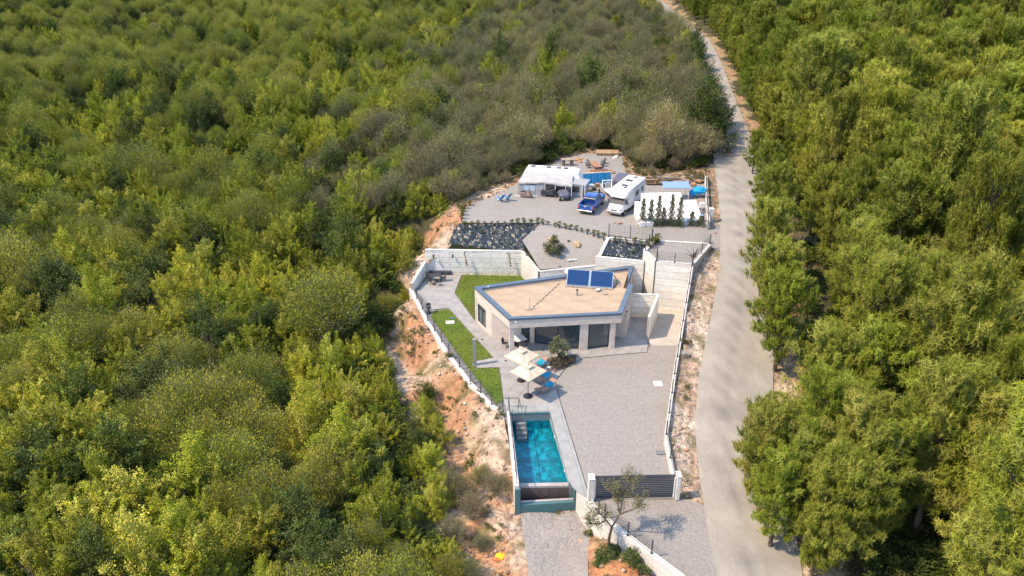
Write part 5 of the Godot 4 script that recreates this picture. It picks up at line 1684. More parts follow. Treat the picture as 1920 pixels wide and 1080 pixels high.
func motorhome() -> void:
	var f := Vector3(11.71, 5.02, -85.42)
	var yaw := -0.50
	var o := thing("motorhome", "white motorhome with an over-cab berth parked beside the blue pickup", "motorhome", f + Vector3(0, 0, -3.2).rotated(Vector3.UP, yaw), yaw)
	# local: front at +z (about 3.3), rear at -z
	var m := MB.new()
	m.loft([hoop(1.75, 1.12, 0.55, 2.78, 0.06), hoop(-3.25, 1.12, 0.45, 2.82, 0.08), hoop(-3.32, 1.05, 0.52, 2.74, 0.08)])
	part("living_cabin", m, M.white_paint, o)
	m = MB.new()
	m.loft([hoop(1.76, 1.12, 1.86, 2.80, 0.08), hoop(2.3, 1.10, 1.86, 2.76, 0.14), hoop(2.62, 1.02, 1.92, 2.55, 0.2), hoop(2.72, 0.9, 2.0, 2.35, 0.15)])
	part("overcab_berth", m, M.white_paint, o)
	m = MB.new()
	m.loft([hoop(1.76, 0.96, 0.45, 1.85, 0.08, 0.86), hoop(2.3, 0.96, 0.42, 1.82, 0.1, 0.80), hoop(2.95, 0.95, 0.42, 1.28, 0.14, 0.80), hoop(3.45, 0.9, 0.42, 1.08, 0.16, 0.72), hoop(3.6, 0.82, 0.48, 0.92, 0.12, 0.7)])
	part("cab", m, M.white_paint, o)
	m = MB.new()
	m.face(Vector3(-0.80, 1.80, 2.36), Vector3(0.80, 1.80, 2.36), Vector3(0.82, 1.30, 2.96), Vector3(-0.82, 1.30, 2.96), Vector3(0, 0.5, 1))
	for i in m.v.size(): m.v[i] += Vector3(0, 0.012, 0.02)
	part("windscreen", m, M.dark_frame, o)
	for s in [-1, 1]:
		m = MB.new()
		m.face(Vector3(s * 0.975, 1.26, 2.0), Vector3(s * 0.975, 1.26, 2.75), Vector3(s * 0.89, 1.70, 2.45), Vector3(s * 0.89, 1.75, 2.0), Vector3(s, 0.1, 0))
		part("cab_window", m, M.dark_frame, o)
		m = MB.new()
		m.rbox(Vector3(s * 0.72, 0.82, 3.53), Vector3(0.28, 0.18, 0.1), 0.03, Basis(Vector3.UP, s * 0.35))
		part("headlight", m, M.chrome, o)
		m = MB.new()
		m.rbox(Vector3(s * 1.15, 1.45, 2.5), Vector3(0.2, 0.3, 0.12), 0.03)
		part("mirror", m, M.dark_plastic, o)
		for z in [2.75, -1.5]: wheel(o, Vector3(s * 0.92, 0.34, z), 0.34, 0.22, M.chrome)
		for q in [[-0.6, 1.0], [-2.3, 0.55]]:
			m = MB.new()
			m.rbox(Vector3(s * 1.125, 1.75, q[0]), Vector3(0.03, 0.6, q[1]), 0.012)
			part("side_window", m, M.dark_frame, o)
	m = MB.new()
	m.rbox(Vector3(1.14, 2.62, -0.9), Vector3(0.10, 0.10, 3.6), 0.02)
	part("awning_case", m, M.grey_canvas, o)
	m = MB.new()
	m.rbox(Vector3(0, 0.48, 3.58), Vector3(1.72, 0.26, 0.14), 0.05)
	part("bumper", m, M.grey_plastic, o)
	m = MB.new()
	m.rbox(Vector3(0, 0.76, 3.585), Vector3(0.7, 0.16, 0.06), 0.02)
	part("grille", m, M.dark_plastic, o)
	for q in [[0.0, 0.6, 0.7, 0.5], [-0.2, -1.3, 0.8, 0.6], [0.35, 1.35, 0.35, 0.3], [0.1, -2.7, 0.5, 0.5]]:
		m = MB.new()
		m.rbox(Vector3(q[0], 2.84, q[1]), Vector3(q[2], 0.08, q[3]), 0.02)
		part("roof_hatch", m, M.dark_plastic, o)
	m = MB.new()
	m.tube(Vector3(0.5, 2.8, -2.0), Vector3(0.5, 2.98, -2.0), 0.26, 0.2, 12)
	part("satellite_dome", m, M.white_paint, o)
	m = MB.new()
	m.rbox(Vector3(0, 0.38, -0.8), Vector3(2.1, 0.3, 4.6), 0.03)
	part("underbody", m, M.dark_plastic, o)

func pickup() -> void:
	var a := Vector3(8.27, 5.02, -85.59)
	var yaw := PI - 0.40
	# front points away from the viewer
	var o := thing("pickup_truck", "blue pickup truck seen from behind, parked by the awning tent", "pickup truck", a + Vector3(0, 0, 2.6).rotated(Vector3.UP, yaw), yaw)
	var m := MB.new()
	m.loft([hoop(2.5, 0.82, 0.5, 0.95, 0.1), hoop(2.3, 0.9, 0.42, 1.06, 0.1), hoop(0.9, 0.92, 0.4, 1.12, 0.08), hoop(-0.75, 0.92, 0.4, 1.12, 0.06)])
	part("body", m, M.blue_paint, o)
	m = MB.new()
	m.loft([hoop(1.05, 0.88, 1.10, 1.16, 0.02, 0.86), hoop(0.35, 0.88, 1.10, 1.72, 0.06, 0.68), hoop(-0.45, 0.88, 1.10, 1.74, 0.06, 0.68), hoop(-0.78, 0.88, 1.10, 1.60, 0.06, 0.70)])
	part("cab", m, M.blue_paint, o)
	m = MB.new()
	m.rbox(Vector3(0, 1.38, -0.80), Vector3(1.3, 0.34, 0.04), 0.015)
	part("rear_window", m, M.dark_frame, o)
	m = MB.new()
	m.face(Vector3(-0.70, 1.68, 0.42), Vector3(0.70, 1.68, 0.42), Vector3(0.82, 1.19, 1.04), Vector3(-0.82, 1.19, 1.04), Vector3(0, 0.7, 1))
	for i in m.v.size(): m.v[i] += Vector3(0, 0.012, 0.012)
	part("windscreen", m, M.dark_frame, o)
	for s in [-1, 1]:
		m = MB.new()
		m.face(Vector3(s * 0.875, 1.18, -0.65), Vector3(s * 0.875, 1.18, 0.85), Vector3(s * 0.72, 1.62, 0.35), Vector3(s * 0.71, 1.62, -0.6), Vector3(s, 0.3, 0))
		part("side_window", m, M.dark_frame, o)
		m = MB.new()
		m.rbox(Vector3(s * 0.87, 0.82, -1.65), Vector3(0.12, 0.62, 1.75), 0.03)
		part("bed_side", m, M.blue_paint, o)
		m = MB.new()
		m.rbox(Vector3(s * 0.82, 0.9, -2.56), Vector3(0.14, 0.3, 0.05), 0.015)
		part("tail_light", m, M.orange_cloth, o)
		for z in [1.6, -1.65]: wheel(o, Vector3(s * 0.82, 0.38, z), 0.38, 0.25, M.chrome)
		m = MB.new()
		m.rbox(Vector3(s * 1.0, 1.2, 0.75), Vector3(0.18, 0.18, 0.1), 0.03)
		part("mirror", m, M.blue_paint, o)
	m = MB.new()
	m.rbox(Vector3(0, 0.62, -1.65), Vector3(1.66, 0.08, 1.75), 0.02)
	part("load_bed", m, M.dark_plastic, o)
	m = MB.new()
	m.rbox(Vector3(0, 0.84, -2.5), Vector3(1.62, 0.58, 0.08), 0.025)
	var tg := part("tailgate", m, M.blue_paint, o)
	m = MB.new()
	m.rbox(Vector3(0, 0.98, -2.55), Vector3(0.3, 0.07, 0.03), 0.01)
	part("handle", m, M.chrome, tg)
	m = MB.new()
	m.rbox(Vector3(0, 0.50, -2.62), Vector3(1.75, 0.16, 0.18), 0.03)
	part("bumper", m, M.chrome, o)
	m = MB.new()
	m.path([Vector3(-0.8, 1.1, -0.95), Vector3(-0.7, 1.45, -0.98), Vector3(0.7, 1.45, -0.98), Vector3(0.8, 1.1, -0.95)], 0.04, 8)
	part("roll_bar", m, M.chrome, o)

func quad_bike() -> void:
	var o := thing("covered_quad_bike", "quad bike under a slate grey cover with big pale rims", "quad bike", Vector3(6.21, 5.02, -90.98), 0.08)
	for s in [-1, 1]:
		for z in [0.55, -0.6]: wheel(o, Vector3(s * 0.56, 0.32, z), 0.32, 0.26, M.white_paint)
	var m := MB.new()
	m.loft([hoop(0.95, 0.45, 0.45, 0.75, 0.15), hoop(0.6, 0.72, 0.35, 0.95, 0.25), hoop(0.25, 0.55, 0.4, 1.28, 0.3), hoop(0.0, 0.5, 0.4, 1.15, 0.3), hoop(-0.5, 0.72, 0.35, 1.0, 0.25), hoop(-0.95, 0.5, 0.45, 0.8, 0.15)])
	part("cover", m, M.slate_cover, o)
	m = MB.new()
	m.tube(Vector3(-0.5, 1.12, 0.32), Vector3(0.5, 1.12, 0.32), 0.04, 0.04, 8)
	part("handlebar", m, M.dark_plastic, o)
	o = thing("covered_motorcycle", "motorcycle under a shiny black cover left of the quad bike", "motorcycle", Vector3(4.51, 5.02, -91.74), 1.35)
	for z in [0.72, -0.7]: wheel(o, Vector3(0, 0.32, z), 0.32, 0.13, M.chrome)
	m = MB.new()
	m.loft([hoop(1.02, 0.14, 0.28, 0.6, 0.06), hoop(0.7, 0.26, 0.2, 1.02, 0.1), hoop(0.45, 0.36, 0.2, 1.15, 0.15), hoop(0.1, 0.28, 0.2, 0.9, 0.12), hoop(-0.4, 0.26, 0.2, 0.85, 0.12), hoop(-0.8, 0.25, 0.2, 0.95, 0.12), hoop(-1.05, 0.12, 0.3, 0.7, 0.06)])
	part("cover", m, M.dark_cover, o)

func awning_tent() -> void:
	# caravan behind, awning in front
	var fl := Vector3(0.91, 5.02, -92.51)
	var fr := Vector3(7.05, 5.02, -91.17)
	var t := (fr - fl).normalized()
	var back := t.cross(Vector3.UP) * -1.0
	if back.z > 0: back = -back
	var L := fl.distance_to(fr) + 0.3
	var mid := (fl + fr) * 0.5
	var turn := atan2(-t.z, t.x)
	var o := thing("caravan", "long white caravan roof behind the grey awning tent", "caravan", mid + back * 3.1, turn)
	var m := MB.new()
	var rr := []
	for q in [[-L * 0.5 + 0.35, 0.75], [-L * 0.5 + 0.5, 0.95], [L * 0.5 - 0.1, 0.95], [L * 0.5 + 0.35, 0.9], [L * 0.5 + 0.75, 0.6]]:
		var r := []
		for p in hoop(0, 1.1, 0.45, 2.65 * q[1] + 0.1, 0.2, 1.0): r.append(Vector3(q[0], p.y, p.x))
		rr.append(r)
	m.loft(rr)
	part("body", m, M.white_paint, o)
	for x in [-0.32, -0.02, 0.17, 0.30]:
		m = MB.new()
		m.rbox(Vector3(L * x, 2.66, -0.2), Vector3(0.55, 0.10, 0.45), 0.02)
		part("roof_hatch", m, M.dark_plastic, o)
	m = MB.new()
	m.tube(Vector3(L * 0.1, 2.66, -0.05), Vector3(L * 0.22, 2.7, -0.05), 0.05, 0.05, 6)
	part("roof_rail", m, M.dark_plastic, o)
	for s in [-1, 1]: wheel_turned(o, Vector3(0.3, 0.33, s * 0.98))
	m = MB.new()
	m.rbox(Vector3(0, 1.5, 1.10), Vector3(1.4, 0.5, 0.03), 0.01)
	part("window", m, M.dark_frame, o)
	# the awning
	var a := thing("awning_tent", "grey caravan awning tent with sloping roof and open dark front", "tent", mid, turn)
	var hw := L * 0.5
	var roof := MB.new()
	var nx := 16
	var nz := 6
	var up := func(i: int, j: int, k: float) -> Vector3:
		var x := float(i) / nx
		var z := float(j) / nz
		var y := lerpf(1.55 + 0.30 * (1.0 - absf(x * 2.0 - 1.0)), 2.42, pow(z, 0.85)) - 0.09 * sin(PI * z) - 0.045 * sin(x * 26.0) * (1.0 - z) * (0.3 + x)
		return Vector3((x * 2 - 1) * lerpf(hw, hw - 0.3, z), y - k, lerpf(0.10, -2.5, z))
	for i in nx:
		for j in nz:
			roof.quad(up.call(i, j, 0), up.call(i + 1, j, 0), up.call(i + 1, j + 1, 0), up.call(i, j + 1, 0))
			roof.quad(up.call(i, j + 1, 0.02), up.call(i + 1, j + 1, 0.02), up.call(i + 1, j, 0.02), up.call(i, j, 0.02))
	part("roof", roof, M.grey_canvas, a)
	var fringe := MB.new()
	for i in nx:
		var p: Vector3 = up.call(i, 0, 0.02)
		var q: Vector3 = up.call(i + 1, 0, 0.02)
		var d := Vector3(0, -0.14, 0.01)
		fringe.quad(p + d, q + d, q, p)
	part("fringe", fringe, M.grey_canvas, a)
	for q in [[-0.5, -0.41], [-0.185, -0.02]]:
		var w := MB.new()
		w.box(Vector3((q[0] + q[1]) * hw * 1.0 * 1.0, 0.8, 0), Vector3((q[1] - q[0]) * L, 1.5, 0.03))
		part("front_panel", w, M.grey_panel, a)
	var low := MB.new()
	low.box(Vector3(-0.298 * L, 0.32, 0), Vector3(0.215 * L, 0.62, 0.025))
	part("front_panel", low, M.grey_panel, a)
	for k in 2:
		var w := MB.new()
		w.box(Vector3((-0.355 + 0.11 * k) * L, 1.0, 0.0), Vector3(0.098 * L, 0.72, 0.012))
		part("window", w, M.window_blue, a)
	for x in [-0.41, -0.30, -0.19]:
		var w := MB.new()
		w.box(Vector3(x * L, 0.95, 0.02), Vector3(0.07, 0.9, 0.05))
		part("frame_strip", w, M.grey_canvas, a)
	for x in [0.0, 0.19, 0.38, 0.49]:
		var w := MB.new()
		w.tube(Vector3(x * L, 0, 0.05), Vector3(x * L, 1.6, 0.05), 0.04, 0.04, 8)
		part("tent_pole", w, M.white_paint, a)
	var cur := MB.new()
	var rr2 := []
	for i in 7:
		var f := i / 6.0
		var x := lerpf(0.0, 0.19, f) * L
		rr2.append([Vector3(x, 1.5, 0.03), Vector3(x, 0.5 + 0.9 * pow(f, 0.6), 0.06), Vector3(x, 0.5 + 0.9 * pow(f, 0.6), 0.02)])
	cur.loft(rr2)
	part("swagged_curtain", cur, M.dark_cover, a)
	for s in [-1, 1]:
		var w := MB.new()
		w.face(Vector3(s * hw * 0.99, 0, 0), Vector3(s * hw * 0.99, 0, -2.4), Vector3(s * (hw - 0.3), 2.4, -2.4), Vector3(s * hw * 0.99, 1.5, 0), Vector3(s, 0, 0))
		part("side_panel", w, M.grey_panel, a)
	# kitchen tent at its right
	var kt := thing("kitchen_tent", "small grey box tent with a pale roof right of the awning", "tent", Vector3(7.97, 5.02, -92.32), turn - 0.12)
	var rf := MB.new()
	rf.hexa([Vector3(-1.05, 1.62, 0.85), Vector3(1.15, 1.55, 0.85), Vector3(1.25, 1.78, -0.95), Vector3(-0.9, 1.85, -0.95), Vector3(-1.05, 1.67, 0.85), Vector3(1.15, 1.60, 0.85), Vector3(1.25, 1.83, -0.95), Vector3(-0.9, 1.90, -0.95)])
	part("roof", rf, M.grey_panel, kt)
	for q in [[-0.05, 0.78, 1.9, 0.0], [-1.0, 0.0, 1.6, PI / 2], [1.1, 0.0, 1.6, PI / 2]]:
		var w := MB.new()
		w.box(Vector3(q[0], 0.8, q[1]), Vector3(q[2], 1.52, 0.03), Basis(Vector3.UP, q[3]))
		part("wall_panel", w, M.grey_panel, kt)
	var wn := MB.new()
	wn.box(Vector3(-0.15, 1.0, 0.81), Vector3(1.1, 0.75, 0.02))
	part("mesh_window", wn, M.dark_cover, kt)
	for x in [-1.0, 0.75, 1.1]:
		var w := MB.new()
		w.tube(Vector3(x, 0, 0.84), Vector3(x, 1.58, 0.84), 0.045, 0.045, 8)
		part("tent_pole", w, M.white_paint, kt)

func wheel_turned(o: Node3D, at: Vector3) -> void:
	var m := MB.new()
	m.tube(at + Vector3(0, 0, -0.09), at + Vector3(0, 0, 0.09), 0.32, 0.32, 18)
	var t := part("wheel", m, M.black_rubber, o)
	m = MB.new()
	m.tube(at + Vector3(0, 0, -0.1), at + Vector3(0, 0, 0.1), 0.19, 0.19, 12)
	part("rim", m, M.chrome, t)

func marquee(label: String, at: Vector3, turn: float, w: float, d: float, front: float, back: float, side: Material) -> Node3D:
	# pent roof: front eave lower than the back, walls all round
	var o := thing("white_tent", label, "tent", at, turn)
	var m := MB.new()
	var n := 12
	var R := func(i: int, j: int, k: float) -> Vector3:
		var x := float(i) / n
		var z := float(j) / n
		return Vector3((x - 0.5) * w, lerpf(front, back, z) - 0.05 * sin(PI * z) * absf(sin(x * PI * 3.0)) - k, (0.5 - z) * d)
	for i in n:
		for j in n:
			m.quad(R.call(i, j, 0), R.call(i + 1, j, 0), R.call(i + 1, j + 1, 0), R.call(i, j + 1, 0))
			m.quad(R.call(i, j + 1, 0.02), R.call(i + 1, j + 1, 0.02), R.call(i + 1, j, 0.02), R.call(i, j, 0.02))
	part("roof", m, M.white_canvas, o)
	m = MB.new()
	m.box(Vector3(0, front * 0.5, d * 0.5 - 0.03), Vector3(w - 0.04, front - 0.03, 0.02))
	part("front_wall", m, M.white_canvas, o)
	for s in [-1, 1]:
		m = MB.new()
		var x: float = s * (w * 0.5 - 0.03)
		m.hexa([Vector3(x - 0.01, 0, d * 0.5 - 0.05), Vector3(x + 0.01, 0, d * 0.5 - 0.05), Vector3(x + 0.01, 0, -d * 0.5 + 0.05), Vector3(x - 0.01, 0, -d * 0.5 + 0.05), Vector3(x - 0.01, front - 0.05, d * 0.5 - 0.05), Vector3(x + 0.01, front - 0.05, d * 0.5 - 0.05), Vector3(x + 0.01, back - 0.05, -d * 0.5 + 0.05), Vector3(x - 0.01, back - 0.05, -d * 0.5 + 0.05)])
		part("side_wall", m, M.white_canvas if s < 0 else side, o)
		for e in [-1, 1]:
			m = MB.new()
			m.tube(Vector3(s * (w * 0.5 - 0.06), 0, e * (d * 0.5 - 0.08)), Vector3(s * (w * 0.5 - 0.06), (front if e > 0 else back) - 0.04, e * (d * 0.5 - 0.08)), 0.03, 0.03, 6)
			part("tent_pole", m, M.white_paint, o)
	return o

func build_camp() -> void:
	motorhome()
	pickup()
	quad_bike()
	awning_tent()
	var ty := 0.06
	marquee("large middle white tent behind the row of cypress shrubs", Vector3(17.12, 5.02, -84.74), ty, 4.6, 4.4, 0.5, 2.2, M.white_canvas)
	marquee("left low white tent beside the motorhome behind the cypress shrubs", Vector3(14.66, 5.02, -83.58), ty, 1.5, 3.6, 0.5, 1.7, M.white_canvas)
	marquee("right white tent with a grey side wall beside the boundary wall", Vector3(19.64, 5.02, -84.08), ty, 2.6, 3.2, 0.45, 1.75, M.grey_panel)
	# blue cover behind the tents
	var o := thing("blue_tent_roof", "pale blue sloping canopy roof showing behind the large white tent", "canopy", Vector3(19.56, 5.02, -91.17), 0.06)
	var m := MB.new()
	m.hexa([Vector3(-1.6, 1.5, 0.6), Vector3(1.7, 1.4, 0.6), Vector3(1.7, 1.75, -0.9), Vector3(-1.5, 1.8, -0.9), Vector3(-1.6, 1.55, 0.6), Vector3(1.7, 1.45, 0.6), Vector3(1.7, 1.8, -0.9), Vector3(-1.5, 1.85, -0.9)])
	part("roof", m, M.pale_blue, o)
	for q in [[-1.4, 0.5], [1.5, 0.5], [1.5, -0.8], [-1.35, -0.8]]:
		m = MB.new()
		m.tube(Vector3(q[0], 0, q[1]), Vector3(q[0], 1.5, q[1]), 0.03, 0.03, 6)
		part("tent_pole", m, M.white_paint, o)
	o = thing("blue_tarpaulin", "bright blue tarpaulin heaped on a frame beside the upper boundary wall", "tarpaulin", Vector3(22.29, 5.1, -91.71))
	m = MB.new()
	m.blob(Vector3(0.25, 0.75, 0), Vector3(0.95, 0.45, 0.7), rng, 0.14, 8, 14)
	m.blob(Vector3(-0.5, 0.55, 0.2), Vector3(0.5, 0.4, 0.5), rng, 0.2, 6, 10)
	part("sheet", m, M.bright_blue, o)
	for x in [-0.5, 0.15, 0.85]:
		m = MB.new()
		m.tube(Vector3(x, 0, 0.35), Vector3(x, 0.8, 0.3), 0.03, 0.03, 6)
		part("pole", m, M.pale_wood, o)
	for k in 4:
		o = thing("leaning_pole", "thin pale pole lying on the earth in front of the blue tarpaulin", "pole", Vector3(21.95, 5.1, -89.45) + Vector3(k * 0.28 - 0.3, 0, 0), 0.0, "poles beside the blue tarpaulin")
		m = MB.new()
		m.tube(Vector3(0, 0.06, 0.9), Vector3(0.08, 0.35, -0.6), 0.03, 0.025, 6)
		part("pole", m, M.pale_wood, o)
	o = thing("storage_cabinet", "small white cabinet beside the right tent and the boundary wall", "cabinet", Vector3(21.78, 5.1, -86.58))
	m = MB.new()
	m.rbox(Vector3(0, 0.75, 0), Vector3(0.5, 0.6, 0.5), 0.02)
	part("box", m, M.white_paint, o)
	for s in [-1, 1]:
		m = MB.new()
		m.bar(Vector3(s * 0.2, 0, 0.15), Vector3(s * 0.2, 0.46, 0.15), 0.05, 0.3)
		part("leg", m, M.grey_plastic, o)
	o = thing("water_barrel", "pale blue barrel standing between right tent and boundary wall", "barrel", Vector3(21.10, 5.1, -83.38))
	m = MB.new()
	m.tube(Vector3.ZERO, Vector3(0, 0.6, 0), 0.24, 0.27, 14)
	m.tube(Vector3(0, 0.6, 0), Vector3(0, 0.72, 0), 0.27, 0.18, 14)
	part("barrel", m, M.dark_cover, o)
	m = MB.new()
	m.tube(Vector3(0, 0.72, 0), Vector3(0, 0.76, 0), 0.2, 0.2, 14)
	part("lid", m, M.pale_blue, o)
	# blue windbreak in front of the outdoor table
	var p := Vector3(8.79, 5.02, -96.13)
	var q := Vector3(12.57, 5.02, -96.97)
	var t := (q - p).normalized()
	var L := p.distance_to(q)
	o = thing("blue_windbreak", "blue tarpaulin windbreak on poles in front of the outdoor dining table", "windbreak", (p + q) * 0.5, atan2(-t.z, t.x))
	m = MB.new()
	var n := 14
	var S := func(i: int, j: int, k: float) -> Vector3:
		return Vector3((float(i) / n - 0.5) * L, 0.10 + 0.40 * j + 0.02 * sin(i * 2.0), -0.14 * j + 0.06 * sin(i * 1.9 + j) + k)
	for i in n:
		for j in 3:
			m.quad(S.call(i, j, 0), S.call(i + 1, j, 0), S.call(i + 1, j + 1, 0), S.call(i, j + 1, 0))
			m.quad(S.call(i, j + 1, -0.02), S.call(i + 1, j + 1, -0.02), S.call(i + 1, j, -0.02), S.call(i, j, -0.02))
	part("tarpaulin", m, M.blue_tarp, o)
	for k in 5:
		m = MB.new()
		m.tube(Vector3((k / 4.0 - 0.5) * L, 0, -0.1), Vector3((k / 4.0 - 0.5) * L, 1.36, -0.48), 0.025, 0.025, 6)
		part("pole", m, M.white_paint, o)
	m = MB.new()
	m.tube(Vector3(-L * 0.52, 1.34, -0.47), Vector3(L * 0.52, 1.34, -0.47), 0.035, 0.035, 6)
	part("top_rail", m, M.white_paint, o)
	# boat on its trailer
	o = thing("boat_on_trailer", "small white boat with a tubular screen frame, standing behind the motorhome", "boat", Vector3(11.47, 5.02, -92.32), 0.12)
	m = MB.new()
	var hull := []
	for e in [[1.6, 0.06, 0.62], [1.1, 0.3, 0.5], [0.3, 0.52, 0.42], [-1.2, 0.58, 0.42], [-1.6, 0.56, 0.45]]:
		hull.append([Vector3(-e[1], 0.98, e[0]), Vector3(e[1], 0.98, e[0]), Vector3(e[1] * 0.85, 0.72, e[0]), Vector3(0, e[2], e[0]), Vector3(-e[1] * 0.85, 0.72, e[0])])
	m.loft(hull)
	part("hull", m, M.white_paint, o)
	m = MB.new()
	m.rbox(Vector3(0, 1.0, -0.55), Vector3(1.2, 0.05, 2.0), 0.02)
	part("deck_well", m, M.grey_plastic, o)
	m = MB.new()
	m.path([Vector3(-0.55, 0.98, 0.2), Vector3(-0.55, 1.85, -0.1), Vector3(0.55, 1.85, -0.1), Vector3(0.55, 0.98, 0.2)], 0.05, 8)
	part("screen_frame", m, M.white_paint, o)
	m = MB.new()
	m.rbox(Vector3(0.2, 1.25, -0.3), Vector3(0.5, 0.55, 0.4), 0.06)
	part("console", m, M.grey_canvas, o)
	m = MB.new()
	m.rbox(Vector3(-0.35, 1.2, -0.1), Vector3(0.25, 0.45, 0.25), 0.05)
	part("seat", m, M.dark_plastic, o)
	for s in [-1, 1]: wheel(o, Vector3(s * 0.72, 0.28, -0.8), 0.28, 0.18, M.chrome)
	m = MB.new()
	m.bar(Vector3(0, 0.36, -1.6), Vector3(0, 0.36, 2.3), 0.1, 0.08)
	m.tube(Vector3(0, 0, 2.2), Vector3(0, 0.4, 2.2), 0.05, 0.04, 8)
	part("trailer", m, M.dark_plastic, o)
	o = thing("grey_box_trailer", "grey covered trailer behind the white boat", "trailer", Vector3(13.50, 5.02, -95.10), -0.4)
	m = MB.new()
	m.loft([hoop(1.25, 0.7, 0.4, 1.2, 0.1), hoop(1.0, 0.75, 0.35, 1.5, 0.12), hoop(-1.2, 0.75, 0.35, 1.55, 0.12)])
	part("cover", m, M.slate_cover, o)
	for s in [-1, 1]: wheel(o, Vector3(s * 0.68, 0.28, 0), 0.28, 0.16, M.chrome)
	# outdoor dining place
	table("long orange wooden table on the raised dining place behind the tarpaulin", Vector3(11.05, 5.05, -102.41), 0.25, 0.95, 2.4, M.wood, M.grey_wood)
	var k := 0
	for e in [[Vector3(10.10, 5.05, -102.88), 1.8, "dark chair left of the wooden table, nearer the viewer"], [Vector3(10.42, 5.05, -104.06), 1.8, "dark chair left of the wooden table, farther back"], [Vector3(11.79, 5.05, -101.95), -1.3, "dark chair right of the wooden table, nearer the viewer"], [Vector3(12.07, 5.05, -103.35), -1.3, "dark chair right of the wooden table, in the middle"], [Vector3(12.33, 5.05, -104.54), -1.3, "dark chair right of the wooden table, farthest back"]]:
		chair(e[2], e[0], e[1])
	o = thing("timber_edge", "long reddish timber beams edging the dining place behind the tarpaulin", "beam", Vector3(11.28, 5.05, -100.36), 0.03)
	for e in [[0.0, 0.1, 4.2], [0.5, 0.3, 3.4], [0.4, 0.55, 2.8]]:
		m = MB.new()
		m.rbox(Vector3(e[0], 0.12 + e[1] * 0.4, -e[1]), Vector3(e[2], 0.2, 0.2), 0.02)
		part("beam", m, M.wood if e[1] > 0.2 else M.pale_wood, o)
	# crates and boxes standing about the kitchen tent and the boat
	for e in [[Vector3(9.84, 5.02, -95.10), 0.3, "white_paint", "white crate standing behind the kitchen tent"], [Vector3(10.08, 5.02, -94.09), 0.9, "dark_plastic", "dark crate standing between the kitchen tent and the boat"], [Vector3(9.43, 5.02, -93.49), 0.5, "pale_wood", "pale wooden crate beside the kitchen tent's right wall"], [Vector3(10.68, 5.02, -95.51), 0.1, "wood", "orange wooden crate left of the boat frame"]]:
		o = thing("crate", e[3], "crate", e[0], e[1])
		m = MB.new()
		m.rbox(Vector3(0, 0.2, 0), Vector3(0.55, 0.4, 0.42), 0.02)
		part("box", m, M[e[2]], o)
		m = MB.new()
		m.rbox(Vector3(0, 0.415, 0), Vector3(0.58, 0.04, 0.45), 0.012)
		part("lid", m, M[e[2]], o)
	# plank stack
	o = thing("plank_stack", "stack of pale orange planks at the back edge of the camp", "planks", Vector3(13.36, 5.2, -108.78), -0.05)
	for j in 3:
		for i in 7:
			m = MB.new()
			m.rbox(Vector3(rng.randf_range(-0.08, 0.08), 0.28 + j * 0.09, -0.72 + i * 0.24), Vector3(3.2, 0.07, 0.21), 0.008)
			var tn := rng.randf_range(0.8, 1.1)
			for c in m.c.size(): m.c[c] = Color(tn, tn, tn)
			part("plank", m, M.pale_wood, o)
	for s in [-1, 1]:
		m = MB.new()
		m.rbox(Vector3(s * 1.1, 0.12, 0), Vector3(0.14, 0.22, 1.6), 0.01)
		part("bearer", m, M.grey_wood, o)
	# stone table
	o = thing("stone_bench", "small stone table of two rough pillars and a slab", "table", Vector3(7.46, 5.1, -103.90), 0.02)
	for s in [-1, 1]:
		m = MB.new()
		m.blob(Vector3(s * 0.55, 0.42, 0), Vector3(0.26, 0.55, 0.3), rng, 0.1, 6, 10)
		part("pillar", m, M.grey_wood, o)
	m = MB.new()
	m.rbox(Vector3(0, 0.9, 0), Vector3(1.7, 0.16, 0.7), 0.04)
	part("slab", m, M.stone, o)
	# blue deck chairs and the seat in front of the awning
	for e in [[Vector3(-1.46, 5.02, -90.23), "left blue deck chair at the left edge of the camp gravel"], [Vector3(-0.64, 5.02, -90.60), "right blue deck chair at the left edge of the camp gravel"]]:
		o = thing("deck_chair", e[1], "deck chair", e[0], 0.75)
		m = MB.new()
		m.rbox(Vector3(0, 0.32, -0.1), Vector3(0.55, 0.04, 0.7), 0.012, Basis(Vector3.RIGHT, 0.12))
		part("seat", m, M.blue_tarp, o)
		m = MB.new()
		m.rbox(Vector3(0, 0.66, 0.5), Vector3(0.55, 0.04, 0.8), 0.012, Basis(Vector3.RIGHT, -0.85))
		part("backrest", m, M.blue_tarp, o)
		for s in [-1, 1]:
			m = MB.new()
			m.tube(Vector3(s * 0.28, 0, -0.4), Vector3(s * 0.28, 0.75, 0.6), 0.02, 0.02, 6)
			m.tube(Vector3(s * 0.28, 0, 0.45), Vector3(s * 0.28, 0.5, -0.2), 0.02, 0.02, 6)
			part("leg", m, M.white_paint, o)
	o = thing("scooter", "low red and black moped in front of the awning window", "moped", Vector3(1.73, 5.02, -91.36), 1.3)
	for z in [0.55, -0.5]: wheel(o, Vector3(0, 0.24, z), 0.24, 0.12, M.grey_plastic)
	m = MB.new()
	m.loft([hoop(0.62, 0.1, 0.3, 0.5, 0.04), hoop(0.42, 0.2, 0.25, 0.95, 0.08), hoop(0.3, 0.14, 0.22, 0.6, 0.05), hoop(0.0, 0.16, 0.2, 0.4, 0.05), hoop(-0.2, 0.18, 0.22, 0.72, 0.06), hoop(-0.7, 0.14, 0.4, 0.75, 0.06)])
	part("body", m, M.seat_cloth, o)
	m = MB.new()
	m.rbox(Vector3(0, 0.78, -0.4), Vector3(0.28, 0.08, 0.6), 0.03)
	part("saddle", m, M.black_rubber, o)
	m = MB.new()
	m.path([Vector3(-0.28, 1.02, 0.34), Vector3(0, 0.98, 0.4), Vector3(0.28, 1.02, 0.34)], 0.02, 6)
	part("handlebar", m, M.black_rubber, o)
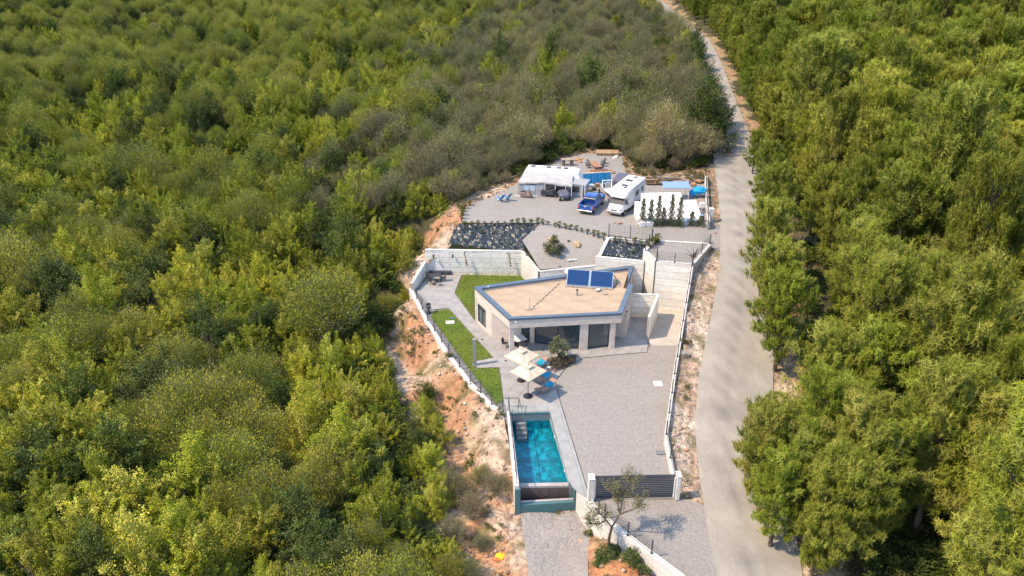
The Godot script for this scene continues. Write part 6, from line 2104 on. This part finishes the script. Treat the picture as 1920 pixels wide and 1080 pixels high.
	o = thing("groundsheet", "pale groundsheet lying before the awning's left window", "groundsheet", Vector3(1.55, 5.04, -92.26), 0.06)
	m = MB.new()
	m.rbox(Vector3(0.2, 0.02, 0.25), Vector3(3.0, 0.03, 0.7), 0.01)
	part("sheet", m, M.grey_canvas, o)
	# logs and rubble behind the tents
	for j in 16:
		var at := Vector3(18.82, 5.1, -97.16) + Vector3(rng.randf_range(-4.2, 2.6), 0, rng.randf_range(-1.6, 1.5))
		at.y = maxf(5.02, ground_height(at.x, at.z)) + 0.1 + 0.12 * (j % 3)
		o = thing("log", "weathered log in the heap of wood behind the white tents", "log", at, rng.randf_range(-0.35, 0.35), "logs heaped behind the tents")
		m = MB.new()
		var hl := rng.randf_range(0.7, 1.7)
		var bend := rng.randf_range(-0.12, 0.12)
		m.tube(Vector3(-hl, 0, 0), Vector3(0, 0.05 + bend, bend), 0.11, 0.10, 7)
		m.tube(Vector3(0, 0.05 + bend, bend), Vector3(hl, 0.08, 0), 0.10, 0.06, 7)
		part("log", m, [M.grey_wood, M.bark, M.pale_wood][j % 3] if j % 5 else M.pale_bark, o)
	o = thing("fallen_pole", "long pale pole lying on the earth left of the awning", "pole", Vector3(-0.34, 4.9, -98.61), 0.45)
	m = MB.new()
	m.tube(Vector3(-2.2, 0.05, 0), Vector3(2.2, 0.55, 0), 0.09, 0.06, 7)
	part("pole", m, M.pale_bark, o)
	o = thing("brick_heap", "small orange heap of broken tiles at the camp drive edge", "rubble", Vector3(11.78, 5.02, -82.93))
	m = MB.new()
	for j in 7: m.rbox(Vector3(rng.randf_range(-0.4, 0.4), 0.05 + 0.03 * (j % 3), rng.randf_range(-0.15, 0.15)), Vector3(0.3, 0.06, 0.16), 0.01, Basis(Vector3.UP, rng.randf() * 3))
	part("broken_tiles", m, M.wood, o)
	# stones edging the dining place, the drive and the tent bed
	k = 0
	for e in [[Vector3(8.91, 5.05, -106.00), "earth_stone"], [Vector3(8.47, 5.05, -106.00), "stone"], [Vector3(9.51, 5.05, -106.24), "earth_stone"], [Vector3(10.00, 5.05, -106.00), "stone"], [Vector3(8.01, 5.05, -105.75), "stone"], [Vector3(9.29, 5.05, -105.26), "earth_stone"], [Vector3(14.39, 5.1, -107.33), "white_concrete"], [Vector3(14.03, 5.1, -106.83), "white_concrete"], [Vector3(15.21, 5.1, -108.60), "stone"], [Vector3(22.64, 5.2, -95.39), "earth_stone"], [Vector3(21.97, 5.2, -96.02), "earth_stone"], [Vector3(23.57, 5.2, -96.64), "earth_stone"], [Vector3(21.23, 5.2, -94.98), "earth_stone"], [Vector3(22.58, 5.2, -97.07), "stone"]]:
		var grp := "orange rocks heaped behind the tents" if k > 8 else "rocks edging the dining place"
		o = thing("rock", "orange rock in the heap of earth behind the white tents" if k > 8 else "rough rock edging the raised dining place", "rock", e[0], rng.randf() * 3, grp)
		var r := rng.randf_range(0.3, 0.55)
		m = MB.new()
		m.blob(Vector3(0, r * 0.35, 0), Vector3(r, r * 0.7, r * 0.8), rng, 0.2)
		part("stone", m, M[e[1]], o)
		k += 1

# ---------------------------------------------------------------- shrubs and small trees about the place
func build_plants() -> void:
	var G := [Color(0.10, 0.115, 0.025), Color(0.12, 0.12, 0.035)]
	var shrub := bush_crown(0.5, 0.95, 9, 60, 0.09, G)
	var shrub_wood := bush_wood(0.6, 0.4, 4)
	var fm := foliage_mat("garden_leaf", Color.WHITE * 1.0)
	fm.backlight = Color(0.08, 0.1, 0.03).linear_to_srgb()
	# the hedge along the camp edge: equal young shrubs
	var edge := [Vector3(-5.23, 5, -82.18), Vector3(-4.48, 5, -82.50), Vector3(-3.71, 5, -82.50), Vector3(-3.01, 5, -82.66), Vector3(-2.24, 5, -82.66), Vector3(-1.53, 5, -82.66), Vector3(-0.77, 5, -82.66), Vector3(-0.06, 5, -82.82), Vector3(0.65, 5, -82.82), Vector3(1.36, 5, -82.82), Vector3(2.07, 5, -82.82), Vector3(2.84, 5, -82.98), Vector3(3.42, 5, -82.66), Vector3(3.95, 5, -82.50), Vector3(4.69, 5, -82.02), Vector3(5.20, 5, -81.70), Vector3(5.83, 5, -81.39), Vector3(6.33, 5, -81.08), Vector3(7.00, 5, -80.77), Vector3(7.56, 5, -80.46), Vector3(8.10, 5, -80.00), Vector3(8.75, 5, -79.54), Vector3(9.23, 5, -79.24), Vector3(9.75, 5, -78.80), Vector3(10.82, 4.9, -78.15), Vector3(11.37, 4.9, -78.01), Vector3(12.00, 4.9, -77.72), Vector3(12.83, 4.9, -77.57), Vector3(13.53, 4.9, -77.43), Vector3(14.18, 4.9, -77.28)]
	var first: Node3D = null
	for i in edge.size():
		var lb := "young green shrub in the row edging the camp gravel" if i < 24 else "young green shrub at the back of the small black planting bed"
		var gp := "shrubs in the row edging the camp" if i < 24 else "shrubs in the small black planting bed"
		if first == null:
			first = plant("hedge_shrub", lb, "shrub", edge[i], shrub, fm, shrub_wood, M.bark, 1.0, gp)
			first.scale = Vector3.ONE * 0.7
		else:
			var c := copy_of(first, edge[i], i * 1.9, lb, rng.randf_range(0.55, 0.8) * (0.8 if i < 8 else 1.0))
			c.set_meta("group", gp)
	for q in [Vector3(-5.64, 5, -84.29), Vector3(-5.59, 5, -85.47), Vector3(-5.77, 5, -86.67), Vector3(-5.46, 5, -87.73), Vector3(-5.01, 5, -88.63)]:
		var c := copy_of(first, q, rng.randf() * 6, "young green shrub at the left edge of the camp gravel", 0.8)
		c.set_meta("group", "shrubs at the left edge of the camp gravel")
	for q in [Vector3(14.19, 5, -75.92), Vector3(14.76, 5, -76.76), Vector3(15.24, 5, -77.33)]:
		var c := copy_of(first, q, rng.randf() * 6, "green shrub between the white pier and the fence", 1.1)
		c.set_meta("group", "shrubs by the white pier")
	# little plants in the black beds and on the terrace
	var tuft := bush_crown(0.3, 0.35, 5, 36, 0.09, [Color(0.07, 0.10, 0.045), Color(0.09, 0.11, 0.05)])
	var tuft0: Node3D = null
	for i in 26:
		var in_a := i < 16
		var at: Vector3
		if in_a:
			at = Vector3(rng.randf_range(-5.4, 2.0), 0, rng.randf_range(-82.5, -80.6))
			at.y = lerpf(2.85, 4.95, clampf((-at.z - 80.2) / 2.7, 0, 1)) + 0.05
		else:
			at = Vector3(rng.randf_range(10.2, 13.2), 0, rng.randf_range(-77.4, -75.4))
			at.y = lerpf(4.1, 4.85, clampf((-at.z - 74.5) / 4.0, 0, 1)) + 0.05
		var lb := "small plant set in the large black planting bed" if in_a else "small plant set in the small black planting bed"
		var gp := "plants in the large black bed" if in_a else "plants in the small black bed"
		if tuft0 == null:
			tuft0 = plant("bedding_plant", lb, "plant", at, tuft, fm, null, null, 1.0, gp)
		else:
			var c := copy_of(tuft0, at, rng.randf() * 6, lb, rng.randf_range(0.35, 0.7))
			c.set_meta("group", gp)
	for q in [Vector3(3.70, 4.3, -80.34), Vector3(2.93, 3.1, -79.04), Vector3(6.06, 4.3, -79.15), Vector3(8.22, 3.7, -78.09), Vector3(3.67, 2.8, -75.84), Vector3(4.99, 2.85, -75.59), Vector3(2.37, 2.8, -77.05), Vector3(6.84, 2.95, -75.91)]:
		var c := copy_of(tuft0, q, rng.randf() * 6, "small dark plant dotted on the olive tree terrace", 0.7)
		c.set_meta("group", "plants dotted on the olive terrace")
	# cypress-like columns in front of the tents
	var cyp := [[1204, 424, 3.1], [1219, 424, 3.0], [1233, 425, 3.5], [1243, 423, 2.0], [1257, 424, 3.6], [1273, 425, 3.3], [1296, 424, 1.6], [1312, 424, 1.1]]
	var ci := 0
	for e in cyp:
		var mb := MB.new()
		var hh: float = e[2]
		for i in int(hh * 560):
			var f := pow(rng.randf(), 1.25)
			var r := (0.52 * (1.0 - f) + 0.13) * sqrt(rng.randf())
			var a := rng.randf() * TAU
			var pulse := 0.65 + 0.35 * sin(f * hh * 9.0 + a)
			var p := Vector3(cos(a) * r * pulse, 0.05 + f * hh, sin(a) * r * pulse)
			var t := rng.randf_range(0.7, 1.3)
			mb.col = Color(0.15 * t, 0.16 * t, 0.085 * t)
			leaf(mb, p, (Vector3(cos(a), 1.2, sin(a)) + rdir() * 0.7).normalized(), rdir(), 0.15, 0.06)
		var wd := MB.new()
		wd.tube(Vector3(0, -0.1, 0), Vector3(0, hh * 0.9, 0), 0.04, 0.015, 6)
		plant("cypress_shrub", ["leftmost slender shrub in front of the tents", "second slender shrub from the left before the tents", "tall slender shrub, third from the left before the tents", "short bushy shrub between two tall ones before the tents", "tallest slender shrub in the middle before the white tents", "broad slender shrub before the gap of the white tents", "low shrub before the right white tent", "lowest shrub beside the boundary wall pillar"][ci], "shrub", Vector3.ZERO, mb.mesh(), fm, wd.mesh(), M.bark, 1.0, "", 0).position = [Vector3(14.33, 5, -82.18), Vector3(15.21, 5, -82.18), Vector3(16.01, 5, -82.02), Vector3(16.65, 5, -82.34), Vector3(17.45, 5, -82.18), Vector3(18.36, 5, -82.02), Vector3(19.74, 5, -82.18), Vector3(20.68, 5, -82.18)][ci]
		ci += 1
	# olive on the terrace, olive shrub in the yard bed, bare shrub on the small terrace
	var OL := [Color(0.085, 0.095, 0.04), Color(0.12, 0.125, 0.07)]
	var o1 := bush_crown(1.15, 2.6, 16, 170, 0.14, OL, 0.2, 0.7)
	plant("olive_tree", "lone olive tree on the gravel terrace behind the roof", "tree", Vector3(4.53, 3, -77.57), o1, fm, bush_wood(2.2, 1.0, 4), M.bark)
	var o2 := bush_crown(1.0, 2.3, 15, 170, 0.13, [Color(0.11, 0.125, 0.06), Color(0.15, 0.155, 0.085)], 0.4, 0.7)
	plant("olive_shrub", "grey green olive shrub in the bed before the villa glazing", "shrub", Vector3(4.33, 0.05, -61.98), o2, fm, bush_wood(1.7, 0.7, 5), M.bark)
	var low := twig_crown(0.5, 0.6, 60, [Color(0.12, 0.09, 0.07), Color(0.1, 0.1, 0.05)], Color(0.14, 0.10, 0.08), 8, 0.08)
	var li := 0
	for q in [Vector3(3.58, 0.05, -61.43), Vector3(4.00, 0.05, -61.15), Vector3(3.92, 0.05, -60.61), Vector3(5.06, 0.05, -61.43), Vector3(4.56, 0.05, -60.97)]:
		plant("low_shrub", ["low brown shrub left of the olive shrub, by a pale stone", "low brown shrub between the loungers and the olive shrub", "foremost low brown shrub of the yard bed", "low brown shrub right of the olive shrub in its shadow", "low brown shrub just in front of the olive shrub"][li], "shrub", q, low, fm, null, null, rng.randf_range(0.8, 1.2), "", li * 1.3)
		li += 1
	var bare := MB.new()
	for k in 9:
		var a := rng.randf() * TAU
		var p := Vector3(0, 0, 0)
		var d := Vector3(cos(a) * 0.6, 0.8, sin(a) * 0.6)
		for i in 3:
			var q := p + (d + rdir() * 0.4).normalized() * 0.42
			bare.tube(p, q, 0.05 - i * 0.014, 0.036 - i * 0.012, 5)
			p = q
	var bo := thing("bare_shrub", "bare dark branching shrub on the small gravel terrace by the lane", "shrub", Vector3(18.22, 5.06, -73.60))
	part("branches", bare, M.bark, bo)
	# the sparse tree at the bottom with its long shadow, and the bushes on the mound
	var tw := MB.new()
	var sp := MB.new()
	var limbs := [[Vector3(0.15, 1.9, 0.0), Vector3(0.6, 3.0, 0.0), Vector3(0.9, 4.6, -0.5)], [Vector3(0.15, 1.9, 0.0), Vector3(-0.3, 2.8, 0.3), Vector3(-1.0, 3.6, 0.2)], [Vector3(0.6, 3.0, 0.0), Vector3(1.6, 3.8, 0.3), Vector3(2.1, 4.4, 0.1)], [Vector3(0.6, 3.0, 0.0), Vector3(0.4, 4.0, -0.4), Vector3(-0.1, 5.0, -0.6)], [Vector3(-0.3, 2.8, 0.3), Vector3(-0.8, 3.0, 0.9), Vector3(-1.5, 3.1, 0.9)], [Vector3(0.9, 4.6, -0.5), Vector3(1.1, 5.2, -0.6), Vector3(1.4, 5.7, -0.5)]]
	tw.tube(Vector3(0, -0.3, 0), Vector3(0.02, 1.0, 0.05), 0.13, 0.10, 7, false)
	tw.tube(Vector3(0.02, 1.0, 0.05), Vector3(0.15, 1.9, 0), 0.10, 0.08, 7, false)
	for e in limbs:
		tw.tube(e[0], e[1], 0.06, 0.045, 6, false)
		tw.tube(e[1], e[2], 0.045, 0.015, 5, false)
		for k in 16:
			var f := rng.randf_range(0.1, 1.05)
			var p: Vector3 = e[1].lerp(e[2], f)
			var q: Vector3 = p + (rdir() + Vector3(0, 0.5, 0)) * rng.randf_range(0.35, 0.75)
			tw.tube(p, q, 0.014, 0.006, 3, false)
			for i in 32:
				var t := rng.randf_range(0.75, 1.3)
				sp.col = Color(0.13 * t, 0.12 * t, 0.055 * t)
				leaf(sp, p.lerp(q, rng.randf_range(0.4, 1.1)) + rdir() * 0.2, rdir(), (LIGHTWARD + rdir()).normalized(), 0.12, 0.06)
	plant("sparse_olive_tree", "thin leaning tree with sparse olive leaves in front of the gate", "tree", Vector3(6.36, -1.3, -40.05), sp.mesh(), fm, tw.mesh(), M.bark)
	var mb1 := bush_crown(0.75, 1.0, 12, 130, 0.10, [Color(0.07, 0.095, 0.03), Color(0.09, 0.11, 0.035)])
	var bi := 0
	for e in [[Vector3(7.82, -1.2, -38.91), 1.25], [Vector3(7.27, -1.2, -40.93), 0.9], [Vector3(6.20, -1.8, -39.61), 1.0], [Vector3(6.68, -1.5, -39.68), 0.8], [Vector3(8.16, -1.2, -37.86), 0.9], [Vector3(5.87, -2, -39.06), 0.8]]:
		plant("mound_bush", ["largest round green bush on the orange mound, with white blossom", "green bush at the foot of the driveway wall", "green bush left on the mound below the sparse tree", "small green bush between the tree foot and the round bush", "green bush at the bottom edge beside the round bush", "low green bush at the lower left foot of the mound"][bi], "bush", e[0], mb1, fm, shrub_wood, M.bark, e[1], "", bi * 1.1)
		bi += 1
	# stones along the lower path and on the banks, all too many to count
	var pb := MB.new()
	pb.blob(Vector3(0, 0.3, 0), Vector3(1, 0.7, 0.8), rng, 0.22, 4, 6)
	var pm := pb.mesh()
	var xs := []
	var cs := []
	for i in 22000:
		var x := rng.randf_range(-14, 24)
		var z := rng.randf_range(-122, -34)
		var q := Vector2(x, z)
		var r := road_at(z)
		if not Geometry2D.is_point_in_polygon(q, clear_) or Geometry2D.is_point_in_polygon(q, site): continue
		if x > r[0] - 0.5 and x < r[1] + 0.3: continue
		if x > 0.5 and x < 5.2 and z > -44.6 and rng.randf() < 0.93: continue
		if patch.get_noise_2d(x * 1.5, z * 1.5) < rng.randf_range(-0.5, 0.3): continue
		var s := 0.05 + 0.17 * pow(rng.randf(), 3.0)
		xs.append(Transform3D(Basis.from_euler(Vector3(rng.randf(), rng.randf() * 6, rng.randf())).scaled(Vector3.ONE * s), Vector3(x, ground_height(x, z), z)))
		var pale := rng.randf()
		cs.append(Color(0.62, 0.52, 0.42).lerp(Color(0.50, 0.26, 0.14), pale) * rng.randf_range(0.7, 1.15))
	tag(scatter("bank_stones", pm, M.ground, xs, cs), "loose stones strewn over the earth banks and the lane verge", "stones")
	# weeds on the banks and the verge
	var wd2 := bush_crown(0.35, 0.35, 5, 26, 0.09, [Color(0.11, 0.12, 0.035), Color(0.14, 0.12, 0.05), Color(0.09, 0.11, 0.03)])
	xs = []
	for i in 7000:
		var x := rng.randf_range(-13, 26)
		var z := rng.randf_range(-122, -34)
		var q := Vector2(x, z)
		var r := road_at(z)
		var inside := Geometry2D.is_point_in_polygon(q, clear_)
		if Geometry2D.is_point_in_polygon(q, site): continue
		if x > r[0] - 0.7 and x < r[1] + 0.5: continue
		if not inside and not (x > r[1] and x < r[1] + 5): continue
		if x > 0.3 and x < 5.3 and z > -44.6: continue
		var w := patch.get_noise_2d(x * 2.2 + 70, z * 2.2)
		var bias := 0.21
		if z < -88 and x > 5: bias = -0.1
		if x > 8 and z > -86: bias = 0.34
		if w < bias: continue
		xs.append(Transform3D(Basis(Vector3.UP, rng.randf() * 6).scaled(Vector3.ONE * rng.randf_range(0.5, 1.5)), Vector3(x, ground_height(x, z), z)))
	tag(scatter("bank_weeds", wd2, fm, xs), "green and brown weeds growing on the earth banks and verges", "weeds")

# ---------------------------------------------------------------- the woods
func build_woods() -> void:
	var LEAFY := [Color(0.245, 0.245, 0.026), Color(0.20, 0.212, 0.022), Color(0.285, 0.272, 0.05)]
	var DARK := [Color(0.065, 0.085, 0.02), Color(0.05, 0.07, 0.018), Color(0.085, 0.10, 0.024)]
	var GREY := [Color(0.21, 0.19, 0.09), Color(0.17, 0.175, 0.06), Color(0.24, 0.205, 0.115)]
	var PINE := [Color(0.205, 0.222, 0.032), Color(0.175, 0.198, 0.03), Color(0.24, 0.244, 0.05)]
	var kinds := []
	for i in 6:
		kinds.append({"name": "leafy_tree", "crown": spray_crown(2.4, 4.7, 92, 190, 0.102, LEAFY, [1.0, 1.2, 0.8, 1.1, 1.4, 0.9][i]), "wood": bush_wood(3.6, 2.0), "r": 2.3})
	for i in 3:
		kinds.append({"name": "evergreen_oak", "crown": spray_crown(2.1, 4.4, 95, 105, 0.115, DARK, 1.5), "wood": bush_wood(3.4, 1.7), "r": 2.0})
	for i in 3:
		kinds.append({"name": "twiggy_tree", "crown": twig_crown(2.3, 4.8, 190, GREY, Color(0.16, 0.13, 0.10), 22, 0.12), "wood": bush_wood(3.4, 1.8, 6), "r": 2.2})
	for i in 2:
		kinds.append({"name": "feathery_tree", "crown": twig_crown(2.4, 5.0, 260, LEAFY, Color(0.15, 0.14, 0.08), 26, 0.12), "wood": bush_wood(3.6, 1.8, 6), "r": 2.2})
	for i in 5:
		var p := pine_crown(2.8, 8.4, 72, PINE, 24, 0.23)
		kinds.append({"name": "pine_tree", "crown": p[0], "wood": p[1], "r": 2.8})
	var tints := []
	for i in 7:
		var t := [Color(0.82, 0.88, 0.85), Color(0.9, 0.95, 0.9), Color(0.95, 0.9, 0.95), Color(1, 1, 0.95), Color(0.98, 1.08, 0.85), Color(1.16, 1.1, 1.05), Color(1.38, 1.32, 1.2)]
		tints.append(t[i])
	var mats := []
	for i in tints.size():
		var m := foliage_mat("leaf_tint_%d" % i, Color.WHITE)
		m.albedo_color = Color(tints[i].r, tints[i].g, tints[i].b).linear_to_srgb()
		m.backlight = Color(0.12, 0.14, 0.02).linear_to_srgb()
		mats.append(m)
	# where trees stand
	var places := []
	var tree_noise := FastNoiseLite.new()
	tree_noise.seed = 21; tree_noise.frequency = 0.045
	var d := 30.0
	while d < 420.0:
		var step := 2.45 if d < 130 else (3.1 if d < 220 else 4.0)
		var half := d * 0.72 + 14.0
		var x := -half
		while x < half:
			var px := x + rng.randf_range(-0.5, 0.5) * step
			var pz := -d + rng.randf_range(-0.5, 0.5) * step
			x += step
			var q := Vector2(px, pz)
			var r := road_at(pz)
			if Geometry2D.is_point_in_polygon(q, clear_) or Geometry2D.is_point_in_polygon(q, site): continue
			if pz > -42 and px > -3 and px < r[1] + 2.0: continue
			if px > r[0] - 1.7 and px < r[1] + (1.8 if pz < -100 else (3.4 if pz < -68 else 5.5)): continue
			if pz > -45 and px > r[0] and px < r[1] + 7.0: continue
			var right: bool = px > r[1]
			if right and rng.randf() < (0.42 if px > r[1] + 7.0 or pz > -95 else 0.0): continue
			var n := tree_noise.get_noise_2d(px, pz)
			var n2 := tree_noise.get_noise_2d(px * 3.0 + 200, pz * 3.0)
			var kind := 0
			if right:
				kind = 14 + rng.randi() % 5
			else:
				var mid := smoothstep(-40.0, 0.0, px + (pz + 110) * 0.08) * smoothstep(-84.0, -100.0, pz)
				var u := rng.randf()
				if u < mid * 0.8: kind = 9 + rng.randi() % 3
				elif n2 > 0.34 or u > 0.93: kind = 6 + rng.randi() % 3
				elif n > 0.18 - 0.4 * smoothstep(130.0, 200.0, d) * smoothstep(0.0, -50.0, px): kind = 12 + rng.randi() % 2
				else: kind = rng.randi() % 6
			var sc := (0.68 + 0.62 * pow(rng.randf(), 1.6)) * (1.0 + 0.45 * n2)
			if right:
				sc = rng.randf_range(0.95, 1.65) * (1.0 + 0.3 * n2)
				if px - r[1] < 5.0 and d > 70: sc = rng.randf_range(0.8, 1.05)
			elif kind >= 6 and kind < 9: sc *= 1.12
			if not right and d > 150: sc *= 0.9
			if not right and pz > -90 and Geometry2D.is_point_in_polygon(q + Vector2(3.2, -1.0), clear_): sc = minf(sc, rng.randf_range(0.45, 0.62))
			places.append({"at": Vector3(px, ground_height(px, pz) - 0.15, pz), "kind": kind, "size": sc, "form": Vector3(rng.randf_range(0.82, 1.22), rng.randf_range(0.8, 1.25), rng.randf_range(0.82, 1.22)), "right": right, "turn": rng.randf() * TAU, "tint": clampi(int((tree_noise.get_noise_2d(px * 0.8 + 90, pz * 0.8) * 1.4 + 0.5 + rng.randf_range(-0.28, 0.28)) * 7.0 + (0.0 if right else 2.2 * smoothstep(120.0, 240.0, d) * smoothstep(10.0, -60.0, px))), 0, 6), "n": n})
		d += step * 0.9
	# chosen trees: along the lane, overhanging it, and round the camp
	var extra := []
	for q in [[Vector3(23.54, 9, -67.94), 1.15], [Vector3(22.13, 8.5, -60.48), 1.2], [Vector3(22.14, 7, -57.58), 1.1], [Vector3(17.07, 4.5, -44.78), 0.9], [Vector3(16.85, 4, -42.26), 1.05], [Vector3(16.76, 4, -39.37), 0.9], [Vector3(18.44, 4, -40.64), 1.0], [Vector3(19.80, 2.5, -39.12), 0.95], [Vector3(20.49, 1.5, -37.16), 1.05], [Vector3(22.32, 2, -38.71), 1.2], [Vector3(18.69, 1.2, -37.02), 0.7], [Vector3(20.44, 4.5, -42.73), 1.3], [Vector3(22.04, 5, -47.56), 1.3], [Vector3(19.37, 3.5, -37.30), 1.1], [Vector3(21.53, 4.5, -40.04), 1.3],  [Vector3(26.25, 9.5, -75.74), 1.15], [Vector3(28.67, 9.5, -86.02), 1.0], [Vector3(31.01, 8, -99.35), 0.7]]:
		extra.append([q[0].x, q[0].z, 14 + rng.randi() % 5, q[1]])
	for q in [[Vector3(-7.27, -3, -56.09), 0, 0.62], [Vector3(-6.04, -3, -53.29), 3, 0.6], [Vector3(-7.27, -3, -52.44), 7, 0.7], [Vector3(-6.17, -3, -49.77), 1, 0.7], [Vector3(-3.60, -3, -47.00), 10, 0.55], [Vector3(-2.36, -3, -48.20), 9, 0.45], [Vector3(-1.27, -3, -46.41), 11, 0.48], [Vector3(-2.90, -3, -44.71), 9, 0.5], [Vector3(-4.13, -3, -42.83), 11, 0.5], [Vector3(-2.03, -3, -41.81), 10, 0.34], [Vector3(-4.76, -3, -47.60), 10, 0.5], [Vector3(-5.48, -3, -45.55), 4, 0.7], [Vector3(-4.46, -3, -39.85), 2, 0.65], [Vector3(-2.82, -3, -39.15), 9, 0.45], [Vector3(-7.58, -3, -59.27), 8, 0.5],
			[Vector3(26.30, 5.4, -105.59), 9, 1.0], [Vector3(27.18, 5.4, -109.67), 6, 1.7], [Vector3(27.97, 5.4, -114.03), 7, 2.0], [Vector3(28.82, 5.4, -118.71), 8, 2.0], [Vector3(29.85, 5.4, -123.09), 6, 1.8], [Vector3(27.61, 5.4, -117.51), 9, 1.6], [Vector3(30.04, 5.4, -130.94), 9, 1.5], [Vector3(32.47, 5.4, -136.55), 8, 1.3], [Vector3(35.05, 5.4, -151.49), 6, 1.6], [Vector3(37.51, 5.4, -166.84), 8, 1.7], [Vector3(40.46, 5.4, -185.30), 7, 1.6], [Vector3(39.08, 5.4, -181.97), 7, 1.4], [Vector3(31.63, 5.4, -140.54), 10, 1.3], [Vector3(34.08, 5.4, -158.83), 10, 1.3], [Vector3(36.68, 5.4, -176.86), 11, 1.3], [Vector3(38.99, 5.4, -199.83), 11, 1.2], [Vector3(-3.67, 4.7, -95.22), 9, 0.35], [Vector3(-2.36, 4.8, -96.78), 10, 0.4], [Vector3(-0.81, 4.9, -97.33), 11, 0.38], [Vector3(-4.61, 4.4, -93.69), 10, 0.4], [Vector3(18.02, 5.2, -99.01), 9, 0.32], [Vector3(21.23, 5.3, -101.62), 10, 0.4], [Vector3(23.40, 5.4, -102.70), 11, 0.36], [Vector3(17.48, 5.2, -103.34), 10, 0.6], [Vector3(16.61, 5.2, -104.78), 9, 0.5], [Vector3(19.31, 5.3, -105.92), 11, 0.8]]:
		extra.append([q[0].x, q[0].z, q[1], q[2]])
	for e in extra:
		places.append({"at": Vector3(e[0], ground_height(e[0], e[1]) - 0.15, e[1]), "kind": e[2], "size": e[3], "form": Vector3.ONE, "right": e[2] >= 14, "turn": rng.randf() * TAU, "tint": rng.randi() % 5, "n": 0.0})
	# the nearest of each kind in view are things of their own, the rest is the far wood
	var in_view := func(p: Dictionary) -> bool:
		var a: Vector3 = p.at + Vector3(0, 2.5, 0) - Vector3(0, 37.5, 0)
		var depth := -a.z * 0.8988 - a.y * 0.4384
		if depth < 5: return false
		var u := a.x / depth
		var v := (-a.y * 0.8988 + a.z * 0.4384) / depth
		return absf(u) < 0.66 and v < 0.40
	for p in places: p.far = p.at.length()
	places.sort_custom(func(a, b): return a.far < b.far)
	var count := {}
	var protos := {}
	var rest := {}
	for p in places:
		var k: Dictionary = kinds[p.kind]
		var c: int = count.get(k.name, 0)
		var most: int = {"leafy_tree": 230, "pine_tree": 230, "evergreen_oak": 70, "twiggy_tree": 110, "feathery_tree": 90}[k.name]
		if c < most and in_view.call(p):
			count[k.name] = c + 1
			var depth: float = -p.at.z
			var across: float = p.at.x / depth
			var region := ""
			if p.right:
				region = "right of the lane " + ("near the gate" if depth < 58 else ("by the villa" if depth < 80 else ("by the camp" if depth < 105 else "beyond the camp")))
				region += "" if across < 0.42 else ", right edge"
			elif depth > 92 and across > -0.14: region = "behind the camp" if across < 0.1 else "between camp and lane"
			elif depth < 56: region = "at the lower left corner" if across < -0.4 else ("along the bottom left" if across < -0.2 else "beside the pool bank")
			else: region = ("at the left edge" if across < -0.42 else ("halfway to the left edge" if across < -0.25 else "beside the earth bank")) + (", by the villa" if depth < 80 else ", by the camp")
			var noun: String = {"leafy_tree": "bright olive green bushy tree", "pine_tree": "feathery green pine tree", "evergreen_oak": "dark green evergreen tree", "twiggy_tree": "grey brown twiggy tree", "feathery_tree": "fine feathery light green tree"}[k.name]
			if p.right and p.at.x - road_at(p.at.z)[1] < 5.0: noun = "leaning out green pine tree"
			noun = ("small " if p.size < 0.75 else ("tall " if p.size > 1.2 else "")) + noun
			var lb := noun + " " + region
			var o := thing(k.name, lb, "tree" if k.name != "pine_tree" else "pine tree", p.at, p.turn, noun.replace("tree", "trees") + " " + region)
			o.scale = p.form * p.size
			shared("trunk", k.wood, M.pale_bark if k.name != "pine_tree" else M.bark, o)
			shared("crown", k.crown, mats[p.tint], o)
		else:
			if not rest.has(p.kind): rest[p.kind] = [[], []]
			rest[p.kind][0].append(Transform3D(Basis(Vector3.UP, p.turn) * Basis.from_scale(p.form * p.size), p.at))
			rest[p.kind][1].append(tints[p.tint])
	var names := {"leafy_tree": "far_leafy_wood", "pine_tree": "far_pine_wood", "evergreen_oak": "far_evergreen_wood", "twiggy_tree": "far_twiggy_wood", "feathery_tree": "far_feathery_wood"}
	for k in rest:
		var kd: Dictionary = kinds[k]
		var o := scatter(names[kd.name], kd.crown, mats[0], rest[k][0], rest[k][1])
		tag(o, "far off mass of " + str(kd.name).replace("_", " ") + "s covering the hillside", "wood", "far off woods on the hillside")
		if kd.name == "pine_tree":
			var t := scatter("far_pine_trunks", kd.wood, M.bark, rest[k][0])
			tag(t, "trunks and limbs of the far off pine wood on the right", "wood", "far off pine trunks")
	# undergrowth under the trees
	var ug := bush_crown(1.1, 1.3, 9, 90, 0.15, [Color(0.075, 0.09, 0.02), Color(0.09, 0.10, 0.025)])
	var xs := []
	var cs := []
	for i in 9000:
		var z := -rng.randf_range(28, 190)
		var x := rng.randf_range(-1, 1) * (-z * 0.7 + 10)
		var q := Vector2(x, z)
		var r := road_at(z)
		if Geometry2D.is_point_in_polygon(q, clear_) or Geometry2D.is_point_in_polygon(q, site): continue
		if x > r[0] - 1.6 and x < r[1] + 2.8: continue
		if z > -42 and x > -3 and x < r[1] + 2.0: continue
		xs.append(Transform3D(Basis(Vector3.UP, rng.randf() * 6).scaled(Vector3.ONE * rng.randf_range(0.7, 1.4)), Vector3(x, ground_height(x, z) - 0.1, z)))
		cs.append(tints[rng.randi() % tints.size()])
	tag(scatter("undergrowth", ug, mats[0], xs, cs), "low green undergrowth beneath the trees of the woods", "undergrowth")

# x, z, kind, size
var EXTRA := []
